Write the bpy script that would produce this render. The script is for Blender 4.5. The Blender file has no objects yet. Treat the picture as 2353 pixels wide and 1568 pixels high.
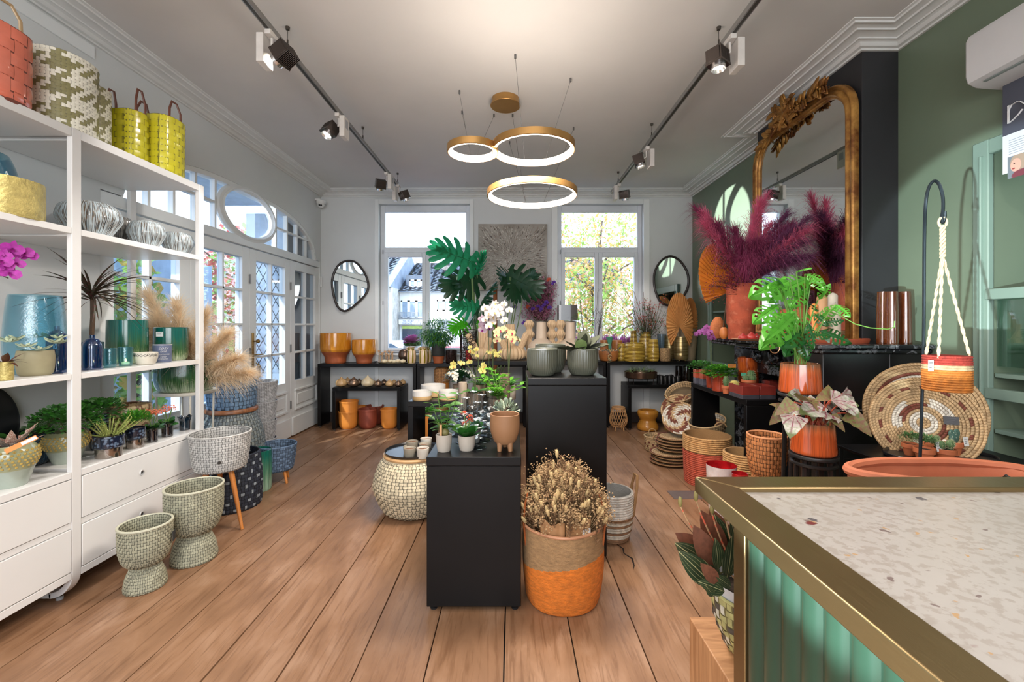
import bpy, bmesh, math, random
from mathutils import Vector, Matrix, noise
from math import sin, cos, pi, atan, atan2, tan, sqrt, hypot, radians
sc = bpy.context.scene
C = sc.collection
# ---------------------------------------------------------------- camera, world, lights, exposure
F, HC, V0, U0 = 1000.0, 1.45, 747.0, 1176.5          # focal length and principal row in pixels of the 2353x1568 frame
cam = bpy.data.objects.new('camera', bpy.data.cameras.new('camera')); C.objects.link(cam)
cam.location = (0, 0, HC); cam.rotation_euler = (pi/2, 0, 0)
cam.data.sensor_width = 36; cam.data.lens = 36*F/2353; cam.data.shift_y = -(784-V0)/2353
cam.data.clip_start = .02; cam.data.clip_end = 300
sc.camera = cam
w = bpy.data.worlds.new('sky'); sc.world = w; w.use_nodes = True
wn = w.node_tree.nodes; wl = w.node_tree.links
tcw = wn.new('ShaderNodeTexCoord'); spw = wn.new('ShaderNodeSeparateXYZ'); rpw = wn.new('ShaderNodeValToRGB')
wl.new(tcw.outputs['Generated'], spw.inputs[0]); wl.new(spw.outputs[2], rpw.inputs[0])
rpw.color_ramp.elements[0].position = 0.0; rpw.color_ramp.elements[0].color = (.86, .93, 1, 1)
rpw.color_ramp.elements[1].position = .7; rpw.color_ramp.elements[1].color = (.50, .70, 1, 1)
wl.new(rpw.outputs[0], wn['Background'].inputs[0]); wn['Background'].inputs[1].default_value = 4.2
def lamp(name, kind, loc, energy, col=(1,1,1), aim=None, **k):
    l = bpy.data.lights.new(name, kind); l.energy = energy; l.color = col
    for a, b in k.items(): setattr(l, a, b)
    o = bpy.data.objects.new(name, l); C.objects.link(o); o.location = loc
    if aim is not None: o.rotation_euler = (Vector(aim)-Vector(loc)).to_track_quat('-Z', 'Y').to_euler()
    return o
lamp('sun', 'SUN', (-6, -4, 9), 5.0, (1, .93, .82), (0, 6, 0), angle=radians(.6))
# low sunlight thrown back by the panes of the houses beyond the glazed doors, then rear fill lamps added to even out the light
gl = lamp('sunlight_glint', 'SPOT', (-9.5, 5.0, 2.5), 30000, (1, .97, .92), (2.68, 5.35, 2.70), spot_size=radians(4.3), spot_blend=.05, shadow_soft_size=.02); gl.data.use_square = True
g2 = lamp('shopfront_glint', 'SPOT', (-2.0, -1.0, .75), 1500, (.80, .97, 1), (2.68, 2.28, 1.75), spot_size=radians(15), spot_blend=.12, shadow_soft_size=.03); g2.data.use_square = True
lamp('rear_top_fill', 'AREA', (-.6, -1.0, 3.3), 78, (1, .955, .92), (-.6, -1.0, 0), shape='RECTANGLE', size=3.4, size_y=1.2)  # added overhead fill behind the camera, stands for no known fitting
lamp('rear_front_fill', 'AREA', (0, -1.9, 2.1), 60, (1, .95, .9), (0, 4, 1.3), shape='RECTANGLE', size=3.2, size_y=1.4)  # added soft fill from behind the camera, no real lamp there
sc.view_settings.view_transform = 'Standard'; sc.view_settings.look = 'None'
sc.view_settings.exposure = 0.22; sc.view_settings.gamma = 1; sc.view_settings.use_curve_mapping = False
sc.cycles.max_bounces = 8; sc.cycles.diffuse_bounces = 4; sc.cycles.glossy_bounces = 3; sc.cycles.transmission_bounces = 6
sc.cycles.transparent_max_bounces = 28; sc.cycles.caustics_reflective = False; sc.cycles.caustics_refractive = False
sc.cycles.sample_clamp_indirect = 6
# ---------------------------------------------------------------- placing: a pixel seen at a known depth, height or wall
def at(u, v, Y): return Vector(((u-U0)*Y/F, Y, HC-(v-V0)*Y/F))
def zat(v, Y): return HC-(v-V0)*Y/F
def yof(v, z=0.0): return F*(HC-z)/(v-V0)
def fity(u0, u1, Y):
    a, b = atan((u0-U0)/F), atan((u1-U0)/F); t = (a+b)/2
    return Y*tan(t), Y, Y/cos(t)*sin((b-a)/2)
def fitx(u0, u1, X):
    a, b = atan((u0-U0)/F), atan((u1-U0)/F); t = (a+b)/2; Y = X/tan(t)
    return X, Y, Y/cos(t)*sin((b-a)/2)
# ---------------------------------------------------------------- meshes
class MB:
    def __init__(s): s.v = []; s.f = []; s.m = []
    def add(s, vs, fs, mi=0):
        n = len(s.v); s.v += [tuple(p) for p in vs]; s.f += [tuple(i+n for i in f) for f in fs]; s.m += [mi]*len(fs); return s
    def box(s, x0, x1, y0, y1, z0, z1, mi=0):
        if x0 > x1: x0, x1 = x1, x0
        if y0 > y1: y0, y1 = y1, y0
        if z0 > z1: z0, z1 = z1, z0
        return s.add([(x, y, z) for z in (z0, z1) for y in (y0, y1) for x in (x0, x1)],
              [(0,2,3,1), (4,5,7,6), (0,1,5,4), (2,6,7,3), (0,4,6,2), (1,3,7,5)], mi)
    def bar(s, a, b, w, d, up=(0,0,1), mi=0):
        a, b = Vector(a), Vector(b); t = (b-a).normalized(); up = Vector(up)
        if abs(t.dot(up)) > .99: up = Vector((0, 1, 0))
        n = t.cross(up).normalized(); m = n.cross(t)
        q = [p+n*i*w/2+m*j*d/2 for p in (a, b) for i, j in ((-1,-1), (1,-1), (1,1), (-1,1))]
        return s.add(q, [(0,1,2,3)[::-1], (4,5,6,7), (0,1,5,4), (1,2,6,5), (2,3,7,6), (3,0,4,7)], mi)
    def lathe(s, prof, seg=28, c=(0,0,0), sx=1, sy=1, fn=None, mi=0, a0=0, arc=2*pi):
        full = arc > 6.28; n = seg if full else seg+1; vs = []; fs = []
        for k, (r, z) in enumerate(prof):
            for i in range(n):
                a = a0+arc*i/seg; rr = r*(fn(a, k/max(1, len(prof)-1), z) if fn else 1)
                vs.append((c[0]+rr*cos(a)*sx, c[1]+rr*sin(a)*sy, c[2]+z))
        for k in range(len(prof)-1):
            for i in range(seg):
                j = (i+1) % n; fs.append((k*n+i, k*n+j, (k+1)*n+j, (k+1)*n+i))
        return s.add(vs, fs, mi)
    def disc(s, r, z=0, seg=28, c=(0,0,0), sx=1, sy=1, mi=0):
        return s.add([(c[0]+r*cos(2*pi*i/seg)*sx, c[1]+r*sin(2*pi*i/seg)*sy, c[2]+z) for i in range(seg)], [tuple(range(seg))], mi)
    def tube(s, pts, r, seg=8, closed=False, mi=0, flat=1.0, caps=True):
        pts = [Vector(p) for p in pts]; n = len(pts); vs = []; fs = []; ref = None
        for k, p in enumerate(pts):
            if closed: t = pts[(k+1) % n]-pts[k-1]
            else: t = pts[min(k+1, n-1)]-pts[max(k-1, 0)]
            t = t.normalized() if t.length > 1e-9 else Vector((0,0,1))
            if ref is None: ref = Vector((0,0,1)) if abs(t.z) < .9 else Vector((1,0,0))
            a = (ref-t*ref.dot(t)).normalized(); b = t.cross(a); ref = a
            rr = r[k] if isinstance(r, (list, tuple)) else r
            for i in range(seg):
                th = 2*pi*i/seg; vs.append(p+a*cos(th)*rr*flat+b*sin(th)*rr)
        for k in range(n if closed else n-1):
            for i in range(seg):
                j = (i+1) % seg; k2 = (k+1) % n; fs.append((k*seg+i, k*seg+j, k2*seg+j, k2*seg+i))
        if caps and not closed: fs += [tuple(range(seg))[::-1], tuple((n-1)*seg+i for i in range(seg))]
        return s.add(vs, fs, mi)
    def ball(s, c, r, nu=10, nv=7, mi=0, fn=None):
        if not isinstance(r, (tuple, list)): r = (r, r, r)
        vs = []; fs = []
        for j in range(nv+1):
            ph = pi*j/nv
            for i in range(nu):
                th = 2*pi*i/nu; k = fn(th, ph) if fn else 1
                vs.append((c[0]+r[0]*k*sin(ph)*cos(th), c[1]+r[1]*k*sin(ph)*sin(th), c[2]-r[2]*cos(ph)))
        for j in range(nv):
            for i in range(nu):
                k = (i+1) % nu; fs.append((j*nu+i, j*nu+k, (j+1)*nu+k, (j+1)*nu+i))
        return s.add(vs, fs, mi)
    def octa(s, c, r, mi=0):
        x, y, z = c
        return s.add([(x+r,y,z), (x-r,y,z), (x,y+r,z), (x,y-r,z), (x,y,z+r), (x,y,z-r)],
              [(0,2,4), (2,1,4), (1,3,4), (3,0,4), (2,0,5), (1,2,5), (3,1,5), (0,3,5)], mi)
    def prism(s, poly, d0, d1, axis='z', mi=0):
        mp = {'z': lambda a, b, d: (a, b, d), 'y': lambda a, b, d: (a, d, b), 'x': lambda a, b, d: (d, a, b)}[axis]; n = len(poly)
        return s.add([mp(a, b, d) for d in (d0, d1) for a, b in poly],
              [tuple(range(n))[::-1], tuple(range(n, 2*n))]+[(i, (i+1) % n, n+(i+1) % n, n+i) for i in range(n)], mi)
    def leaf(s, base, d, L, W, droop=.3, fold=.15, n=6, shape=None, up=(0,0,1), mi=0, twist=0):
        base = Vector(base); d = Vector(d).normalized(); up = Vector(up)
        sd = d.cross(up)
        if sd.length < .05: sd = d.cross(Vector((1, .3, 0)))
        sd.normalize()
        if twist: sd = Matrix.Rotation(twist, 3, d) @ sd
        nn = sd.cross(d).normalized(); vs = []; fs = []
        shape = shape or (lambda t: sin(pi*min(1, t**.8))**.8)
        for k in range(n+1):
            t = k/n; p = base+d*(L*t)-Vector((0,0,1))*(droop*L*t*t); hw = W/2*(max(0.02, shape(t)) if 0 < k < n else .03)
            vs += [p-sd*hw+nn*hw*fold, p, p+sd*hw+nn*hw*fold]
        for k in range(n):
            a = 3*k; fs += [(a, a+1, a+4, a+3), (a+1, a+2, a+5, a+4)]
        return s.add(vs, fs, mi)
    def weave(s, prof, ncol, rh, amp=.004, c=(0,0,0), sx=1, sy=1, mi=0, mfn=None, nub=None, tight=1.0):
        """real over-and-under weave round a profile: every strand piece is a raised cell"""
        L = [0]
        for i in range(1, len(prof)): L.append(L[-1]+hypot(prof[i][0]-prof[i-1][0], prof[i][1]-prof[i-1][1]))
        nr = max(2, int(L[-1]/rh))
        def P(t):
            d = min(max(t*L[-1], 0), L[-1]); i = 1
            while i < len(L)-1 and L[i] < d: i += 1
            q = (d-L[i-1])/max(1e-9, L[i]-L[i-1]); a, b = prof[i-1], prof[i]
            nx, nz = (b[1]-a[1]), -(b[0]-a[0]); l = hypot(nx, nz) or 1
            return a[0]+(b[0]-a[0])*q, a[1]+(b[1]-a[1])*q, nx/l, nz/l
        for j in range(nr):
            for i in range(ncol):
                over = (i+j) % 2; vs = []
                hi = amp if over else amp*.35; wa = (.52 if over else .31)*tight; wt = (.37 if over else .52)*tight
                for a in (-1, 0, 1):
                    for b in (-1, 0, 1):
                        t = (j+.5+a*wt)/nr; th = 2*pi*(i+.5+b*wa)/ncol; r, z, nx, nz = P(t)
                        h = hi*(1.0 if (a == 0 and b == 0) else .62 if (a == 0) == (not over) or (b == 0) == bool(over) else .1)
                        if over: h = hi*(1 if b == 0 else .0)*(1 if a == 0 else .72)
                        else: h = hi*(1 if a == 0 else .0)*(1 if b == 0 else .7)
                        vs.append((c[0]+(r+nx*h)*cos(th)*sx, c[1]+(r+nx*h)*sin(th)*sy, c[2]+z+nz*h))
                s.add(vs, [(0,1,4,3), (1,2,5,4), (3,4,7,6), (4,5,8,7)], mfn(i, j) if mfn else mi)
        return s
    def build(s, name, m, parent=None, smooth=True, bev=0, label=None, kind=None, loc=None, ang=40, sub=0):
        me = bpy.data.meshes.new(name); me.from_pydata(s.v, [], s.f); me.update()
        ms = m if isinstance(m, (list, tuple)) else [m]
        for x in ms: me.materials.append(x)
        if len(ms) > 1: me.polygons.foreach_set('material_index', s.m)
        if smooth:
            me.shade_smooth()
            try: me.set_sharp_from_angle(angle=radians(ang))
            except Exception: pass
        o = bpy.data.objects.new(name, me); C.objects.link(o)
        if parent: o.parent = parent
        if loc is not None: o.location = loc
        if bev:
            b = o.modifiers.new('bevel', 'BEVEL'); b.width = bev; b.segments = 2; b.limit_method = 'ANGLE'; b.angle_limit = radians(50)
        if sub:
            b = o.modifiers.new('sub', 'SUBSURF'); b.levels = b.render_levels = sub
        if label: o['label'] = label
        if kind: o['kind'] = kind
        return o
def thing(name, label, cat, loc=(0,0,0), rz=0, group=None):
    o = bpy.data.objects.new(name, None); C.objects.link(o); o.empty_display_size = .05
    o.location = loc; o.rotation_euler = (0, 0, rz); o['label'] = label; o['category'] = cat
    if group: o['group'] = group
    return o
def tag(o, label, cat, group=None):
    o['label'] = label; o['category'] = cat
    if group: o['group'] = group
    return o
def dup(root, loc, rz=None, label=None, scale=None):
    r = root.copy(); C.objects.link(r); r.location = loc
    if rz is not None: r.rotation_euler = (0, 0, rz)
    if scale is not None: r.scale = (scale,)*3 if not isinstance(scale, tuple) else scale
    if label: r['label'] = label
    for ch in list(root.children):
        c = ch.copy(); C.objects.link(c); c.parent = r
        for g in list(ch.children):
            d = g.copy(); C.objects.link(d); d.parent = c
    return r
def sprof(pts, n=24):
    """smooth Catmull-Rom through (r, z) points"""
    out = []; P = [pts[0]]+list(pts)+[pts[-1]]; m = max(2, n//(len(pts)-1))
    for i in range(1, len(P)-2):
        for k in range(m):
            t = k/m; q = []
            for a in (0, 1):
                p0, p1, p2, p3 = P[i-1][a], P[i][a], P[i+1][a], P[i+2][a]
                q.append(.5*(2*p1+(p2-p0)*t+(2*p0-5*p1+4*p2-p3)*t*t+(3*p1-p0-3*p2+p3)*t**3))
            out.append((max(q[0], 0), q[1]))
    return out+[pts[-1]]
def walled(prof, t=.006, floor=.01):
    """outer profile (bottom to top) -> closed vessel wall with an inside"""
    z0 = prof[0][1]; inn = [(max(r-t, .001), max(z, z0+floor)) for r, z in prof[::-1]]
    return [(0.0005, z0)]+list(prof)+[(prof[-1][0]-t/2, prof[-1][1]+t*.35)]+inn+[(0.0005, z0+floor)]
# ---------------------------------------------------------------- materials
def lin(c):
    if isinstance(c, str): c = tuple(int(c[i:i+2], 16) for i in (0, 2, 4))
    return tuple((x/255/12.92 if x/255 <= .04045 else ((x/255+.055)/1.055)**2.4) for x in c[:3])+(1,)
class N:
    def __init__(s, name):
        s.m = bpy.data.materials.new(name); s.m.use_nodes = True; s.t = s.m.node_tree; s.b = s.t.nodes['Principled BSDF']; s.o = s.t.nodes['Material Output']
    def n(s, typ, **k):
        x = s.t.nodes.new('ShaderNode'+typ)
        for a, b in k.items(): setattr(x, a, b)
        return x
    def l(s, a, b): s.t.links.new(a, b)
    def put(s, x, v):
        if hasattr(v, 'is_linked') or hasattr(v, 'links'): s.l(v, x)
        else: x.default_value = v
    def coord(s, kind='Object', scale=(1,1,1)):
        c = s.n('TexCoord'); mp = s.n('Mapping'); s.l(c.outputs[kind], mp.inputs[0]); mp.inputs['Scale'].default_value = scale; return mp.outputs[0]
    def math(s, op, a, b=0.0, c=0.0):
        x = s.n('Math', operation=op); s.put(x.inputs[0], a); s.put(x.inputs[1], b); s.put(x.inputs[2], c); return x.outputs[0]
    def noise(s, vec, scale=5, detail=3, rough=.55, dist=0):
        x = s.n('TexNoise'); s.l(vec, x.inputs['Vector']); x.inputs['Scale'].default_value = scale; x.inputs['Detail'].default_value = detail
        x.inputs['Roughness'].default_value = rough; x.inputs['Distortion'].default_value = dist; return x.outputs[0]
    def vor(s, vec, scale=5, feature='F1', out=0):
        x = s.n('TexVoronoi', feature=feature); s.l(vec, x.inputs['Vector']); x.inputs['Scale'].default_value = scale; return x.outputs[out]
    def ramp(s, fac, stops, const=False):
        x = s.n('ValToRGB'); s.l(fac, x.inputs[0]); e = x.color_ramp
        if const: e.interpolation = 'CONSTANT'
        while len(e.elements) < len(stops): e.elements.new(.5)
        for k, (p, c) in enumerate(stops): e.elements[k].position = p; e.elements[k].color = c if len(c) == 4 and not isinstance(c, str) and max(c) <= 1 else lin(c)
        return x.outputs[0]
    def mix(s, fac, a, b, mode='MIX'):
        x = s.n('Mix', data_type='RGBA', blend_type=mode); s.put(x.inputs[0], fac); s.put(x.inputs[6], a); s.put(x.inputs[7], b); return x.outputs[2]
    def bump(s, h, st=.3, dist=.01):
        x = s.n('Bump'); x.inputs['Strength'].default_value = st; x.inputs['Distance'].default_value = dist; s.l(h, x.inputs['Height']); s.l(x.outputs[0], s.b.inputs['Normal']); return x
    def angle(s):
        c = s.n('TexCoord'); sp = s.n('SeparateXYZ'); s.l(c.outputs['Object'], sp.inputs[0])
        return s.math('ARCTAN2', sp.outputs[1], sp.outputs[0]), sp.outputs[2], sp
    def set(s, **k):
        for a, b in k.items(): s.put(s.b.inputs[a.replace('_', ' ')], b)
        return s
_mc = {}
def M(name, col=(200,200,200), rough=.5, metal=0, var=.08, vs=8, bump=0, bs=60, coat=0, st=(1,1,1), col2=None, thr=(.45,.6), emit=None, es=1, spec=.5, trl=0):
    if name in _mc: return _mc[name]
    n = N(name); c = n.coord('Object', st); a = lin(col); v = n.noise(c, vs, 4)
    dk = tuple(x*(1-var*2.2) for x in a[:3])+(1,); lt = tuple(min(1, x*(1+var)) for x in a[:3])+(1,)
    cc = n.ramp(v, [(.3, dk), (.7, lt)])
    if col2 is not None: cc = n.mix(n.ramp(n.noise(c, vs*1.7, 5), [(thr[0], (0,0,0,1)), (thr[1], (1,1,1,1))]), cc, lin(col2))
    n.set(Base_Color=cc, Roughness=rough, Metallic=metal, Coat_Weight=coat, Specular_IOR_Level=spec)
    n.b.inputs['Coat Roughness'].default_value = .08
    if bump: n.bump(n.noise(c, bs, 4), bump, .006)
    if emit is not None: n.set(Emission_Color=lin(emit), Emission_Strength=es)
    if trl:
        tr = n.n('BsdfTranslucent'); n.l(cc, tr.inputs[0]); mx = n.n('MixShader'); mx.inputs[0].default_value = trl
        n.l(n.b.outputs[0], mx.inputs[1]); n.l(tr.outputs[0], mx.inputs[2]); n.l(mx.outputs[0], n.o.inputs[0])
    _mc[name] = n.m; return n.m
def glass(name, tint=(255,255,255), refl=.12, rough=.02, body=0.0, bodycol=None, bump=0, bs=80, fk=.38, gc=1):
    """thin glass: tinted see-through plus a Fresnel gloss (and a little pigment)"""
    if name in _mc: return _mc[name]
    n = N(name); t = n.n('BsdfTransparent'); t.inputs[0].default_value = lin(tint); g = n.n('BsdfGlossy'); g.inputs['Roughness'].default_value = rough
    g.inputs[0].default_value = (gc,gc,gc,1); lw = n.n('LayerWeight'); lw.inputs[0].default_value = .5
    f = n.math('MULTIPLY_ADD', n.math('POWER', lw.outputs['Facing'], 3.5), fk*1.7, .03+refl*.25)
    f = n.math('MINIMUM', f, .8); mx = n.n('MixShader'); n.l(f, mx.inputs[0]); src = t.outputs[0]
    if body:
        n.b.inputs['Base Color'].default_value = lin(bodycol or tint); n.b.inputs['Roughness'].default_value = .15
        m2 = n.n('MixShader'); m2.inputs[0].default_value = body; n.l(t.outputs[0], m2.inputs[1]); n.l(n.b.outputs[0], m2.inputs[2]); src = m2.outputs[0]
    if bump:
        bp = n.bump(n.noise(n.coord(), bs, 3), bump, .004); n.l(bp.outputs[0], g.inputs['Normal'])
    n.l(src, mx.inputs[1]); n.l(g.outputs[0], mx.inputs[2]); n.l(mx.outputs[0], n.o.inputs[0]); _mc[name] = n.m; return n.m
R = random.Random(7)
# ================================================================ the room
XL, XR, YB, ZC, YR = -2.838, 2.683, 6.473, 3.415, -2.4
wall_white = M('wall_white', (214,216,216), .75, var=.015, vs=2, bump=.06, bs=90)
trim_white = M('trim_white', (232,234,234), .42, var=.015, vs=3)
ceil_mat = M('ceiling_white', (208,205,202), .8, var=.02, vs=1.5, bump=.04, bs=60)
wall_green = M('wall_green', (112,126,106), .36, var=.03, vs=2, bump=.03, bs=80)
trim_green = M('trim_green', (128,150,138), .33, var=.03, vs=3)
black_wall = M('wall_black', (42,42,45), .5, var=.06, vs=4)
cornice_mat = M('cornice_white', (220,220,218), .6, var=.03, vs=6)
def struct(name, mb, m, parent=None, **k):
    o = mb.build(name, m, parent, **k)
    if parent is None: o['kind'] = 'structure'
    return o
# floor: one oak plank after another
pn = N('oak_plank'); co = pn.coord('Object', (1, 1, 1)); oi = pn.n('ObjectInfo')
ofs = pn.n('VectorMath', operation='ADD'); pn.l(co, ofs.inputs[0]); cb = pn.n('CombineXYZ')
pn.l(pn.math('MULTIPLY', oi.outputs['Random'], 37), cb.inputs[0]); pn.l(pn.math('MULTIPLY', oi.outputs['Random'], 91), cb.inputs[1]); pn.l(cb.outputs[0], ofs.inputs[1])
mp = pn.n('Mapping'); pn.l(ofs.outputs[0], mp.inputs[0]); mp.inputs['Scale'].default_value = (14, 1.1, 1)
mp2 = pn.n('Mapping'); pn.l(ofs.outputs[0], mp2.inputs[0]); mp2.inputs['Scale'].default_value = (3.5, 1.4, 1)
gr = pn.noise(mp.outputs[0], 3.2, 6, .62, .8); bl = pn.noise(mp2.outputs[0], 1.6, 4, .6, .5)
base = pn.ramp(bl, [(.25, (116,84,60)), (.5, (144,108,80)), (.75, (170,136,110))])
base = pn.mix(pn.ramp(gr, [(.35, (.55,.55,.55,1)), (.5, (0,0,0,1))]), base, lin((98,66,42)))
base = pn.mix(pn.math('MULTIPLY', oi.outputs['Random'], .35), base, lin((128,88,58)))
kn = pn.vor(mp2.outputs[0], 1.3); base = pn.mix(pn.ramp(kn, [(.0, (1,1,1,1)), (.055, (0,0,0,1))]), base, lin((50,30,18)))
pn.set(Base_Color=base, Roughness=pn.math('MULTIPLY_ADD', gr, .25, .27), Specular_IOR_Level=.5); pn.bump(gr, .12, .004)
oak = pn.m
fl = MB().box(XL-.3, XR+.3, YR, YB+.1, -.06, -.022).build('floor', M('floor_gap', (22,14,9), .9)); fl['kind'] = 'structure'
seams = [-3.1,-2.78,-2.47,-2.16,-1.853,-1.574,-1.265,-.962,-.656,-.361,-.034,.275,.587,.935,1.26,1.57,1.88,2.2,2.5,2.95]
for k in range(len(seams)-1):
    a, b = seams[k], seams[k+1]; ys = [YR, R.uniform(-1.2, 1.2), R.uniform(3.4, 5.9), YB+.05] if k in (1,3,6,12,15) else [YR, R.uniform(-1.5, .6), YB+.05]
    for q in range(len(ys)-1):
        n = 26; y0, y1 = ys[q]+.002, ys[q+1]-.002; L = []; Rr = []
        for i in range(n+1):
            y = y0+(y1-y0)*i/n
            L.append((a+.0032+.0022*noise.noise((k*3.1, y*2.3, 0)), y)); Rr.append((b-.0032-.0022*noise.noise((k*3.1+9, y*2.3, 4)), y))
        m = MB(); vs = []
        for i in range(n+1): vs += [(L[i][0], L[i][1], -.0), (Rr[i][0], Rr[i][1], -.0), (L[i][0], L[i][1], -.025), (Rr[i][0], Rr[i][1], -.025)]
        fs = [(0,1,3,2)[::-1]]
        for i in range(n):
            o = 4*i; fs += [(o, o+1, o+5, o+4), (o, o+4, o+6, o+2), (o+1, o+3, o+7, o+5)]
        m.add(vs, fs); m.build('plank', oak, fl, smooth=False, loc=(0, 0, -R.uniform(0, .0015)))
# crack and knots in the planks
MB().tube([(.68,2.9,0), (.72,2.82,0), (.71,2.76,0), (.745,2.70,0), (.735,2.62,0), (.72,2.58,0)], [.002,.006,.004,.007,.004,.001], 5, flat=.3).build('crack', M('crack_dark', (30,18,12), .9), fl)
ce = struct('ceiling', MB().box(XL-.3, XR+.3, YR, YB+.3, ZC, ZC+.1), ceil_mat)
# cornices: a stepped run swept along each wall
CP = [(0,-.065), (.018,-.066), (.022,-.056), (.045,-.054), (.05,-.05), (.062,-.036), (.082,-.03), (.086,-.034), (.092,-.034), (.096,-.026), (.12,-.020), (.15,-.018), (.154,-.023), (.162,-.023), (.166,-.014), (.205,-.010), (.21,-.016), (.222,-.016), (.226,-.006), (.245,-.005), (.247,0)]
def sweep(mb, path, closed=False):
    """profile (offset from wall towards the room, drop) along a path of (x, y) with inward normals mitred"""
    vs = []; n = len(path); k = len(CP)
    for i, p in enumerate(path):
        d0 = Vector(path[i])-Vector(path[i-1]) if i else None; d1 = Vector(path[i+1])-Vector(path[i]) if i < n-1 else None
        nr = lambda d: Vector((-d[1], d[0])).normalized()
        if d0 is None: m = nr(d1)
        elif d1 is None: m = nr(d0)
        else:
            a, b = nr(d0), nr(d1); m = (a+b); m = m/(1+a.dot(b))
        for o, z in CP: vs.append((p[0]+m[0]*o, p[1]+m[1]*o, ZC+z))
    fs = [(i*k+j, (i+1)*k+j, (i+1)*k+j+1, i*k+j+1) for i in range(n-1) for j in range(k-1)]
    mb.add(vs, fs)
BX, BY0, BY1 = 2.43, 3.022, 4.305                      # chimney breast
m = MB(); sweep(m, [(XL, YB), (XL, YR)]); struct('trim_1', m, cornice_mat, ang=25)['label'] = 'stepped white cornice along the left wall'
m = MB(); sweep(m, [(XR, YB), (XL, YB)]); struct('trim_2', m, cornice_mat, ang=25)['label'] = 'stepped white cornice over the windows'
m = MB(); sweep(m, [(XR, YR), (XR, BY0), (BX, BY0), (BX, BY1), (XR, BY1), (XR, YB)]); struct('trim_3', m, cornice_mat, ang=25)['label'] = 'stepped white cornice breaking round the chimney'
m = MB().box(XL, XL+.012, 1.2, 2.95, 3.25, 3.335); struct('trim_4', m, trim_white, bev=.003)
# left wall with an opening for the glazed screen
AY0, AY1, AC = 3.0, 6.43, 4.74
def archz(y):
    t = abs(y-AC)/1.57; return 2.39+.52*(max(0, 1-t**3))**.5 if t < 1 else 2.39
m = MB(); m.box(XL-.12, XL, YR, AY0, 0, ZC); m.box(XL-.12, XL, AY1, YB+.12, 0, ZC)
ys = [AY0]+[AC-1.57+3.14*i/40 for i in range(41)]+[AY1]
for i in range(len(ys)-1):
    a, b = ys[i], ys[i+1]; za, zb = archz(a), archz(b)
    m.add([(XL, a, za), (XL, b, zb), (XL, b, ZC), (XL, a, ZC), (XL-.12, a, za), (XL-.12, b, zb), (XL-.12, b, ZC), (XL-.12, a, ZC)], [(0,1,2,3)[::-1], (4,5,6,7), (0,1,5,4)])
struct('wall_left', m, wall_white)
# rear: shop front with a wide glazed opening behind the camera
m = MB(); m.box(XL-.1, XR+.1, YR-.12, YR, 2.7, ZC); m.box(XL-.1, -2.2, YR-.12, YR, 0, 2.7); m.box(2.0, XR+.1, YR-.12, YR, 0, 2.7); m.box(-2.2, 2.0, YR-.12, YR, 0, .5)
struct('wall_rear', m, wall_white)
# back wall with the two window openings
W1 = (at(871,0,YB).x, at(1080,0,YB).x); W2 = (at(1281,0,YB).x, at(1478,0,YB).x); WZ0, WZ1 = zat(812, YB), zat(469.5, YB)
m = MB(); T = .26
xs = [XL, W1[0], W1[1], W2[0], W2[1], XR]
for i in (0, 2, 4): m.box(xs[i], xs[i+1], YB, YB+T, 0, ZC)
for a, b in (W1, W2): m.box(a, b, YB, YB+T, 0, WZ0); m.box(a, b, YB, YB+T, WZ1, ZC)
struct('wall_back', m, wall_white)
m = MB(); m.box(XL, XR, YB-.02, YB, 0, .16); struct('baseboard_back', m, M('baseboard_dark', (66,56,52), .5), bev=.004)
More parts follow.
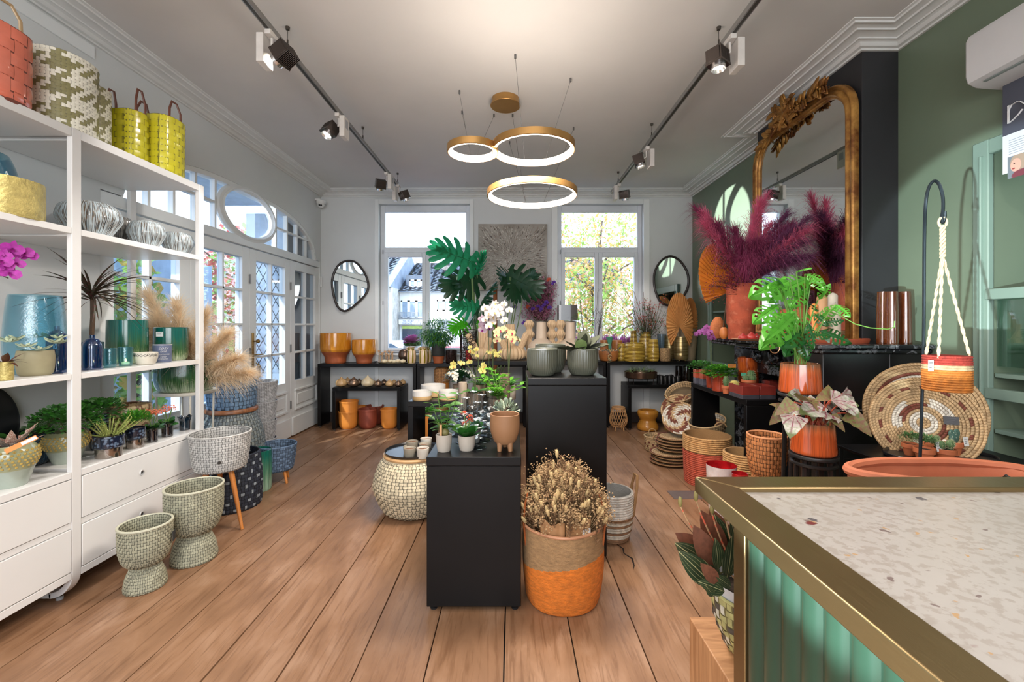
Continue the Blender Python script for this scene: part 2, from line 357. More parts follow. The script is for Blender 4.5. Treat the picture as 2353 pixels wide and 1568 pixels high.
# window casings and frames
pane_glass = glass('window_glass', (250,253,255), .04)
for wi, (a, b, cu0, cu1) in enumerate(((W1[0], W1[1], 862, 1088), (W2[0], W2[1], 1267, 1492))):
    x0, x1 = at(cu0, 0, YB).x, at(cu1, 0, YB).x
    r = MB(); r.box(x0, a, YB-.025, YB, .16, WZ1+.07); r.box(b, x1, YB-.025, YB, .16, WZ1+.07); r.box(a, b, YB-.025, YB, WZ1, WZ1+.07)
    win = struct('window_%d' % (wi+1), r, trim_white, bev=.004)
    MB().box(a-.02, b+.02, YB-.06, YB+.09, WZ0-.03, WZ0).build('window_sill', trim_white, win, bev=.005)
    f = MB(); y0, y1 = YB+.07, YB+.13; e = .075; zt = zat(574, YB); xm = (at(977, 0, YB).x if wi == 0 else at(1377, 0, YB).x)
    f.box(a, a+e*.9, y0, y1, WZ0, WZ1); f.box(b-e*.9, b, y0, y1, WZ0, WZ1); f.box(a+e*.9, b-e*.9, y0, y1, WZ1-.10, WZ1); f.box(a+e*.9, b-e*.9, y0, y1, WZ0, WZ0+.04)
    f.box(a+e*.9, b-e*.9, y0-.01, y1, zt-.035, zt+.045); f.build('window_frame', M('frame_white', (222,226,232), .35, var=.02), win, bev=.006)
    for c0, c1 in ((a+e*.8, xm-.0005), (xm+.0005, b-e*.8)):
        s = MB(); z0, z1 = WZ0+.035, zt-.03; w_ = .058
        s.box(c0, c0+w_, y0-.02, y1-.01, z0, z1); s.box(c1-w_, c1, y0-.02, y1-.01, z0, z1); s.box(c0+w_, c1-w_, y0-.02, y1-.01, z1-.07, z1); s.box(c0+w_, c1-w_, y0-.02, y1-.01, z0, z0+.04)
        so = s.build('sash', M('frame_white'), win, bev=.006)
        MB().box(c0+w_, c1-w_, y0+.018, y0+.024, z0+.04, z1-.07).build('pane', pane_glass, so)
    MB().box(a+e*.9, b-e*.9, y0+.018, y0+.024, zt+.045, WZ1-.10).build('pane', pane_glass, win)
    h = MB(); hx = xm+.045; h.box(hx-.012, hx+.012, y0-.03, y0-.018, zat(738, YB), zat(715, YB)); h.tube([(hx, y0-.03, zat(720, YB)), (hx, y0-.055, zat(721, YB)), (hx, y0-.055, zat(745, YB))], .008, 8)
    h.build('handle', M('window_handle_white', (235,235,235), .25), win)
    for hz in (zat(578, YB), zat(696, YB)):
        MB().tube([(a+.045, y0-.025, hz-.03), (a+.045, y0-.025, hz+.03)], .006, 8).build('hinge', M('hinge_grey', (120,120,122), .4, .6), win)
# right wall, green, with a shallow lit cupboard beyond the chimney and a tall one near the counter
CY0, CY1, CZ0, CZ1 = 4.62, 5.83, .95, 2.02
KY0, KY1 = 1.30, 2.43
m = MB(); T = .3
def rw(y0, y1, z0, z1): m.box(XR, XR+T, y0, y1, z0, z1)
rw(YR, KY0, 0, ZC); rw(KY0, KY1, 2.42, ZC); rw(KY1, CY0, 0, ZC); rw(CY0, CY1, 0, CZ0); rw(CY0, CY1, CZ1, ZC); rw(CY1, YB+.26, 0, ZC); rw(KY0, KY1, 0, .42)
struct('wall_right', m, wall_green)
m = MB(); m.box(XR+T, XR+T+.04, CY0-.1, CY1+.1, CZ0-.1, CZ1+.1); m.box(XR+T+.0, XR+T+.04, KY0-.1, KY1+.1, .3, 2.5); struct('trim_5', m, M('recess_dark_green', (44,62,56), .5))
m = MB(); m.box(BX, XR, BY0, BY1, 0, ZC-.06); struct('wall_chimney', m, black_wall, bev=.003)
# framed cupboard in the right wall behind the chimney
def framed(name, y0, y1, z0, z1, w_, lab, cat, shelves):
    t = thing(name, lab, cat, (XR, (y0+y1)/2, z0)); h = (y1-y0)/2; H = z1-z0
    a = MB(); a.box(-.035, 0, -h-w_, -h, -w_, H+w_); a.box(-.035, 0, h, h+w_, -w_, H+w_); a.box(-.035, 0, -h, h, H, H+w_); a.box(-.035, 0, -h, h, -w_, 0); a.build('frame', trim_green, t, bev=.006)
    for q in (-h-w_*.45, h+w_*.3): MB().box(-.05, .0, q, q+w_*.15, 0, H).build('moulding', trim_green, t, bev=.004)
    for q in shelves: MB().box(0.0, .29, -h, h, q-z0-.012, q-z0+.012).build('shelf', trim_green, t, bev=.003)
    return t
framed('wall_cupboard', CY0+.02, CY1-.02, CZ0+.02, CZ1-.02, .11, 'built-in green cupboard with open shelves beyond the chimney', 'cupboard', (1.28, 1.62))
t = framed('display_cupboard', KY0+.01, KY1-.01, .45, 2.40, .085, 'tall built-in green cupboard with dark inside beside the counter', 'cupboard', (.86, 1.17))
MB().box(.02, .03, -.55, .56, 1.22-.45, 1.20).build('glass_pane', glass('cupboard_glass', (225,240,235), .3), t)
for k, z in enumerate((.62, 1.17)):
    MB().box(-.04, -.0, -.57, .57, z-.03, z+.03).build('cross_rail', trim_green, t, bev=.004)
# left wall glazed screen: arched fanlight over four door leaves
scr = MB(); x0, x1 = XL-.10, XL-.02
scr.box(x0, x1+.015, AY0, AY1, 2.295, 2.385)
door_glass = glass('door_glass', (235,243,250), .10)
ft = struct('window_3', scr, trim_white, bev=.005); ft['label'] = 'arched fanlight with small panes and an oval light'
m = MB(); prev = None; zz = []
for i in range(49):
    y = AC-1.57+3.14*i/48; zz.append((y, archz(y)))
for i in range(48):
    (ya, za), (yb, zb) = zz[i], zz[i+1]; k = .045
    m.add([(x, y, z) for x in (x0, x1+.012) for (y, z) in ((ya, za+.004), (yb, zb+.004), (yb, zb-k), (ya, za-k))], [(0,1,5,4), (2,3,7,6), (4,5,6,7), (0,3,2,1)])
m.build('arch_frame', trim_white, ft)
ov = lambda k: [(x0+.05, AC+.46*k*cos(2*pi*i/48), 2.645+.25*k*sin(2*pi*i/48)) for i in range(48)]
MB().tube([(XL-.03, p[1], p[2]) for p in ov(1.06)], .036, 8, closed=True, flat=1).build('oval_frame', trim_white, ft)
MB().tube([(XL+.004, p[1], p[2]) for p in ov(1.02)], .014, 6, closed=True).build('oval_bead', trim_white, ft)
m = MB()
def outside_oval(y, z): return ((y-AC)/.49)**2+((z-2.645)/.275)**2 > 1
for k in (.54, .80, 1.055, 1.31):
    for sg in (-1, 1):
        y = AC+sg*k; zt = archz(y)-.02; z = 2.385
        m.box(XL-.07, XL-.02, y-.014, y+.014, z, zt)
for a, b in ((AC-1.50, AC-.48), (AC+.48, AC+1.50)): m.box(XL-.07, XL-.022, a, b, 2.622, 2.648)
m.build('glazing_bar', trim_white, ft, bev=.003)
ysq = [AC-1.56, AC-1.31, AC-1.055, AC-.80, AC-.54]
def archpane(a, b, z0, z1f, cut=False):
    vs = []; n = 5
    for i in range(n+1):
        y = a+(b-a)*i/n; vs += [(XL-.05, y, z0), (XL-.05, y, max(z0+.002, z1f(y)))]
    return MB().add(vs, [(2*i, 2*i+2, 2*i+3, 2*i+1) for i in range(n)])
for sg in (1, -1):
    for i in range(4):
        a, b = [AC+sg*(q-AC)*1 for q in (ysq[i], ysq[i+1])]; a, b = min(a, b), max(a, b)
        archpane(a+.014, b-.014, 2.385, lambda y: min(2.622, archz(y)-.03)).build('pane', door_glass, ft)
        archpane(a+.014, b-.014, 2.648, lambda y: archz(y)-.03).build('pane', door_glass, ft)
archpane(AC-.53, AC+.53, 2.385, lambda y: archz(y)-.03).build('pane', door_glass, ft)
brass = M('aged_brass', (150,120,70), .35, .9)
dl = [(3.0, 3.87), (3.87, 4.74), (4.74, 5.61), (5.61, 6.43)]
for k, (a, b) in enumerate(dl):
    e = .0015; m = MB(); st = .125; g0, g1 = a+st, b-st
    if k == 3: g1 = b-.11
    m.box(x0, x1, a+e, g0, .012, 2.285); m.box(x0, x1, g1, b-e, .012, 2.285); m.box(x0, x1, g0, g1, 2.17, 2.285); m.box(x0, x1, g0, g1, .012, .715)
    d = struct('door_%d' % (k+1), m, trim_white, bev=.004)
    d['label'] = ['glazed door leaf behind the white shelving', 'glazed door leaf left of the centre line', 'glazed door leaf with the lock and handle', 'glazed door leaf nearest the back corner'][k]
    m = MB(); ymid = (g0+g1)/2; m.box(x0+.025, x1+.003, ymid-.013, ymid+.013, .715, 2.17)
    for z in (1.09, 1.457, 1.822): m.box(x0+.025, x1+.003, g0, g1, z-.013, z+.013)
    m.build('glazing_bar', trim_white, d, bev=.003)
    zs = [.715, 1.09, 1.457, 1.822, 2.17]
    for i in range(4):
        for (p, q) in ((g0, ymid-.013), (ymid+.013, g1)):
            MB().box(XL-.058, XL-.054, p, q, zs[i]+.012*(i > 0), zs[i+1]-.012*(i < 3)).build('pane', door_glass, d)
    m = MB(); q0, q1 = g0-.03, g1+.03
    for z0_, z1_, t in ((.33, .61, .022),):
        m.box(x1, x1+t, q0, q1, z1_-.03, z1_); m.box(x1, x1+t, q0, q1, z0_, z0_+.03); m.box(x1, x1+t, q0, q0+.03, z0_+.03, z1_-.03); m.box(x1, x1+t, q1-.03, q1, z0_+.03, z1_-.03)
        m.box(x1, x1+.012, q0+.07, q1-.07, z0_+.07, z1_-.07)
    m.build('raised_panel', trim_white, d, bev=.006)
    MB().box(x1, x1+.022, a+.03, b-.03, .012, .25).build('kick_board', trim_white, d, bev=.007)
    if k > 1:
        for z in (.42, 1.15, 1.95): MB().tube([(x1+.008, a+.0, z-.05), (x1+.008, a, z+.05)], .009, 8).build('hinge', M('hinge_grey'), d)
    if k == 2:
        h = MB(); yy = a+.055; h.box(x1, x1+.008, yy-.02, yy+.02, .98, 1.36); h.build('lock_plate', brass, d, bev=.003)
        h = MB(); h.tube([(x1, yy, 1.27), (x1+.05, yy, 1.27)], .007); h.ball((x1+.06, yy, 1.27), .022); h.build('door_knob', brass, d)
        h = MB(); h.tube([(x1, yy, 1.12), (x1+.05, yy, 1.12), (x1+.055, yy+.11, 1.12)], .008); h.build('door_handle', brass, d)
        h = MB(); h.tube([(x1+.01, yy+.05, 1.03), (x1+.03, yy+.05, 1.0), (x1+.03, yy+.05, .84)], .006); h.tube([(x1+.01, yy+.085, 1.02), (x1+.03, yy+.085, .99), (x1+.03, yy+.085, .86)], .006); h.build('key', brass, d)
MB().tube([(XL+.01, 6.45, zat(660, 6.45)), (XL+.01, 6.45, zat(636, 6.45))], .012).build('trim_6', trim_white)['kind'] = 'structure'
# ================================================================ outside: street, houses, trees
asph = M('asphalt', (120,124,130), .8, var=.06, vs=.8)
m = MB(); m.box(-60, 40, YB+.27, 60, -.9, -.55); struct('ground', m, asph)
m = MB(); m.box(-60, XL-.13, -20, YB+.26, -.6, -.30); struct('ground_2', m, asph).name = 'pavement'
def house(x0, x1, Y, name, lab, eave, ridge, wall_m, kind):
    t = thing(name, lab, 'house', ((x0+x1)/2, Y, -.55)); h = (x1-x0)/2; z0 = .55
    MB().box(-h, h, 0, 7, 0, eave+z0).build('wall', wall_m, t)
    rf = MB(); rows = 22; rd = 3.6
    for k in range(rows):
        ya, yb = -.25+rd*k/rows, -.25+rd*(k+1)/rows; za, zb = eave+z0+(ridge-eave)*k/rows, eave+z0+(ridge-eave)*(k+1)/rows
        for q in range(int(2*h/.38)):
            xa = -h+q*.38; rf.add([(xa, ya, za+.05), (xa+.19, ya, za+.11), (xa+.38, ya, za+.05), (xa, yb+.05, zb), (xa+.19, yb+.05, zb+.06), (xa+.38, yb+.05, zb)], [(0,1,4,3), (1,2,5,4)])
    rf.add([(-h, -.25, eave+z0), (h, -.25, eave+z0), (h, rd-.25, ridge+z0), (-h, rd-.25, ridge+z0), (-h, 7.2, eave+z0), (h, 7.2, eave+z0)], [(0,1,2,3), (3,2,5,4), (0,3,4), (1,5,2)])
    rf.build('roof', M('roof_tile_grey', (140,150,164), .7, var=.12, vs=3), t)
    return t
hw = M('house_white', (232,232,228), .8, var=.02); hs = M('house_stone', (196,190,180), .8, var=.15, vs=5)
wf = M('house_window_frame', (240,240,240), .5); wg = M('house_window_glass', (150,170,190), .15, var=.25, vs=1.2)
def hwin(t, x0, x1, z0, z1, n, y=0):
    for k in range(n):
        a = x0+(x1-x0)*k/n; b = x0+(x1-x0)*(k+1)/n; f = MB(); e = .06
        f.box(a, b, y-.06, y, z0, z0+e); f.box(a, b, y-.06, y, z1-e, z1); f.box(a, a+e, y-.06, y, z0, z1); f.box(b-e, b, y-.06, y, z0, z1)
        fo = f.build('window', wf, t); MB().box(a+e, b-e, y-.02, y-.01, z0+e, z1-e).build('pane', wg, fo)
HY = 19.0
X = lambda u: (u-U0)*HY/F
Z = lambda v: zat(v, HY)+.55
t = house(X(918), X(1110), HY, 'terraced_house', 'white terraced house with grey dormer roof across the street', zat(672, HY), zat(613, HY+3.3)+.2, hw, 0)
ox = t.location.x
d = MB(); d.box(X(928)-ox, X(985)-ox, .3, 3, Z(665), Z(631)); d.build('dormer', M('dormer_slate', (88,98,112), .6, var=.1), t)
hwin(t, X(938)-ox, X(966.5)-ox, Z(660), Z(641.5), 2, .28)
hwin(t, X(922)-ox, X(975)-ox, Z(731), Z(691), 3); hwin(t, X(1004)-ox, X(1036)-ox, Z(715), Z(690), 2)
b = MB()
for k in range(22): b.box(X(921)-ox+k*.05, X(921)-ox+k*.05+.02, -.35, -.33, Z(731), Z(719))
b.box(X(921)-ox, X(978)-ox, -.36, -.32, Z(719), Z(718)); b.box(X(921)-ox, X(978)-ox, -.36, 0, Z(733), Z(731)); b.build('balcony', M('balcony_rail', (150,155,160), .5), t)
sg = MB().box(X(920)-ox, X(975)-ox, -.3, -.1, Z(746), Z(734)).build('shop_sign', M('sign_white', (245,245,245), .5), t)
SIGN = (sg, X(949)-ox, Z(740), Z(745.4))
MB().box(X(925)-ox, X(975)-ox, -.05, 0, Z(756), Z(749)).build('awning', M('awning_lime', (190,215,110), .6), t)
MB().box(X(925)-ox, X(1000)-ox, -.04, 0, 0, Z(756)).build('shop_front', M('shop_front_dark', (50,66,84), .4), t)
MB().box(X(1003)-ox, X(1056)-ox, -.5, 0, Z(737), Z(718)).build('bay_panel', hw, t)
t = house(X(840), X(917.5), HY-1.2, 'corner_house', 'stone corner house with steep grey gable roof across the street', zat(660, HY-1.2), zat(597, HY+2.2)+.3, hs, 1)
MB().box(X(917)-t.location.x, X(919.5)-t.location.x, -.1, 0, 0, Z(668)).build('drainpipe', wf, t)
t = house(X(1112), X(1500), HY+4, 'far_house', 'pale far house behind the autumn tree', 3.4, 5.4, hw, 2)
def car(x, y, col, lab, rz=0):
    t = thing('parked_car', lab, 'car', (x, y, -.55), rz); mt = M('car_paint_'+lab.split()[0], col, .25, coat=.6)
    side = [(-2.1,.35), (-2.15,.7), (-1.9,.95), (-1.2,1.02), (-.75,1.42), (.6,1.48), (1.3,1.05), (2.0,.9), (2.15,.6), (2.1,.35)]
    MB().prism(side, -.85, .85, 'y').build('body', mt, t, bev=.06)
    MB().prism([(-1.1,1.03), (-.72,1.36), (.55,1.42), (1.15,1.05)], -.87, .87, 'y').build('side_window', M('car_glass', (60,80,100), .1), t)
    for wx in (-1.35, 1.35):
        for wy in (-.85, .85): MB().lathe([(.001,-.1), (.31,-.1), (.33,0), (.31,.1), (.001,.1)], 20).build('wheel', M('tyre', (30,30,32), .7), t, loc=(wx, wy, .33)).rotation_euler = (pi/2, 0, 0)
car(-4.3, 14.4, (235,238,242), 'white car parked across the street behind the left window')
car(-1.35, 12.2, (190,50,50), 'red car parked in front of the white house')
def leafcloud(mb, c, r, n, size, rnd, cols, sq=(1,1,1)):
    for _ in range(n):
        d = Vector((rnd.gauss(0,1), rnd.gauss(0,1), rnd.gauss(0,1))).normalized()*(rnd.random()**.45)
        p = Vector((c[0]+d.x*r*sq[0], c[1]+d.y*r*sq[1], c[2]+d.z*r*sq[2])); a = Vector((rnd.uniform(-1,1), rnd.uniform(-1,1), rnd.uniform(-1,1))).normalized()
        b = a.orthogonal().normalized(); s = size*rnd.uniform(.6, 1.3)
        mb.add([p-a*s, p+b*s*.55, p+a*s, p-b*s*.55], [(0,1,2,3)], rnd.choice(cols))
autumn = [M('leaf_autumn_green', (150,185,90), .6, trl=.4), M('leaf_autumn_gold', (206,170,92), .6, trl=.4), M('leaf_autumn_blush', (235,180,160), .6, trl=.4), M('leaf_autumn_cream', (214,200,160), .6, trl=.4), M('leaf_autumn_red', (200,90,80), .6, trl=.4)]
def tree(name, lab, loc, H, r, n, cols, size, seed):
    rnd = random.Random(seed); t = thing(name, lab, 'tree', loc); m = MB(); m.tube([(0,0,0), (.05,0,H*.3), (-.05,.1,H*.6), (.1,0,H*.95)], [.14,.11,.07,.02], 8)
    for k in range(16):
        z = H*rnd.uniform(.18, .8); a = rnd.uniform(0, 2*pi); q = r*rnd.uniform(.5, .95)
        m.tube([(0,0,z), (cos(a)*q*.5, sin(a)*q*.5, z+q*.35), (cos(a)*q, sin(a)*q, z+q*.6)], [.035,.02,.006], 5)
    m.build('trunk', M('bark_grey', (110,95,82), .85, var=.2, vs=12), t)
    c = MB(); leafcloud(c, (0,0,H*.58), 1, n, size, rnd, cols, (r, r, H*.52)); c.build('crown', autumn, t, kind='stuff', smooth=False)
tree('autumn_tree', 'bushy autumn tree filling the right window', (1.95, 9.9, -.55), 4.6, 1.75, 9000, [0,0,1,1,2,3,0,1], .055, 3)
tree('autumn_tree', 'red and green autumn tree beyond the glazed doors', (-5.75, 9.0, -.4), 3.6, 1.0, 3500, [0,0,4,4,2], .07, 5)
tree('garden_tree', 'slender green tree outside the door leaf behind the shelving', (-4.1, 4.75, -.3), 2.4, .28, 1100, [0,0,0,1], .06, 9)
m = MB(); leafcloud(m, (0,0,.35), 1, 5200, .045, random.Random(8), [0], (.5, 1.2, .45)); hd = m.build('hedge', autumn, None, kind=None, smooth=False, loc=(-4.55, 7.6, -.3)); tag(hd, 'low clipped green hedge outside the glazed doors', 'hedge')
m = MB(); leafcloud(m, (0,0,.3), 1, 6000, .05, random.Random(18), [0,0,1], (2.2, .4, .5)); hd = m.build('hedge', autumn, None, smooth=False, loc=(1.6, 8.2, -.5)); tag(hd, 'green hedge under the autumn tree outside right window', 'hedge')
# porch beyond the doors: pale blue-grey return wall and an outer leaded door
MB().box(XL-.24, XL-.16, 5.72, YB+.2, -.3, 3.1).build('wall_porch', M('porch_grey', (150,150,152), .7))['kind'] = 'structure'; M('porch_blue_grey', (170,186,204), .7)
m = MB(); m.box(XL-.62, XL-.12, 5.66, 5.74, -.3, .82); m.box(XL-.62, XL-.57, 5.66, 5.74, .82, 2.9); m.box(XL-.57, XL-.12, 5.66, 5.74, 2.3, 2.9)
od = m.build('door_5', M('porch_blue_grey')); od['kind'] = 'structure'; od['label'] = 'outer porch door with diamond leaded glass'
m = MB()
for k in range(-8, 9):
    for s in (1, -1):
        a, b = Vector((XL-.345+k*.11-.40*s, 5.66, .82)), Vector((XL-.345+k*.11+.40*s, 5.66, 2.3)); seg = [a.lerp(b, i/20) for i in range(21) if XL-.57 < a.lerp(b, i/20).x < XL-.14]
        if len(seg) > 1: m.tube(seg, .005, 4)
m.build('leading', M('lead_came', (60,64,70), .5, .3), od)
MB().box(XL-.57, XL-.13, 5.69, 5.70, .82, 2.3).build('pane', M('frosted_pane', (236,242,250), .5, trl=.8), od)
MB().box(-4.56, -4.48, 2.4, 6.5, -.3, 2.32).build('wall_garden', M('porch_blue_grey'))['kind'] = 'structure'
MB().box(XL-.9, XL-.13, 2.5, 5.66, 3.0, 3.08).build('trim_7', M('porch_blue_grey'))['kind'] = 'structure'
# heather boxes on the outer sills
for wi, (xa, xb, lab) in enumerate(((-1.66, -1.40, 'purple ornamental cabbage in a pot outside the left window'), (.95, 1.95, 'row of pink heather outside the right window'))):
    t = thing('sill_planter', lab, 'plant', ((xa+xb)/2, YB+.2, WZ0)); h = (xb-xa)/2
    MB().box(-h, h, -.055, .055, 0, .10).build('box', M('planter_white', (225,225,225), .6), t, bev=.01)
    m = MB(); rnd = random.Random(wi)
    if wi == 0:
        for k in range(60):
            a = rnd.uniform(0, 2*pi); e = rnd.uniform(.1, 1.2); m.leaf((0,0,.14), (cos(a)*cos(e), sin(a)*cos(e), sin(e)), .17, .12, .1, .3, 3)
    else:
        for k in range(900):
            x = rnd.uniform(-h, h); y = rnd.uniform(-.07, .07); m.leaf((x, y, .1), (rnd.gauss(0,.2), rnd.gauss(0,.2), 1), rnd.uniform(.08,.2), .014, 0, 0, 2)
    m.build('flowers', M('heather_purple', (190,95,160), .6, var=.2, trl=.3), t, kind='stuff')
    m = MB(); leafcloud(m, (0,0,.13), 1, 500, .03, rnd, [0], (h, .055, .05)); m.build('foliage', [M('leaf_mid_green', (70,120,60), .55, trl=.25)], t, kind='stuff', smooth=False)

t = thing('bar_stool', 'wooden bar stool outside the left window', 'stool', (-1.83, YB+.75, -.90)); wo = M('weathered_wood', (120,96,84), .8, var=.15)
MB().box(-.17, .17, -.17, .17, 1.70, 1.74).build('seat', wo, t)
for sx in (-1, 1):
    for sy in (-1, 1): MB().tube([(sx*.13, sy*.13, 1.70), (sx*.2, sy*.2, 0)], .022, 6).build('leg', wo, t)
# ================================================================ furniture and fittings
shelf_white = M('lacquer_white', (226,224,222), .32, var=.015, vs=2)
iron = M('waxed_black_steel', (13,12,13), .36, 0, var=.2, vs=2.5, bump=.04, bs=12, spec=.28)
SX = -2.30
def shelving():
    t = thing('shelving_unit', 'tall white open shelving unit with drawers along the left wall', 'shelves', (SX, 2.27, 0))
    ya, yb, yc = 1.30-2.27, 2.30-2.27, 3.225-2.27; XW = XL+.004-SX
    for y in (ya, yb, yc):
        m = MB(); p = [(-.015, y, 2.485), (-.015, y, .14)]+[(-.015-.11*(1-cos(a)), y, .14-.11*sin(a)) for a in [pi/2*i/7 for i in range(1, 8)]]
        pts = p; w_ = .05; vs = []
        for k, q in enumerate(pts):
            tg = Vector(pts[min(k+1, len(pts)-1)])-Vector(pts[max(k-1, 0)]); tg.normalize(); nn = Vector((tg.z, 0, -tg.x))*.015
            for sy in (-w_/2, w_/2):
                vs += [(q[0]+nn.x, q[1]+sy, q[2]+nn.z), (q[0]-nn.x, q[1]+sy, q[2]-nn.z)]
        fs = [(0,1,3,2), tuple(4*(len(pts)-1)+i for i in (0,2,3,1))]
        for k in range(len(pts)-1):
            o = 4*k; fs += [(o, o+4, o+5, o+1), (o+2, o+3, o+7, o+6), (o, o+2, o+6, o+4), (o+1, o+5, o+7, o+3)]
        m.add(vs, fs); m.build('post', shelf_white, t, bev=.003)
        MB().box(XW+.03, -.11, y-.025, y+.025, .016, .045).build('foot_rail', shelf_white, t, bev=.004)
        MB().lathe([(.001,0), (.016,0), (.016,.012), (.006,.016)], 12, (-.09, y, 0)).build('glide', M('glide_grey', (150,150,150), .4), t)
        MB().box(XW, XW+.03, y-.025, y+.025, .016, 2.485).build('rear_post', shelf_white, t, bev=.003)
    for (a, b) in ((ya, yb), (yb, yc)):
        a += .0265; b -= .0265
        for z, th in ((2.483, .046), (1.96, .033), (1.194, .031)):
            MB().box(XW+.002, 0, a, b, z-th, z).build('shelf', shelf_white, t, bev=.002)
        MB().box(XW+.002, -.012, a, b, .118, .68).build('drawer_case', shelf_white, t, bev=.002)
        MB().box(-.0115, 0, a, b, .645, .68).build('top_edge', shelf_white, t, bev=.002)
        MB().box(-.0115, 0, a, b, .118, .155).build('bottom_rail', shelf_white, t, bev=.002)
        MB().box(-.0115, -.004, a, b, .385, .415).build('middle_rail', shelf_white, t, bev=.001)
        for z0, z1 in ((.419, .640), (.160, .381)):
            d = MB().box(-.0115, .001, a+.003, b-.003, z0, z1).build('drawer', shelf_white, t, bev=.002)
            MB().lathe([(.010,-.0), (.010,.004), (.0155,.005), (.0165,.002), (.0165,0)], 20).build('finger_hole', M('chrome_ring', (235,235,235), .2, .5), d, loc=(.001, (a+b)/2-.06, z0+.115)).rotation_euler = (0, pi/2, 0)
            MB().disc(.0098, 0, 16).build('hole', M('hole_dark', (60,60,60), .8), d, loc=(.0025, (a+b)/2-.06, z0+.115)).rotation_euler = (0, pi/2, 0)
    return t
shelving()
def slab_table(name, lab, x0, x1, y0, y1, z, grp=None, th=.045, open_side='y', feet=True):
    t = thing(name, lab, 'table', ((x0+x1)/2, (y0+y1)/2, 0), 0, grp); hx, hy = (x1-x0)/2, (y1-y0)/2
    MB().box(-hx, hx, -hy, hy, z-th, z).build('tabletop', iron, t, bev=.003)
    if open_side == 'y':
        for s in (-1, 1): MB().box(s*hx, s*(hx-th), -hy, hy, .025, z-th-.001).build('side_panel', iron, t, bev=.003)
        MB().box(-hx+th, hx-th, hy-.01, hy-.002, .42*z, z-th-.001).build('back_panel', M('steel_back_grey', (62,62,64), .5, .2), t) if feet == 'back' else None
    else:
        for s in (-1, 1): MB().box(-hx, hx, s*hy, s*(hy-th), .025, z-th-.001).build('side_panel', iron, t, bev=.003)
    for sx in (-1, 1):
        for sy in (-1, 1):
            MB().lathe([(.001,0), (.016,0), (.018,.006), (.007,.010), (.007,.026)], 12, (sx*(hx-.025), sy*(hy-.03), 0)).build('foot', M('glide_steel', (120,120,120), .35, .8), t)
    return t
TZ = .902; TZR = .935
slab_table('display_table', 'long black steel table in the back left corner holding two mustard pots', at(731,0,6.14).x, at(956.5,0,6.14).x, 6.12, 6.44, TZ)
slab_table('display_table', 'black steel table under the left window holding the striped owl vases', at(958,0,6.14).x, .2, 6.12, 6.44, TZ+.001)
slab_table('display_table', 'black steel table mostly hidden behind the tall black pedestal', .22, at(1392,0,6.14).x, 6.12, 6.44, TZR)
slab_table('display_table', 'black steel table in the back right corner holding striped vases', at(1394,0,6.14).x, 2.665, 6.12, 6.44, TZR)
slab_table('nesting_table', 'low black steel table carrying a row of onion-shaped vases', -2.46, -1.53, 5.955, 6.40, .592)
slab_table('nesting_table', 'low black steel table with the metal tray of air plants', 1.60, 2.60, 5.99, 6.40, .62)
slab_table('display_table', 'black steel table behind the orchids, holding the spouted vases', -.60, .78, 4.75, 5.2, 1.056)
slab_table('display_table', 'black steel table with three white and tan bowls', -.905, -.05, 3.78, 4.32, .784)
slab_table('nesting_table', 'lowest black steel table tucked under the bowl table', -.85, .05, 4.40, 4.73, .50)
slab_table('side_table', 'black steel table by the fireplace with cacti and red boxes', 1.87, 2.15, 3.47, 4.55, .85, open_side='x')
def pedestal(lab, x0, x1, y0, y1, z, foot=.03, cap=.045):
    t = thing('pedestal', lab, 'pedestal', ((x0+x1)/2, (y0+y1)/2, 0)); hx, hy = (x1-x0)/2, (y1-y0)/2
    MB().box(-hx, hx, -hy, hy, foot, z-cap-.001).build('body', iron, t, bev=.003); MB().box(-hx-.001, hx+.001, -hy-.001, hy+.001, z-cap, z).build('top', iron, t, bev=.003)
    for sx in (-1, 1):
        for sy in (-1, 1): MB().lathe([(.001,0), (.017,0), (.019,.008), (.008,.012), (.008,foot+.005)], 14, (sx*(hx-.03), sy*(hy-.04), 0)).build('foot', M('rubber_black', (28,28,30), .6), t)
    return t
P1X0, P1X1, P1Y0, P1Y1, P1Z = -.430, .045, 2.19, 3.72, .784
pedestal('long low black steel pedestal with small pots and glass vases', P1X0, P1X1, P1Y0, P1Y1, P1Z)
P2X0, P2X1, P2Y0, P2Y1, P2Z = .098, .580, 2.665, 3.12, 1.125
pedestal('tall black steel pedestal with grey ribbed pots on top', P2X0, P2X1, P2Y0, P2Y1, P2Z)
# ---- counter
gold = N('brushed_brass'); gc = gold.coord('Object', (1, 1, 1)); gm = gold.coord('Object', (120, 3, 120)); gold.set(Base_Color=gold.mix(gold.noise(gc, 3, 3), lin((126,104,68)), lin((150,128,92))), Metallic=.85, Roughness=gold.math('MULTIPLY_ADD', gold.noise(gm, 3, 3), .18, .24))
gold.bump(gold.noise(gm, 4, 2), .05, .002); brassm = gold.m
tz = N('terrazzo'); tc = tz.coord('Object'); wob = tz.noise(tc, 9, 3)
base = tz.mix(tz.noise(tc, 6, 5), lin((158,150,143)), lin((178,172,166)))
base = tz.mix(tz.ramp(tz.noise(tc, 60, 4), [(.42, (1,1,1,1)), (.5, (0,0,0,1))]), base, lin((156,147,139)))
ds = tz.n('VectorMath', operation='ADD'); tz.l(tc, ds.inputs[0]); cx = tz.n('CombineXYZ'); tz.l(tz.math('MULTIPLY', tz.noise(tc, 40, 2), .03), cx.inputs[0]); tz.l(tz.math('MULTIPLY', tz.noise(tc, 33, 2), .03), cx.inputs[1]); tz.l(cx.outputs[0], ds.inputs[1])
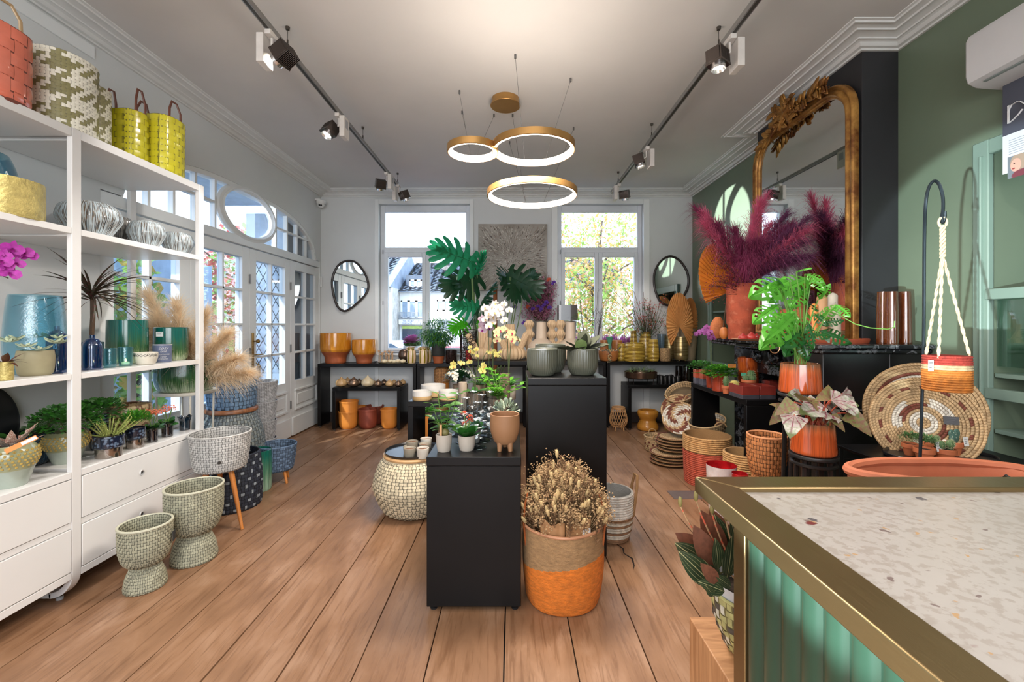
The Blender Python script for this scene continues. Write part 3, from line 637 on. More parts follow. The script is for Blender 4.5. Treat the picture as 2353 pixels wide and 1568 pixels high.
for sc_, th, col in ((13, .10, (92,86,90)), (19, .09, (120,104,100)), (29, .10, (172,140,104)), (9, .065, (110,50,52))):
    v = tz.n('TexVoronoi'); tz.l(ds.outputs[0], v.inputs['Vector']); v.inputs['Scale'].default_value = sc_
    sel = tz.ramp(tz.math('FRACT', tz.math('MULTIPLY', v.outputs['Color'], 7.3)), [(.42, (0,0,0,1)), (.44, (1,1,1,1))])
    f = tz.ramp(v.outputs['Distance'], [(th, (1,1,1,1)), (th+.03, (0,0,0,1))]); base = tz.mix(tz.math('MULTIPLY', f, sel), base, lin(col))
tz.set(Base_Color=base, Roughness=.3)
t = thing('sales_counter', 'brass-edged sales counter with speckled stone top and green fluted side', 'counter', (.481, 1.149, 0))
KZ = 1.05; wd = .079; L = 1.75; D = 1.9
m = MB(); r = .0
m.add([(0,0,KZ), (L,0,KZ), (L,-wd,KZ), (wd,-wd,KZ), (0,0,KZ-.04), (L,0,KZ-.04), (L,-wd,KZ-.04), (wd,-wd,KZ-.04)], [(0,3,2,1), (4,5,6,7), (0,1,5,4), (2,3,7,6), (1,2,6,5), (3,0,4,7)])
m.build('edge_strip', brassm, t, bev=.004)
m = MB(); e = .0007
m.add([(0,-e,KZ), (wd,-wd-e,KZ), (wd,-D,KZ), (0,-D,KZ), (0,-e,KZ-.04), (wd,-wd-e,KZ-.04), (wd,-D,KZ-.04), (0,-D,KZ-.04)], [(0,3,2,1), (4,5,6,7), (0,1,5,4), (2,3,7,6), (1,2,6,5), (3,0,4,7)])
m.build('edge_strip', brassm, t, bev=.004)
MB().box(wd-.002, L, -D, -wd+.002, KZ-.036, KZ-.012).build('worktop', tz.m, t)
m = MB(); m.box(.07, L, -.10, -.095, .02, KZ-.04); m.build('back_panel', M('counter_dark', (44,50,48), .5), t)
m = MB(); m.box(.055, .08, -.145, -.095, .0, KZ-.041); m.build('corner_post', brassm, t, bev=.003)
fg = N('fluted_green'); fc = fg.coord('Object', (1, 1, .4)); fg.set(Base_Color=fg.mix(fg.noise(fc, 8, 3), lin((34,58,46)), lin((48,78,62))), Roughness=.28, Coat_Weight=.3)
for k in range(29):
    y0 = -.146-.0597*k; m = MB(); vs = []; n = 8
    for i in range(n+1):
        a = pi*i/n; vs += [(.066-.013*sin(a)**.8 if 0 < i < n else .070, y0-.0594*i/n, .02), (.066-.013*sin(a)**.8 if 0 < i < n else .070, y0-.0594*i/n, KZ-.042)]
    m.add(vs, [(2*i, 2*i+1, 2*i+3, 2*i+2) for i in range(n)]); m.build('flute', fg.m, t)
MB().box(.035, .048, -D+.02, -.10, KZ-.048, KZ-.041).build('light_strip', M('led_strip', (255,255,240), .5, emit=(225,255,225), es=9), t)
lamp('counter_strip_light', 'AREA', (.481+.030, .35, KZ-.05), 3.6, (.82, 1, .84), (.481+.047, .35, KZ-.6), shape='RECTANGLE', size=.02, size_y=1.2)
# ---- mantelpiece
mb_ = N('black_marble'); mc = mb_.coord(); mb_.set(Base_Color=mb_.mix(mb_.ramp(mb_.noise(mc, 6, 8, .7, 1.5), [(.50, (0,0,0,1)), (.56, (1,1,1,1)), (.6, (0,0,0,1))]), lin((22,23,26)), lin((110,112,116))), Roughness=.16)
black_marble = mb_.m
MZ = 1.325
t = thing('mantelpiece', 'black marble fireplace mantelpiece with round carved bosses', 'fireplace', (2.4, 3.6, 0))
X0, X1 = 1.95-2.4, XR-2.4-.001; ya, yb = 2.75-3.6, 4.36-3.6
def mold(mb, x0, x1, y0, y1, z, steps):
    for (o, h0, h1) in steps: mb.box(x0-o, x1, y0-o, y1+o, z+h0, z+h1)
m = MB(); m.box(X0, BX-2.4-.001, ya, yb, MZ-.028, MZ); m.box(BX-2.4-.001, X1, ya, BY0-3.6-.001, MZ-.028, MZ); m.box(BX-2.4-.001, X1, BY1-3.6+.001, yb, MZ-.028, MZ); m.build('shelf', black_marble, t, bev=.008)
m = MB(); m.box(X0+.03, BX-2.4-.001, ya+.02, yb-.02, MZ-.06, MZ-.0285); m.box(BX-2.4-.001, X1, ya+.02, BY0-3.6-.001, MZ-.06, MZ-.0285); m.build('moulding', black_marble, t, bev=.01)
fx = 2.20-2.4
m = MB(); m.box(fx, BX-2.4-.001, -.50, yb-.05, MZ-.30, MZ-.0605); m.build('frieze', black_marble, t, bev=.004)
for (y0, y1) in ((-.42, -.10), (.10, .22), (.30, .62)): MB().box(fx-.022, fx-.0005, y0, y1, MZ-.22, MZ-.09).build('carved_panel', black_marble, t, bev=.012)
for y in (0.0, .26, -.46):
    b = MB(); b.lathe([(.001,.055), (.02,.055), (.026,.045), (.036,.05), (.05,.045), (.062,.025), (.066,0)], 28)
    o = b.build('boss', black_marble, t, loc=(fx-.0005, y, MZ-.15)); o.rotation_euler = (0, -pi/2, 0)
m = MB(); m.box(2.0-2.4, BX-2.4-.001, ya+.05, -.50-.001, .0, MZ-.0605); m.box(BX-2.4-.001, X1, ya+.05, BY0-3.6-.001, 0, MZ-.0605); m.build('near_pier', M('black_gloss_panel', (24,23,25), .25, var=.1, vs=2), t, bev=.004)
MB().box(2.06-2.4, X1-.05, ya+.044, ya+.049, .9, .905).build('joint_line', M('joint_grey', (120,112,108), .5), t)
MB().box(fx, BX-2.4-.001, .56, yb-.05, 0, MZ-.301).build('jamb', black_marble, t, bev=.006); MB().box(fx+.0, BX-2.4-.001, -.499, -.36, 0, MZ-.301).build('jamb', black_marble, t, bev=.006)
m = MB(); m.box(.01, .02, -.36, .56, 0, MZ-.301)
for k in range(9): m.box(-.06+.004*k, -.05+.004*k, -.34, .54, .5+.05*k, .515+.05*k)
m.build('fire_grate', M('cast_iron', (40,48,54), .3, .6), t)
# ---- leaning gilt mirror
gilt = N('aged_gilt'); gcx = gilt.coord(); gilt.set(Base_Color=gilt.mix(gilt.ramp(gilt.noise(gcx, 7, 6, .65), [(.35, (0,0,0,1)), (.62, (1,1,1,1))]), lin((112,66,30)), lin((190,140,72))), Metallic=.55, Roughness=.36); gilt.bump(gilt.noise(gcx, 40, 5), .25, .006)
mirror_m = N('mirror_silver'); mirror_m.set(Base_Color=(.86,.90,.89,1), Metallic=1, Roughness=.025)
t = thing('gilt_mirror', 'tall arched gilt mirror with carved leaf crest leaning above the fireplace', 'mirror', (2.40, 3.64, MZ))
MY, MH = .63, 1.895; rr = .26; fw = .085
def outl(o, n=8):
    """arched outline at inset o: list of (y, z), starts bottom near side"""
    y = MY-o; r = rr-o*.6; pts = [(-y, o)]
    pts += [(-y+r*(1-cos(a)), MH-o-r*(1-sin(a))) for a in [pi/2*i/n for i in range(n+1)]]
    pts += [(y-r*(1-sin(a)), MH-o-r*(1-cos(a))) for a in [pi/2*i/n for i in range(n+1)]]
    return pts+[(y, o)]
prof = [(0,0), (0,.035), (.008,.045), (.018,.046), (.026,.036), (.032,.036), (.044,.05), (.056,.054), (.066,.046), (.070,.034), (.076,.034), (.082,.024), (fw,.018), (fw, 0)]
vs = []; fs = []; P = [outl(o) for o, h in prof]; npt = len(P[0])
for k, (o, h) in enumerate(prof): vs += [(-h, y, z) for y, z in P[k]]
for k in range(len(prof)-1):
    for i in range(npt): j = (i+1) % npt; fs.append((k*npt+i, (k+1)*npt+i, (k+1)*npt+j, k*npt+j))
MB().add(vs, fs).build('frame', gilt.m, t, ang=60)
q = outl(fw-.004); MB().add([(-.016, y, z) for y, z in q]+[(-.002, y, z) for y, z in q], [tuple(range(len(q))), tuple(range(len(q), 2*len(q)))[::-1]]).build('mirror_glass', mirror_m.m, t, smooth=False)
# crest: crossed branches with leaves and a scroll, each branch a part
rc = random.Random(4)
def branch(pts, nl, L, name, seed):
    rnd = random.Random(seed); m = MB(); m.tube([(-.05-.02*sin(pi*i/(len(pts)-1)), y, z) for i, (y, z) in enumerate(pts)], [.012]*(len(pts)-1)+[.004], 7)
    for k in range(nl):
        s = (k+.5)/nl*(len(pts)-1); i = min(int(s), len(pts)-2); q = s-i; y = pts[i][0]+(pts[i+1][0]-pts[i][0])*q; z = pts[i][1]+(pts[i+1][1]-pts[i][1])*q
        dy, dz = pts[i+1][0]-pts[i][0], pts[i+1][1]-pts[i][1]; a = atan2(dz, dy)+(1 if k % 2 else -1)*rnd.uniform(.5, .95); x = -.06-rnd.uniform(0, .03)
        l = L*rnd.uniform(.7, 1.1)
        for f in (0, 1):
            m.leaf((x-.004*f, y, z), (-.25, cos(a), sin(a)), l, l*.42, .05, .5, 5, up=(-1,0,0))
        if rnd.random() < .25: m.ball((x-.02, y+.02*cos(a), z+.02*sin(a)), .010, 7, 5)
    o = m.build(name, gilt.m, t); s_ = o.modifiers.new('thick', 'SOLIDIFY'); s_.thickness = .006; return o
cy, cz = .02, MH+.015
branch([(cy, cz-.03), (cy-.10, cz-.01), (cy-.22, cz-.005), (cy-.34, cz+.0), (cy-.44, cz-.02)], 28, .105, 'leaf_spray', 1)
branch([(cy, cz-.02), (cy+.10, cz-.03), (cy+.2, cz-.06), (cy+.30, cz-.09), (cy+.40, cz-.15)], 26, .105, 'leaf_spray', 2)
branch([(cy+.02, cz-.12), (cy+.03, cz-.02), (cy+.05, cz+.05), (cy+.0, cz+.11)], 16, .115, 'acanthus', 3)
branch([(cy-.12, cz-.06), (cy-.02, cz+.0), (cy+.10, cz+.04), (cy+.19, cz+.09)], 18, .105, 'acanthus', 6)
m = MB(); m.tube([(-.09, cy+.12+.055*(1-k/34)*cos(k*.5), cz+.03+.055*(1-k/34)*sin(k*.5)) for k in range(26)], .013, 7); m.build('scroll', gilt.m, t)
m = MB(); m.tube([(-.09, cy-.06, cz-.12), (-.1, cy+.01, cz+.02), (-.09, cy+.07, cz+.12)], [.018,.024,.012], 8); m.tube([(-.095, cy+.10, cz-.10), (-.105, cy+.01, cz-.01), (-.095, cy-.10, cz+.06)], [.016,.022,.010], 8); m.build('quiver', gilt.m, t)
m = MB()
for k in range(16):
    y = -.42+.84*k/15; m.leaf((-.03, y, MH-fw+.006), (-.1, rc.uniform(-.5,.5), -1), rc.uniform(.015,.04), .03, 0, .2, 3, up=(-1,0,0))
m.build('lower_fringe', gilt.m, t)
# ---- pebble mirrors on the back wall
def pebble(lab, pts, name='pebble_mirror'):
    P = [at(u, v, YB-.03) for u, v in pts]; c = sum(P, Vector())/len(P); n = len(P); q = [(p.x-c.x, p.z-c.z) for p in P]; sm = []
    for i in range(n):
        for k in range(5):
            t_ = k/5; r_ = []
            for a in (0, 1):
                p0, p1, p2, p3 = q[i-1][a], q[i][a], q[(i+1) % n][a], q[(i+2) % n][a]; r_.append(.5*(2*p1+(p2-p0)*t_+(2*p0-5*p1+4*p2-p3)*t_*t_+(3*p1-p0-3*p2+p3)*t_**3))
            sm.append(r_)
    t = thing(name, lab, 'mirror', (c.x, YB-.002, c.z))
    MB().tube([(x*.97, -.025, z*.97) for x, z in sm], .017, 8, closed=True).build('frame', M('mirror_frame_dark', (52,44,42), .4), t)
    g = MB(); g.add([(x*.96, -.022, z*.96) for x, z in sm], [tuple(range(len(sm)))[::-1]]); g.build('mirror_glass', mirror_m.m, t, smooth=False)
    MB().add([(x*.96, -.002, z*.96) for x, z in sm]+[(x*.96, -.02, z*.96) for x, z in sm], [tuple(range(len(sm)))[::-1]]+[(i, (i+1) % len(sm), len(sm)+(i+1) % len(sm), len(sm)+i) for i in range(len(sm))]).build('backing', M('mirror_frame_dark'), t)
    return t
Lp = [(215,462), (268,472), (312,520), (343,580), (350,640), (325,690), (275,740), (225,778), (190,788), (155,765), (133,715), (119,655), (115,590), (132,530), (165,482)]
pebble('pebble-shaped dark-framed mirror left of the left window', [(720+x/2.75, 430+y/2.75) for x, y in Lp])
Rp = [(770,433), (818,450), (856,490), (882,540), (890,595), (880,650), (845,705), (800,742), (750,752), (705,725), (678,670), (666,610), (668,545), (690,492), (725,452)]
pebble('pebble-shaped dark-framed mirror right of the right window', [(1260+x/2.75, 430+y/2.75) for x, y in Rp])
# ---- painting
a, b = at(1099, 668, YB-.04), at(1257, 515, YB-.04)
t = thing('painting', 'square grey canvas of strokes radiating from the centre between the windows', 'painting', ((a.x+b.x)/2, YB-.02, (a.z+b.z)/2)); hw_, hh = (b.x-a.x)/2, (b.z-a.z)/2
cv = N('canvas_ground'); cc = cv.coord('Object'); cv.set(Base_Color=cv.ramp(cv.noise(cc, 3, 5), [(.3, (140,130,120)), (.7, (186,180,172))]), Roughness=.8)
MB().box(-hw_, hw_, -.03, .018, -hh, hh).build('canvas', cv.m, t, bev=.003)
rp = random.Random(12); m = MB()
cols = [M('stroke_white', (222,216,206), .7), M('stroke_umber', (82,64,54), .7), M('stroke_taupe', (150,130,116), .7), M('stroke_black', (46,42,40), .7)]
for k in range(3600):
    an = rp.uniform(0, 2*pi); r0 = rp.random()**.6*.75; l = rp.uniform(.03, .12)*(.3+r0); w_ = rp.uniform(.0015, .004)
    x, z = cos(an)*r0*1.1, -.03+sin(an)*r0*1.05; x2, z2 = x+cos(an+rp.gauss(0,.05))*l, z+sin(an)*l
    if max(abs(x), abs(x2)) > hw_ or max(abs(z), abs(z2)) > hh: continue
    nx, nz = -sin(an)*w_, cos(an)*w_; y = -.0308-rp.random()*.003
    ci = rp.choices([0,1,2,3], [4, 2, 3, 1.4])[0]
    m.add([(x-nx, y, z-nz), (x2, y, z2), (x+nx, y, z+nz)], [(0,1,2)], ci)
m.build('paint_strokes', cols, t, smooth=False, kind='stuff')
# ---- ring pendant
gold_s = M('satin_gold', (186,142,84), .34, .75, var=.04); led = M('ring_diffuser', (255,255,255), .5, emit=(255,232,208), es=7.0); wire = M('steel_wire', (120,120,120), .4, .7)
t = thing('ring_pendant_lamp', 'gold ceiling lamp of three glowing rings on thin wires', 'ceiling lamp', (0, 0, 0)); RY = 3.0
def ringpos(u0, u1, v, Y): x, y, r = fity(u0, u1, Y); return x, y, zat(v, Y), r
rings = []
for (u0, u1, v, Y) in ((1119, 1327, 446, 2.98), (1130, 1322, 341, 2.62), (1027, 1145, 345, 2.62)):
    x, y, z, r = ringpos(u0, u1, v, Y); rings.append((x, y, z, r)); b = .04
    m = MB(); m.lathe([(r-.004,b*.5), (r,b*.5), (r,-b*.46), (r-.002,-b*.5), (r-.007,-b*.5)], 72)
    ro = m.build('ring', gold_s, t, loc=(x, y, z))
    m = MB(); m.lathe([(r-.005,b*.5), (r-.022,b*.46), (r-.026,b*.2), (r-.026,-b*.36), (r-.020,-b*.5), (r-.008,-b*.5)], 72); m.build('diffuser', led, ro)
x, y, z = 0, 0, 0
CXp = at(1161.5, 240, 2.62*(ZC-HC)/(ZC-HC)); cyy = F*(ZC-HC)/(V0-228); cxx = (1161.5-U0)*cyy/F
m = MB(); m.lathe([(.001,-.062), (.128,-.062), (.132,-.058), (.128,-.05), (.122,-.03), (.12,0)], 48); m.build('canopy', gold_s, t, loc=(cxx, cyy, ZC))
def wire_to(u, v_top, ring, name='wire'):
    yt = F*(ZC-HC)/(V0-v_top); xt = (u-U0)*yt/F; x, y, z, r = ring; d = Vector((xt-x, yt-y)); d = d.normalized()*(r-.01) if d.length > r else d*((r-.01)/max(d.length, .01))
    m = MB(); m.tube([(xt, yt, ZC), (xt, yt, ZC-.03)], .008, 8); m.tube([(xt, yt, ZC-.02), (x+d.x, y+d.y, z+.02)], .0016, 5); m.build(name, wire, t)
wire_to(1184, 125, rings[1]); wire_to(1311, 180, rings[1]); wire_to(1318, 292, rings[0]); wire_to(1171, 325, rings[0]); wire_to(1056, 208, rings[2]); wire_to(1062, 255, rings[2]); wire_to(1135, 262, rings[2]); wire_to(1178, 262, rings[0])
for (x, y, z, r), e in zip(rings, (26, 26, 14)):
    l = lamp('ring_light', 'AREA', (x, y, z-.035), e, (1, .90, .80), (x, y, 0), shape='DISK', size=2*r)
    l = lamp('ring_uplight', 'AREA', (x, y, z+.03), e*.13, (1, .90, .80), (x, y, 5), shape='DISK', size=2.4*r)
# ---- track lighting
alu = M('track_aluminium', (150,150,148), .3, .7); dark_slot = M('track_slot', (50,48,44), .5); head_m = M('spot_dark_chrome', (92,84,80), .22, .8); boxw = M('spot_box_white', (214,208,202), .4)
lens_on = M('spot_lens', (255,255,255), .3, emit=(255,244,226), es=26)
TRZ = ZC-.17
def trk(name, lab, ua, va, ub, vb, hooks):
    ya, yb = F*(TRZ-HC)/(V0-va), F*(TRZ-HC)/(V0-vb); xa, xb = (ua-U0)*ya/F, (ub-U0)*yb/F; t = thing(name, lab, 'track light rail', (xb, yb, TRZ))
    x = (xa+xb)/2; yn = .6
    m = MB(); m.box(-.018, .018, yn-yb, 0, 0, .034); m.build('rail', alu, t, bev=.002, loc=(x-xb, 0, 0)); m = MB(); m.box(-.009, .009, yn-yb+.01, -.004, -.0015, .002); m.build('slot', dark_slot, t, loc=(x-xb, 0, 0))
    for hv in hooks:
        hy = F*(ZC-HC)/(V0-hv); m = MB(); m.lathe([(.001,0), (.014,0), (.012,-.02), (.001,-.022)], 10, (0, hy-yb, ZC-TRZ)); m.tube([(0, hy-yb, ZC-TRZ-.02), (0, hy-yb, .075)], .002, 5); m.tube([(0, hy-yb, .085), (0, hy-yb, .055)], .006, 6); m.tube([(.012*cos(a), hy-yb, .045+.012*sin(a)) for a in [2*pi*i/10 for i in range(10)]], .002, 5, closed=True)
        m.build('hanger', M('hanger_dark', (78,72,66), .4, .5), t, loc=(x-xb, 0, 0))
    return x, yb
lx, _ = trk('lighting_track', 'ceiling light track left of the ring lamp', 552, 0, 915, 425, (62, 292, 398))
rx, _ = trk('lighting_track', 'ceiling light track right of the ring lamp', 1748, 0, 1404, 445, (62, 284, 395))
def spot(lab, x, y, side, aim, e, lit=True, sz=34):
    t = thing('track_spotlight', lab, 'spotlight', (x, y, TRZ)); MB().box(-.018, .018, -.05, .05, -.03, 0).build('adapter', boxw, t, bev=.002)
    b = MB(); bx = side*.045; b.box(bx-.022, bx+.022, -.055, .055, -.20, -.025); b.build('gear_box', boxw, t, bev=.003)
    MB().box(bx+side*.0222, bx+side*.0228, -.03, .03, -.12, -.05).build('rating_label', M('label_grey', (165,165,168), .6), t)
    hx = -side*.055; d = (Vector(aim)-Vector((x+hx, y, TRZ-.13))).normalized(); q = d.to_track_quat('-Z', 'Y')
    m = MB()
    for k in range(11): m.box(-.055+.0105*k, -.055+.0105*k+.004, -.05, .05, -.03, .055)
    m.box(-.057, .060, -.052, .052, -.045, -.03); m.box(-.057, .060, -.04, .04, -.03, .045)
    h = m.build('lamp_head', head_m, t, bev=.001, loc=(hx-side*.02, 0, -.13)); h.rotation_mode = 'QUATERNION'; h.rotation_quaternion = q
    MB().lathe([(.001,-.052), (.030,-.052), (.042,-.070), (.044,-.070), (.044,-.044), (.001,-.044)], 24).build('reflector', M('reflector_silver', (220,220,220), .15, .9), h)
    MB().disc(.029, -.0535, 20).build('lens', lens_on if lit else M('spot_lens_off', (200,200,200), .2), h)
    MB().tube([(0,0,-.03), (-side*.0,0,-.09), (hx*.8, 0, -.115)], .008, 8).build('arm', boxw, t)
    if lit:
        p = Vector((x+hx-side*.02, y, TRZ-.13))+d*.075; lamp('spot_light', 'SPOT', p, e, (1, .95, .89), aim, spot_size=radians(sz), spot_blend=.6, shadow_soft_size=.03)
def yt(v): return F*(TRZ-.02-HC)/(V0-v)
spot('track spotlight nearest the shelving, gear box end showing', lx, yt(85), -1, (-2.4, 2.9, 2.5), 62, sz=64)
spot('track spotlight with its bright lens facing the room', lx, yt(270), 1, (-2.3, 2.6, .9), 85, sz=62)
spot('left-hand one of the pair of spotlights at the far end of left track', lx, yt(402), 1, (-2.1, 6.2, .9), 40, sz=60)
spot('right-hand one of the pair of spotlights at the far end of left track', lx+.02, yt(430), -1, (-.6, 6.1, 1.0), 40, sz=60)
spot('large track spotlight on the right track nearest the mirror', rx, yt(95), 1, (1.4, 2.6, .7), 80, sz=64)
spot('middle track spotlight on the right track', rx, yt(345), 1, (1.9, 4.2, .9), 60, sz=60)
spot('track spotlight at the far end of the right track', rx, yt(428), -1, (1.8, 6.2, 1.0), 40, sz=60)
# fill spots added by the near track ends, out of view and without fixtures
for x, y, a, e in ((lx, 1.0, (-2.4, 1.9, 1.0), 48), (rx, 1.2, (.9, 1.2, .9), 36), (lx, .8, (-.1, 2.6, .8), 34), (rx, 1.0, (2.6, 2.2, 1.0), 52)):
    lamp('rear_fill_spot', 'SPOT', (x, y, 3.1), e, (1, .95, .89), a, spot_size=radians(62), spot_blend=.6, shadow_soft_size=.04)
# ---- security camera
p = at(730, 462, 6.30); t = thing('security_camera', 'white dome security camera in the back left corner under the cornice', 'camera', p); ws = M('camera_white', (228,228,226), .35)
MB().box(-.13, .05, -.03, .03, .0, .03).build('bracket', ws, t, bev=.008); MB().lathe([(.001,.0), (.062,0), (.064,-.03), (.055,-.045)], 24, (.05,0,0)).build('housing', ws, t)
MB().ball((.05,-.005,-.055), .05, 18, 12).build('dome', ws, t); m = MB(); m.lathe([(.001,.006), (.012,.005), (.013,0)], 12); o = m.build('lens', M('lens_black', (14,14,16), .1), t, loc=(.048,-.052,-.072)); o.rotation_euler = (pi/2+.3, 0, 0); o2 = o.copy(); C.objects.link(o2); o2.location = (.072,-.048,-.074)
# ---- air conditioner
t = thing('air_conditioner', 'white wall air conditioner high on the green wall', 'air conditioner', (XR, 2.372, 2.725)); pl = M('plastic_white', (206,204,204), .4, var=.01)
pr = [(0,.0), (-.16,.012), (-.205,.035), (-.215,.07), (-.215,.26), (-.20,.29), (-.17,.30), (0,.30)]
m = MB(); m.add([(x, y, z) for y in (0, -1.0) for x, z in pr], [tuple(range(8)), tuple(range(8, 16))[::-1]]+[(i, 8+i, 8+(i+1) % 8, (i+1) % 8) for i in range(8)]); m.build('casing', pl, t, bev=.008)
MB().box(-.185, -.06, -.97, -.06, .0035, .010).build('air_flap', M('flap_grey', (150,160,158), .4), t, bev=.004).rotation_euler = (0, .07, 0)
# ---- poster
t = thing('hanging_poster', 'poster with dark top, handwritten initials and a small portrait, right edge', 'poster', (XR-.05, 2.333, 0))
zb, zt2 = zat(408, 2.377), zat(216, 2.377)+.07; zm = zat(323, 2.377)
pg = N('poster_slate'); pg.set(Base_Color=lin((74,76,88)), Roughness=.5)
MB().box(-.003, 0, -.75, 0, zb, zm).build('text_panel', M('poster_white', (214,218,226), .5, var=.01), t); MB().box(-.003, 0, -.75, 0, zm+.0005, zt2).build('heading_panel', pg.m, t)
def stroke(m, pts, w_=.006): m.tube([(-.006, -a, b) for a, b in pts], w_, 6, flat=.3)
m = MB(); zc = zat(272, 2.34); stroke(m, [(.03, zc+.05), (.03, zc-.045)]); stroke(m, [(.03, zc-.045), (.05, zc-.037), (.075, zc-.02), (.095, zc+.0)]); stroke(m, [(.03, zc+.02), (.045, zc+.045), (.07, zc+.05), (.085, zc+.045), (.105, zc+.02), (.125, zc-.01), (.14, zc-.03)]); stroke(m, [(.14, zc-.03), (.16, zc+.05)])
m.build('initials', M('print_white', (240,240,240), .5), t)
m = MB()
for k in range(7):
    z = zm-.035-k*.012; m.box(-.0042, -.003, -.20, -.03, z, z+.0025)
m.build('printed_lines', M('print_grey', (150,154,165), .6), t)
ph = N('portrait_print'); pc = ph.coord('Object', (1,1,1))
def blob(cy, cz, ry, rz):
    s = ph.n('SeparateXYZ'); ph.l(pc, s.inputs[0]); a = ph.math('DIVIDE', ph.math('SUBTRACT', s.outputs[1], cy), ry); b = ph.math('DIVIDE', ph.math('SUBTRACT', s.outputs[2], cz), rz)
    return ph.ramp(ph.math('ADD', ph.math('MULTIPLY', a, a), ph.math('MULTIPLY', b, b)), [(.75, (1,1,1,1)), (1.0, (0,0,0,1))])
z3 = zm-.17
c_ = ph.mix(blob(-.075, z3+.01, .042, .05), lin((120,128,136)), lin((168,146,128))); c_ = ph.mix(blob(-.062, z3-.002, .026, .036), c_, lin((224,168,150))); c_ = ph.mix(blob(-.09, z3-.055, .05, .026), c_, lin((120,60,70))); c_ = ph.mix(blob(-.052, z3-.018, .008, .004), c_, lin((150,60,60))); c_ = ph.mix(blob(-.055, z3+.008, .005, .003), c_, lin((60,40,36)))
ph.set(Base_Color=c_, Roughness=.5); MB().box(-.0042, -.003, -.15, -.025, z3-.065, z3+.05).build('portrait', ph.m, t)
# ================================================================ builders for vessels, baskets and plants
def vessel(name, lab, cat, loc, prof, m, t=.006, seg=36, fn=None, group=None, sx=1, sy=1, rz=0, smooth_n=0, ang=50, floor=.01):
    p = sprof(prof, smooth_n) if smooth_n else prof
    o = MB().lathe(walled(p, t, floor), seg, (0,0,0), sx, sy, fn).build(name, m, ang=ang, loc=loc); o.rotation_euler = (0, 0, rz)
    return tag(o, lab, cat, group) if lab else o
def part_vessel(name, par, prof, m, t=.006, seg=36, fn=None, loc=(0,0,0), sx=1, sy=1, smooth_n=0, ang=50, floor=.01):
    p = sprof(prof, smooth_n) if smooth_n else prof
    return MB().lathe(walled(p, t, floor), seg, (0,0,0), sx, sy, fn).build(name, m, par, ang=ang, loc=loc)
def se(p): return lambda th: 1/((abs(cos(th))**p+abs(sin(th))**p)**(1/p))
def mul(mb, f):
    mb.v = [f(x, y, z) for x, y, z in mb.v]; return mb
def superfy(mb, p):
    def g(x, y, z):
        th = atan2(y, x); k = se(p)(th); return (x*k, y*k, z)
    return mul(mb, g)
def darker(c, k=.5): return tuple(int(x*k) for x in c)
def basket(lab, loc, prof, cols, ncol=48, rh=.018, amp=.005, cat='basket', name='woven_basket', rough=.65, mfn=None, group=None, rim=.006, sx=1, sy=1, sq=0, inner=None, rz=0, par=None, n=16, rimcol=None, floor=.02, under=None):
    """basket: dark wall, real over-and-under weave outside, weave inside the mouth and a rim"""
    t = par or thing(name, lab, cat, loc, rz, group); p = sprof(prof, n); hx = '%02x%02x%02x'
    und = M('wicker_gap_'+hx % tuple(cols[0]), under or darker(cols[0], .52), .8); ms = [M('wicker_'+hx % tuple(c), c, rough, var=.16, vs=25, bump=.25, bs=120) for c in cols]
    a = MB().lathe(walled(p, .007, floor), 40, (0,0,0), sx, sy); b = MB().weave(p, ncol, rh, amp, (0,0,0), sx, sy, 0, mfn)
    top = p[-1]; q = [(r-.009, z) for r, z in p[::-1]]; dz = min(.16, (p[-1][1]-p[0][1])*.6); q = [(r, z) for r, z in q if z > p[-1][1]-dz]
    if inner is not False and len(q) > 1: b.weave(q, ncol, rh, amp*.7, (0,0,0), sx, sy, 0, mfn)
    rm = MB().tube([(top[0]*sx*cos(2*pi*i/44), top[0]*sy*sin(2*pi*i/44), top[1]) for i in range(44)], rim, 7, closed=True)
    if sq: a, b, rm = superfy(a, sq), superfy(b, sq), superfy(rm, sq)
    a.build('body', und, t); b.build('weave', ms, t, kind='stuff', ang=80); rm.build('rim', M('wicker_'+hx % tuple(rimcol or cols[0]), rimcol or cols[0], rough), t)
    return t
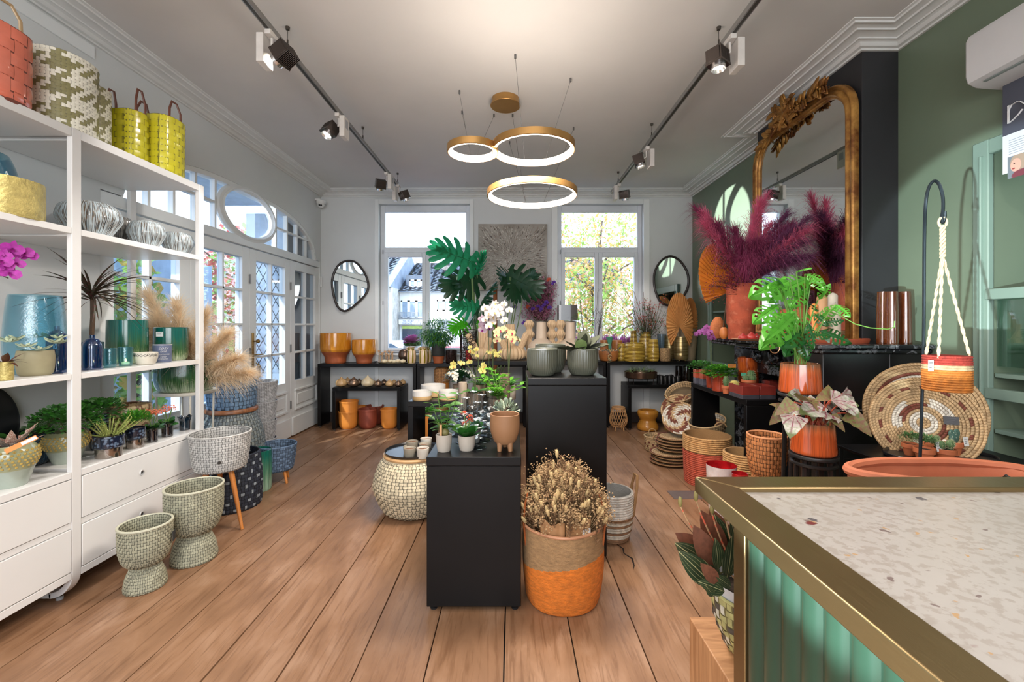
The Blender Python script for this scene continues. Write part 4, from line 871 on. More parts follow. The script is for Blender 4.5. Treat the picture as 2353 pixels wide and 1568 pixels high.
def coil(lab, loc, prof, bands, cr=.009, cat='basket', name='coiled_basket', seg=44, sx=1, sy=1, rz=0, t=None, group=None, n=40, wall=.012, bump=.5):
    """rope-coil basket: scalloped wall; bands = [(z_top, colour)]"""
    t = t or thing(name, lab, cat, loc, rz, group); p = sprof(prof, n); L = [0]
    for i in range(1, len(p)): L.append(L[-1]+hypot(p[i][0]-p[i-1][0], p[i][1]-p[i-1][1]))
    nc = int(L[-1]/(2*cr)); S = []
    for k in range(nc*5+1):
        d = L[-1]*k/(nc*5); i = 1
        while i < len(L)-1 and L[i] < d: i += 1
        q = (d-L[i-1])/max(1e-9, L[i]-L[i-1]); a, b = p[i-1], p[i]; nx, nz = b[1]-a[1], -(b[0]-a[0]); l = hypot(nx, nz) or 1
        h = abs(sin(pi*k/5))*cr*.75; S.append((a[0]+(b[0]-a[0])*q+nx/l*h, a[1]+(b[1]-a[1])*q+nz/l*h))
    z0 = -9; ri = random.Random(3)
    for zt, c in bands:
        seg_p = [x for x in S if z0-1e-6 <= x[1] <= zt+cr*.3]; z0 = zt
        if len(seg_p) > 1:
            tw = lambda a, q, z: 1+.0035*sin(a*70+z*300)
            MB().lathe(seg_p, 96, (0,0,0), sx, sy, fn=tw).build('coil_band', M('rope_%02x%02x%02x' % tuple(c), c, .8, var=.18, vs=40, bump=bump, bs=160), t, ang=70)
    inn = [(max(r-wall, .002), max(z, p[0][1]+.012)) for r, z in p[::-1]]
    MB().lathe([(p[-1][0], p[-1][1])]+inn+[(.001, p[0][1]+.012)], 40, (0,0,0), sx, sy).build('inside', M('rope_in_%02x%02x%02x' % tuple(bands[-1][1]), darker(bands[-1][1], .8), .85, bump=.5, bs=90), t)
    MB().disc(p[0][0], p[0][1]+.001, 30, (0,0,0), sx, sy).build('base', M('rope_%02x%02x%02x' % tuple(bands[0][1])), t)
    return t
def legs3(t, n, r0, z0, r1, w0=.014, w1=.009, m=None, a0=.4, name='leg'):
    for k in range(n):
        a = a0+2*pi*k/n; MB().tube([(r0*cos(a), r0*sin(a), z0), (r1*cos(a), r1*sin(a), 0)], [w0, w1], 10).build(name, m, t)
# --- leaves sharing one mesh per kind
_lf = {}
SH = {'oval': lambda t: sin(pi*t**.85)**.75, 'lance': lambda t: (sin(pi*t**.6))**.9, 'heart': lambda t: min(1, (t*9)**.6)*(1-t)**.55*1.15, 'strap': lambda t: min(1, t*5+.4)*(1-t**5), 'spoon': lambda t: (t**1.3)*sin(pi*min(1, t**2.2))**.5*1.3+.15, 'round': lambda t: sqrt(max(0, 1-(2*t-1)**2))}
def proto(key, m, shape='oval', wl=.45, droop=.25, fold=.18, n=7, thick=0, wavy=0):
    if key not in _lf:
        mb = MB().leaf((0,0,0), (1,0,0), 1, wl, droop, fold, n, SH[shape] if isinstance(shape, str) else shape)
        if wavy: mb.v = [(x, y, z+wavy*sin(x*22)*abs(y)/wl*2) for x, y, z in mb.v]
        if thick:
            b = len(mb.v); mb.v += [(x, y*.96, z-thick*(1-abs(2*x-1)**3)*(1 if abs(y) < wl*.2 else .35)) for x, y, z in mb.v]; mb.f += [tuple(i+b for i in f[::-1]) for f in mb.f]; mb.m += mb.m
        o = mb.build(key, m); me = o.data; bpy.data.objects.remove(o); _lf[key] = me
    return _lf[key]
def put(me, name, par, base, d, L, roll=0, W=1, label=None):
    o = bpy.data.objects.new(name, me); C.objects.link(o); o.parent = par; d = Vector(d).normalized()
    up = Vector((0,0,1)); y = up.cross(d)
    if y.length < .05: y = Vector((0,1,0))
    y.normalize(); z = d.cross(y); Mx = Matrix((d, y, z)).transposed(); Mx = Mx @ Matrix.Rotation(roll, 3, 'X')
    o.rotation_mode = 'QUATERNION'; o.rotation_quaternion = Mx.to_quaternion(); o.location = base; o.scale = (L, L*W, L)
    if label: o['label'] = label
    return o
def rosette(t, me, base, n, L, el=(.2, 1.2), seed=0, name='leaf', r0=.01, stems=None, roll=.3, a0=0, arc=2*pi):
    rnd = random.Random(seed)
    for k in range(n):
        a = a0+arc*(k+rnd.uniform(-.25, .25))/n*(1 if arc < 6.2 else 2.4); e = el[0]+(el[1]-el[0])*((k+.5)/n); l = L*rnd.uniform(.75, 1.15)
        put(me, name, t, (base[0]+r0*cos(a), base[1]+r0*sin(a), base[2]), (cos(a)*cos(e), sin(a)*cos(e), sin(e)), l, rnd.uniform(-roll, roll))
def foliage(t, c, r, n, size, seed, m, sq=(1,1,1), shape='oval', wl=.5, name='foliage', up=.5, surf=.35, low=-1):
    """many small leaves, each a real little blade facing outwards: one stuff part"""
    rnd = random.Random(seed); mb = MB(); ms = m if isinstance(m, (list, tuple)) else [m]
    for _ in range(n):
        d = Vector((rnd.gauss(0,1), rnd.gauss(0,1), rnd.gauss(0,1))).normalized()
        if d.z < low: d.z = -d.z
        q = rnd.random()**surf; p = Vector((c[0]+d.x*r*sq[0]*q, c[1]+d.y*r*sq[1]*q, c[2]+d.z*r*sq[2]*q)); e = (d+Vector((rnd.uniform(-.6,.6), rnd.uniform(-.6,.6), up*rnd.random()))).normalized()
        mb.leaf(p, e, size*rnd.uniform(.6, 1.25), size*wl*rnd.uniform(.8, 1.2), .25, .15, 3, SH[shape], mi=rnd.randrange(len(ms)))
    return mb.build(name, ms, t, kind='stuff')
def stems(t, lst, m, name='stems', seg=5):
    mb = MB()
    for pts, r in lst: mb.tube(pts, r, seg)
    return mb.build(name, m, t, kind='stuff')
def arc3(a, b, lift=.1, n=6, side=(0,0,0)):
    a, b = Vector(a), Vector(b); return [a.lerp(b, i/n)+Vector((side[0], side[1], lift+side[2]))*(4*(i/n)*(1-i/n)) for i in range(n+1)]
g_mid = M('leaf_mid_green'); g_dark = M('leaf_dark_green', (30,74,38), .35, var=.15, trl=.15); g_bright = M('leaf_bright_green', (92,158,42), .45, var=.12, trl=.35); g_lime = M('leaf_lime', (150,180,50), .5, trl=.35)
g_fresh = M('leaf_fresh', (70,140,50), .4, var=.15, trl=.3); g_blue = M('leaf_blue_green', (60,120,96), .45, var=.15, trl=.25); g_grey = M('leaf_grey_felt', (146,160,138), .8, var=.08); soil = M('soil', (56,40,30), .95, var=.3, vs=60, bump=.8, bs=200)
stem_g = M('stem_green', (96,130,60), .5); stem_b = M('stem_brown', (92,68,48), .7, var=.2, vs=20)
def soil_in(t, r, z, sx=1, sy=1, m=None): return MB().lathe([(.001, .004), (r*.5, .003), (r, 0)], 24, (0,0,z), sx, sy).build('soil', m or soil, t)
def orchid_flower_mesh(key, cp, cl, seed=1):
    """five petals and a lip; shared mesh facing +X"""
    if key in _lf: return _lf[key]
    mb = MB()
    for a, L, W in ((pi/2, .5, .30), (pi/2+2.2, .48, .28), (pi/2-2.2, .48, .28)): mb.leaf((0,0,0), (.12, cos(a), sin(a)), L, W, .0, .15, 5, SH['oval'], up=(1,0,0), mi=0)
    for s in (-1, 1): mb.leaf((.01,0,0), (.10, s, .12), .52, .52, .04, .12, 5, SH['round'], up=(1,0,0), mi=0)
    mb.leaf((.04,0,-.02), (.75, 0, -.6), .26, .20, .1, .5, 4, SH['oval'], mi=1)
    for s in (-1, 1): mb.leaf((.04,0,0), (.6, s*.6, .1), .16, .12, 0, .3, 3, mi=1)
    mb.ball((.06,0,.01), .045, 6, 4, mi=1)
    o = mb.build(key, [cp, cl]); me = o.data; bpy.data.objects.remove(o); _lf[key] = me; return me
def orchid(lab, loc, pot_prof, pot_m, fl, n_st, height, lean, seed, size=.075, nf=7, leafL=.2, name='potted_orchid', potname='pot', view=(0,-1), tiltstart=.62, spread=.05):
    t = thing(name, lab, 'orchid', loc); rnd = random.Random(seed); h = pot_prof[-1][1]; r = pot_prof[-1][0]
    if pot_m: part_vessel(potname, t, pot_prof, pot_m, smooth_n=0); soil_in(t, r*.9, h-.015, m=M('bark_chips', (90,62,42), .9, var=.3, vs=70, bump=1, bs=150))
    lm = proto('orchid_leaf', M('orchid_leaf', (62,120,48), .35, trl=.2), 'oval', .36, .35, .2)
    for k in range(5):
        a = 2.5*k+seed; put(lm, 'leaf', t, (0,0,h-.01), (cos(a), sin(a), .55+.15*rnd.random()), leafL*rnd.uniform(.8, 1.1))
    sl = []
    for s in range(n_st):
        lx, ly = lean[s % len(lean)]; H = height*(1-.08*s); top = Vector((lx, ly, h+H)); pts = [Vector((0,0,h)), Vector((lx*.15, ly*.15, h+H*.45)), Vector((lx*.45, ly*.45, h+H*.85)), Vector((lx*.9, ly*.9, h+H)), Vector((lx*1.6, ly*1.6, h+H*.93)), Vector((lx*2.1, ly*2.1, h+H*.78))]
        sm = [];
        P = [pts[0]]+pts+[pts[-1]]
        for i in range(1, len(P)-2):
            for q in range(5):
                u = q/5; sm.append(.5*(2*P[i]+(P[i+1]-P[i-1])*u+(2*P[i-1]-5*P[i]+4*P[i+1]-P[i+2])*u*u+(3*P[i]-P[i-1]-3*P[i+1]+P[i+2])*u**3))
        sl.append((sm, .0035)); N_ = len(sm)
        for f in range(nf):
            i = int(N_*(tiltstart+(1-tiltstart)*f/nf)); i = min(i, N_-1); sgn = 1 if f % 2 else -1
            p = sm[i]+Vector((rnd.uniform(-spread, spread), rnd.uniform(-spread, spread)*.7-.02, rnd.uniform(-.02, .02)))
            fc = Vector((view[0]+rnd.uniform(-.5,.5), view[1]+rnd.uniform(-.3,.3), rnd.uniform(-.25,.2)))
            put(fl, 'flower', t, p, fc, size*rnd.uniform(.85, 1.15), rnd.uniform(-.4,.4)); sl.append(([sm[i], p], .0015))
    stems(t, sl, M('orchid_stem', (70,84,50), .5)); return t
def plume(mb, base, tip, bend, n, bl, seed, mi=0, w=.0022, start=.25, droop=.6):
    """one feathery grass plume: rachis plus hundreds of fine hairs"""
    rnd = random.Random(seed); a, b = Vector(base), Vector(tip); P = [a.lerp(b, i/14)+Vector(bend)*((i/14)**2) for i in range(15)]
    mb.tube(P, [.004*(1-i/18) for i in range(15)], 4, mi=mi)
    for k in range(n):
        s = start+(1-start)*rnd.random()**.8; x = s*14; i = min(int(x), 13); p = P[i].lerp(P[i+1], x-i); tg = (P[i+1]-P[i]).normalized()
        d = (tg*1.0+Vector((rnd.gauss(0,1), rnd.gauss(0,1), rnd.gauss(0,1)))*.42).normalized(); l = bl*rnd.uniform(.5, 1.15)*(1.15-abs(s-.55)*1.1)
        m1 = p+d*l*.55; e = p+d*l-Vector((0,0,droop*l*.45)); sd = d.cross(Vector((rnd.uniform(-1,1), rnd.uniform(-1,1), 1))).normalized()*w
        mb.add([p-sd, p+sd, m1+sd*.8, m1-sd*.8, e], [(0,1,2,3), (3,2,4)], mi)
def text_mesh(body, size, m, par, loc, rot, name='lettering', ext=.0008, align='CENTER', shear=0):
    c = bpy.data.curves.new('t', 'FONT'); c.body = body; c.size = size; c.align_x = align; c.extrude = ext; c.shear = shear; c.resolution_u = 3
    o = bpy.data.objects.new('t', c); me = bpy.data.meshes.new_from_object(o); bpy.data.objects.remove(o); me.materials.clear(); me.materials.append(m)
    o = bpy.data.objects.new(name, me); C.objects.link(o); o.parent = par; o.location = loc; o.rotation_euler = rot; return o
def label_tag(t, c, w_, h, n=(0,-1,0), name='price_tag', rz=0, m=None, rx=0):
    o = MB().box(-w_/2, w_/2, -.0006, .0006, -h/2, h/2); o = o.build(name, m or M('tag_white', (232,232,230), .6), t, loc=c)
    o.rotation_euler = (rx, 0, rz); l = MB()
    for k in range(3): l.box(-w_*.34, w_*(.34-.12*k), -.0011, -.0007, h*(.24-.22*k), h*(.30-.22*k))
    l.build('print', M('tag_print', (90,90,95), .6), o); return o
# striped / dripped glazes
def glaze(name, fnc, rough=.18, coat=.5):
    if name in _mc: return _mc[name]
    n = N(name); col = fnc(n); n.set(Base_Color=col, Roughness=rough, Coat_Weight=coat); n.b.inputs['Coat Roughness'].default_value = .05; _mc[name] = n.m; return n.m
def drip(zlo, zhi, bot, top, mid=None, freq=26):
    def f(n):
        a, z, sp = n.angle()
        def ring(k, kz): cb = n.n('CombineXYZ'); n.l(n.math('MULTIPLY', n.math('SINE', a), k), cb.inputs[0]); n.l(n.math('MULTIPLY', n.math('COSINE', a), k), cb.inputs[1]); n.l(n.math('MULTIPLY', z, kz), cb.inputs[2]); return cb.outputs[0]
        s = n.noise(ring(7, 2.2), freq/6, 4, .7); q = n.math('DIVIDE', n.math('SUBTRACT', z, zlo), zhi-zlo); q = n.math('MULTIPLY_ADD', n.math('SUBTRACT', s, .5), 1.5, q)
        c = n.ramp(q, [(.0, bot), (.42, mid or bot), (1.0, top)] if mid else [(.25, bot), (.75, top)])
        return n.mix(n.ramp(n.noise(ring(13, 1.0), freq/5, 3), [(.42, (.6,.6,.6,1)), (.5, (0,0,0,1))]), c, lin(darker(tuple(top), .5)))
    return f
def vstripe(c1, c2, c3, k=14):
    def f(n):
        a, z, sp = n.angle(); cb = n.n('CombineXYZ'); n.l(n.math('MULTIPLY', n.math('SINE', a), k/3), cb.inputs[0]); n.l(n.math('MULTIPLY', n.math('COSINE', a), k/3), cb.inputs[1]); n.l(n.math('MULTIPLY', z, 4), cb.inputs[2])
        s = n.noise(cb.outputs[0], 3.2, 2, .5); return n.ramp(s, [(.40, c3), (.46, c2), (.50, c1), (.9, c1)])
    return f
# ================================================================ things on and beside the white shelving
ZA, ZB_, ZC_, ZD = 2.4835, 1.9605, 1.1945, .6805
def bag(lab, x, y, z, rx, ry, h, col, ncol, rh, flare=.94, handles=None, hcol=(110,66,52), rough=.25, sq=4, name='woven_bag', cat='bag', mats=None, mfn=None, amp=.006):
    t = thing(name, lab, cat, (x, y, z)); p = [(flare, 0), (.985, .02), (1, h)]
    prof = [(a*rx, b) for a, b in p]; k = ry/rx; prof = sprof(prof, 6)
    m0 = superfy(MB().lathe(walled(prof, .006), 48, (0,0,0), 1, k), sq); m0.build('body', M('bag_in_%02x%02x%02x' % col, darker(col, .55), .6), t)
    w_ = superfy(MB().weave(prof, ncol, rh, amp, (0,0,0), 1, k, 0, mfn, tight=1.17), sq); w_.build('weave', mats or [M('strap_%02x%02x%02x' % col, col, rough, var=.06, vs=9, coat=.4)], t, kind='stuff', ang=80)
    if handles:
        for s in (-1, 1):
            hx = s*rx*.80; MB().tube([(hx, -ry*.5, h-.04), (hx, -ry*.46, h+handles*.5), (hx*.95, -ry*.2, h+handles*.95), (hx*.95, ry*.2, h+handles*.95), (hx, ry*.46, h+handles*.5), (hx, ry*.5, h-.04)], .009, 8, flat=.6).build('handle', M('leather_%02x%02x%02x' % hcol, hcol, .4), t)
    return t
bag('glossy coral bag of wide woven straps at the left end of top shelf', -2.44, 2.00, ZA, .145, .125, .34, (226,122,98), 14, .055, handles=.12, hcol=(190,160,120))
ht = [M('strap_cream', (232,228,212), .4, var=.05), M('strap_olive', (140,134,92), .4, var=.1)]
def houndf(k): return lambda i, j: ((i//4) % 2 if (i-j) % 4 < 2 else (j//4) % 2)
bag('large houndstooth-patterned woven basket on the top shelf', -2.455, 2.355, ZA, .155, .150, .395, (180,174,150), 52, .016, .97, mats=ht, mfn=houndf(2), sq=2.3, name='houndstooth_basket', cat='basket', amp=.003)
bag('smaller houndstooth-patterned woven basket behind the large one', -2.60, 2.66, ZA, .115, .10, .41, (180,174,150), 40, .016, .97, mats=ht, mfn=houndf(3), sq=2.3, name='houndstooth_basket', cat='basket', amp=.003)
bag('slimmer glossy yellow woven bag next to the houndstooth basket', -2.52, 2.84, ZA, .12, .075, .345, (196,186,40), 16, .034, handles=.16)
bag('wider glossy yellow woven bag at the right end of top shelf', -2.45, 3.02, ZA, .14, .105, .385, (202,192,44), 18, .038, handles=.13)
# second shelf
aq = glass('glass_aqua', (186,222,234), .25, .03, .06, (90,170,190), .2, 60)
vessel('glass_vase', 'round blue glass vase behind the gold box on second shelf', 'vase', (-2.62, 2.10, ZB_), [(.10,0), (.15,.02), (.17,.15), (.155,.26), (.13,.33)], aq, smooth_n=24)
gt = M('gold_hammered', (190,172,104), .42, .35, var=.12, vs=30, bump=.8, bs=70)
m = superfy(MB().lathe(walled(sprof([(.135,0), (.15,.01), (.15,.165), (.145,.17)], 12), .01), 48, (0,0,0), 1, .8), 3.2)
tag(m.build('textured_planter', gt, loc=(-2.44, 2.07, ZB_)), 'gold crackled oval planter on second shelf', 'planter')
sg = glaze('glaze_silver_stripe', vstripe((186,200,206), (126,98,62), (70,78,84), 34)); sgd = glaze('glaze_dark_stripe', vstripe((110,108,104), (80,74,66), (52,54,58), 26))
def fluted(n, a=.03): return lambda th, q, z: 1+a*sin(n*th)
bowlp = lambda r, h: [(r*.55,0), (r*.62,.004), (r*.96,h*.45), (r,h*.62), (r*.90,h*.88), (r*.74,h*.98), (r*.72,h)]
sb = lambda lab, x, y, r, h, m: vessel('striped_bowl', lab, 'bowl', (x, y, ZB_), bowlp(r, h), m, smooth_n=20, seg=96, fn=fluted(22, .015))
x, y, r = fitx(123, 283, -2.44); sb('large low striped silver-grey bowl in front of the shelf post', x, y, r, .185, sg)
x, y, r = fitx(222, 312, -2.62); sb('dark grey striped bowl behind the large silver one', x, y, r, .20, sgd)
x, y, r = fitx(140, 238, -2.70); sb('dark striped bowl half hidden at the back left', x, y, r, .185, sgd)
x, y, r = fitx(289, 381, -2.42); sb('silver-grey striped bowl right of the large one', x, y, r, .165, sg)
x, y, r = fitx(368, 447, -2.44); sb('last silver-grey striped bowl at the shelf end', x, y, r, .155, sg)
x, y, r = fitx(258, 312, -2.58); vessel('striped_bowl', 'small striped bowl peeping out between the larger bowls', 'bowl', (x, y+.16, ZB_), bowlp(r*.8, .08), sg, smooth_n=16, seg=64)
# third shelf
x, y, r = fitx(2, 156, -2.52)
vessel('glass_vase', 'large pale aqua bubbled glass vase on the third shelf', 'vase', (x, y, ZC_), [(.085,0), (r*.80,.012), (r*.98,.10), (r,.20), (r*.9,.36), (r*.84,.41)], glass('glass_bubble', (206,234,242), .2, .03, .03, (110,180,195), .5, 90), smooth_n=28, t=.008)
bl = glass('glass_cobalt', (60,150,205), .3, .02, .14, (14,80,140))
def bottle(lab, x, y, r, h, m):
    return vessel('glass_bottle', lab, 'bottle', (x, y, ZC_), [(r*.93,0), (r,.01), (r,h*.62), (r*.93,h*.80), (r*.6,h*.93), (r*.28,h*.965), (r*.26,h), (r*.26,h+.012)], m, smooth_n=28, t=.004)
x, y, r = fitx(104, 158, -2.44); bottle('tall cobalt blue glass bottle beside the shelf post', x, y, r, .235, bl)
x, y, r = fitx(187, 237, -2.40); bottle('shorter cobalt blue glass bottle right of the post', x, y, r, .185, bl)
def potted(name, lab, loc, prof, m, cat='plant', t=.006, smooth_n=16, fn=None, seg=36, sx=1, sy=1, soilm=None, dz=.012):
    th = thing(name, lab, cat, loc); part_vessel('pot', th, prof, m, t, seg, fn, smooth_n=smooth_n, sx=sx, sy=sy); soil_in(th, prof[-1][0]*.93, prof[-1][1]-dz, sx, sy, soilm); return th
x, y, r = fitx(33, 128, -2.42)
t = potted('potted_succulent', 'pale-leaved felt succulent in a matte olive bowl on third shelf', (x, y, ZC_), [(r*.78,0), (r*.93,.02), (r,.085), (r*.94,.125)], M('matte_olive', (150,142,112), .6))
lm = proto('fat_leaf', M('leaf_pale_felt', (186,200,170), .8), 'oval', .34, .0, .1, 6, thick=.18)
rs = random.Random(5)
for k in range(13):
    a = k*2.4; b = Vector((.05*cos(a), .05*sin(a), .125)); top = b+Vector((.04*cos(a), .04*sin(a), rs.uniform(.0, .07)))
    for q in range(4):
        a2 = a+q*1.57; put(lm, 'leaf', t, top, (cos(a2), sin(a2), .5), rs.uniform(.035, .055))
x, y, r = fitx(-6, 33, -2.33)
t = potted('potted_succulent', 'small gold crackled cup with a dark-leaved plant at the left edge', (x, y, ZC_), [(r*.8,0), (r,.01), (r,.085)], gt)
rosette(t, proto('bronze_leaf', M('leaf_bronze', (92,58,44), .4), 'lance', .3, .4), (0,0,.08), 9, .085, (.1, 1.1), 4)
# dracaena
x, y, r = fitx(178, 240, -2.54)
t = potted('potted_dracaena', 'spiky dark-leaved dracaena in a dark speckled pot behind post', (x, y, ZC_), [(r*.8,0), (r,.02), (r,.15)], glaze('glaze_dark_blue', vstripe((38,58,76), (80,110,130), (20,26,36), 12)))
m = MB(); m.tube([(0,0,.14), (.01,0,.30), (0,.01,.42)], .012, 8).build('trunk', stem_b, t)
rd = random.Random(6); dl = proto('dracaena_leaf', M('leaf_dracaena', (56,62,40), .4, col2=(92,44,48), trl=.15), 'strap', .05, .55, .25, 9)
for k in range(74):
    a = rd.uniform(-2.1, 2.1); e = rd.uniform(-.35, 1.35); put(dl, 'leaf', t, (0, .0, .40+.05*rd.random()), (cos(a)*cos(e), sin(a)*cos(e), sin(e)), rd.uniform(.20, .30), rd.uniform(-.5, .5))
def tumbler(lab, u0, u1, h, X_):
    x, y, r = fitx(u0, u1, X_); t = thing('glass_tumbler', lab, 'glass', (x, y, ZC_)); part_vessel('glass', t, [(r*.8,0), (r*.86,.008), (r*.97,.03), (r,h)], glass('glass_light_aqua', (176,222,228), .2, .03, .06, (150,210,220), .3, 90), .004, smooth_n=12); return t
tumbler('light aqua glass tumbler right of the cobalt bottles', 236, 270, .115, -2.40)
t = tumbler('light aqua glass tumbler with a lit tealight in it', 270, 307, .118, -2.40)
MB().lathe([(.001,.012), (.019,.012), (.019,.026), (.001,.026)], 18).build('tealight', M('wax_glow', (255,240,215), .5, emit=(255,190,120), es=1.6), t); MB().ball((0,0,.036), (.004,.004,.010), 8, 6).build('flame', M('flame', (255,220,140), .5, emit=(255,190,90), es=30), t)
tg = glaze('glaze_teal_drip', drip(.0, .22, (176,190,150), (14,96,86), (60,92,48), 30)); tg2 = glaze('glaze_teal_drip_low', drip(-.02, .17, (186,196,160), (12,92,84), (66,96,50), 30))
x, y, r = fitx(242, 342, -2.58); vessel('glazed_pot', 'large teal to green streaked glazed pot on the third shelf', 'pot', (x, y, ZC_), [(r*.86,0), (r*.97,.02), (r,.12), (r*.98,.285)], tg, smooth_n=14, seg=96, fn=fluted(46, .006), t=.01)
x, y, r = fitx(350, 434, -2.48)
t = thing('glazed_pot', 'teal streaked glazed pot with a price sticker at the shelf end', 'pot', (x, y, ZC_)); part_vessel('pot', t, [(r*.84,0), (r*.96,.02), (r,.09), (r*.98,.235)], tg2, .01, 96, fluted(40, .006), smooth_n=14)
a = atan2(-y, -x)-.62; label_tag(t, ((r+.0035)*cos(a), (r+.0035)*sin(a), .19), .048, .034, rz=a+pi/2, name='price_sticker')
x, y, r = fitx(306, 364, -2.36)
t = thing('script_bowl', 'small cream bowl with black handwriting round its rim', 'bowl', (x, y, ZC_)); part_vessel('bowl', t, [(r*.6,0), (r*.78,.008), (r*.98,.045), (r*1.0,.078)], M('cream_stoneware', (214,208,194), .5, var=.05, vs=20), .004, smooth_n=12)
def scribble(t, r, z, a0, a1, n, amp, w_, m, name='handwriting', seed=1, k=1.0):
    rnd = random.Random(seed); pts = []
    for i in range(n):
        a = a0+(a1-a0)*i/n+.02*sin(i*1.9); zz = z+amp*sin(i*1.3+rnd.uniform(-.5,.5)); pts.append(((r+.001)*cos(a)*k, (r+.001)*sin(a)*k, zz))
    MB().tube(pts, w_, 4).build(name, m, t)
pen_b = M('ink_black', (30,30,34), .5); pen_w = M('ink_white', (238,238,238), .5)
scribble(t, r, .066, pi*1.2, pi*2.1, 46, .006, .0011, pen_b, seed=3); scribble(t, r, .058, pi*1.2, pi*2.1, 40, .005, .001, pen_b, seed=4)
x, y, r = fitx(350, 396, -2.41)
t = thing('script_cup', 'slate blue cup with looping white handwriting', 'cup', (x, y, ZC_)); part_vessel('cup', t, [(r*.9,0), (r*.96,.005), (r,.12)], M('slate_glaze', (98,108,136), .45), .004)
MB().lathe([(r-.004,.120), (r+.0005,.1215), (r+.0005,.117)], 32).build('rim', M('cream_stoneware'), t)
ac = atan2(-y, -x)
for k, (word, zz, sz) in enumerate((('cosy', .088, .030), ('one', .068, .024), ('moments', .050, .019), ('cosy', .034, .019), ('minutes', .020, .017))):
    o = text_mesh(word, sz, pen_w, t, (0,0,0), (0,0,0), shear=.3); me = o.data
    for v in me.vertices:
        a = ac+.08+v.co.x/r; v.co = Vector(((r+.0012)*cos(a), (r+.0012)*sin(a), zz+v.co.y))
# orchid drooping in from the left
mg = orchid_flower_mesh('flower_magenta', M('petal_magenta', (190,56,176), .5, var=.12, vs=6, trl=.25), M('lip_magenta', (140,20,120), .5, trl=.2))
t = thing('potted_orchid', 'magenta orchid spray arching in at the left edge', 'orchid', (-2.42, 1.86, ZC_)); part_vessel('pot', t, [(.05,0), (.06,.11)], M('cream_stoneware'), .005)
st_ = arc3((0,0,.10), (.0,.23,.48), .13, 10); stems(t, [(st_, .003)], M('orchid_stem', (70,84,50), .5))
for k, (u, v) in enumerate(((8, 586), (28, 572), (52, 582), (66, 588), (12, 612), (22, 628), (38, 606), (2, 600))):
    p = at(u, v, 2.40/(1.1765-u/1000)); put(mg, 'flower', t, p-t.location, (1, -.7, rs.uniform(-.2,.2)), .075*rs.uniform(.85, 1.15), rs.uniform(-.3,.3))
# drawer-top row
pearl = glaze('glaze_pearl', lambda n: n.mix(n.ramp(n.noise(n.coord(), 6, 3), [(.3, (0,0,0,1)), (.7, (1,1,1,1))]), lin((128,130,98)), lin((160,162,128))), .15)
pearl_lo = M('glaze_pale_celadon', (160,170,158), .2, coat=.5); knob_m = M('glaze_gold_knob', (200,172,96), .2, .3, coat=.5)
def knobpot(lab, x, y, r, h):
    t = thing('studded_pot', lab, 'plant', (x, y, ZD)); p = sprof([(r*.55,0), (r*.60,.006), (r*.85,h*.42), (r,h*.66), (r*.95,h*.86), (r*.78,h)], 28)
    lo = [q for q in p if q[1] <= h*.46]; up = [lo[-1]]+[q for q in p if q[1] > h*.46]
    MB().lathe([(.001,0)]+lo, 40).build('foot', pearl_lo, t); MB().lathe(up+[(q[0]-.007, max(q[1], .02)) for q in up[::-1]], 40).build('pot', pearl, t)
    m = MB(); rows = 6
    for j in range(rows):
        z = h*(.50+.44*j/rows); i = min(range(len(p)), key=lambda i: abs(p[i][1]-z)); rr = p[i][0]
        n_ = int(2*pi*rr/.021)
        for k in range(n_): a = 2*pi*(k+.5*(j % 2))/n_; m.ball((rr*cos(a), rr*sin(a), z), .0062, 6, 4)
    m.build('studs', knob_m, t, kind='stuff'); soil_in(t, p[-1][0]*.9, h-.02); return t, p[-1][0], h
x, y, r = fitx(-50, 93, -2.40); t, r_, h = knobpot('studded olive pot with feathered bronze and silver leaves at the left edge', x, y, r, .20)
bl_ = proto('fern_leaf_bronze', M('leaf_feather_bronze', (150,92,74), .5, col2=(206,204,190), thr=(.5,.56), vs=30), 'lance', .34, .1, .35, 8, wavy=.06)
bs_ = proto('leaf_silver_stripe', M('leaf_silver_stripe', (84,60,50), .45, col2=(190,188,176), thr=(.52,.55), vs=45), 'lance', .28, .1, .35, 8)
for k in range(14): a = k*2.4; e = .5+.5*(k % 3)/2; put(bl_ if k % 2 else bs_, 'leaf', t, (.02*cos(a), .02*sin(a), h-.02), (cos(a)*cos(e), sin(a)*cos(e), sin(e)), rs.uniform(.09, .13))
o = MB().box(-.055, .055, -.0015, .0015, -.011, .011).build('wooden_tag', M('tag_orange_wood', (206,130,50), .5), t, loc=(.12, -.06, h+.015)); o.rotation_euler = (-.3, -.45, .9); MB().box(-.0, .052, -.0022, -.0016, -.007, .007).build('label', M('tag_white'), o)
x, y, r = fitx(94, 208, -2.50); t, r_, h = knobpot('studded olive pot overflowing with small round green leaves by the post', x, y, r, .175)
foliage(t, (-.0,.0,h+.045), .135, 1300, .024, 3, [g_mid, g_fresh], (1.15, 1.15, .75), 'round', .8, low=-.3)
stems(t, [(arc3((0,0,h-.02), (.15*cos(a), .15*sin(a), h-.06+.02*k), .08), .0015) for k, a in enumerate((0, 1, 2, 3, 4, 5, 5.7))], stem_b)
x, y, r = fitx(-40, 130, -2.70); t = potted('potted_fern', 'dark blue speckled pot with broad green leaves at the back', (x, y, ZD), [(r*.8,0), (r,.04), (r,.17)], glaze('glaze_dark_blue', None)); rosette(t, proto('broad_leaf', M('leaf_broad_green', (70,120,52), .4, trl=.2), 'round', .75, .2), (0,0,.17), 24, .062, (0, 1.3), 8, r0=.10)
tray = vessel('black_tray', 'large round black tray standing behind the pots on the drawers', 'tray', (-2.795, 2.22, ZD+.245), [(.235,0), (.242,.012)], M('tray_black', (26,27,30), .3), t=.006); tray.rotation_euler = (0, radians(84), 0)
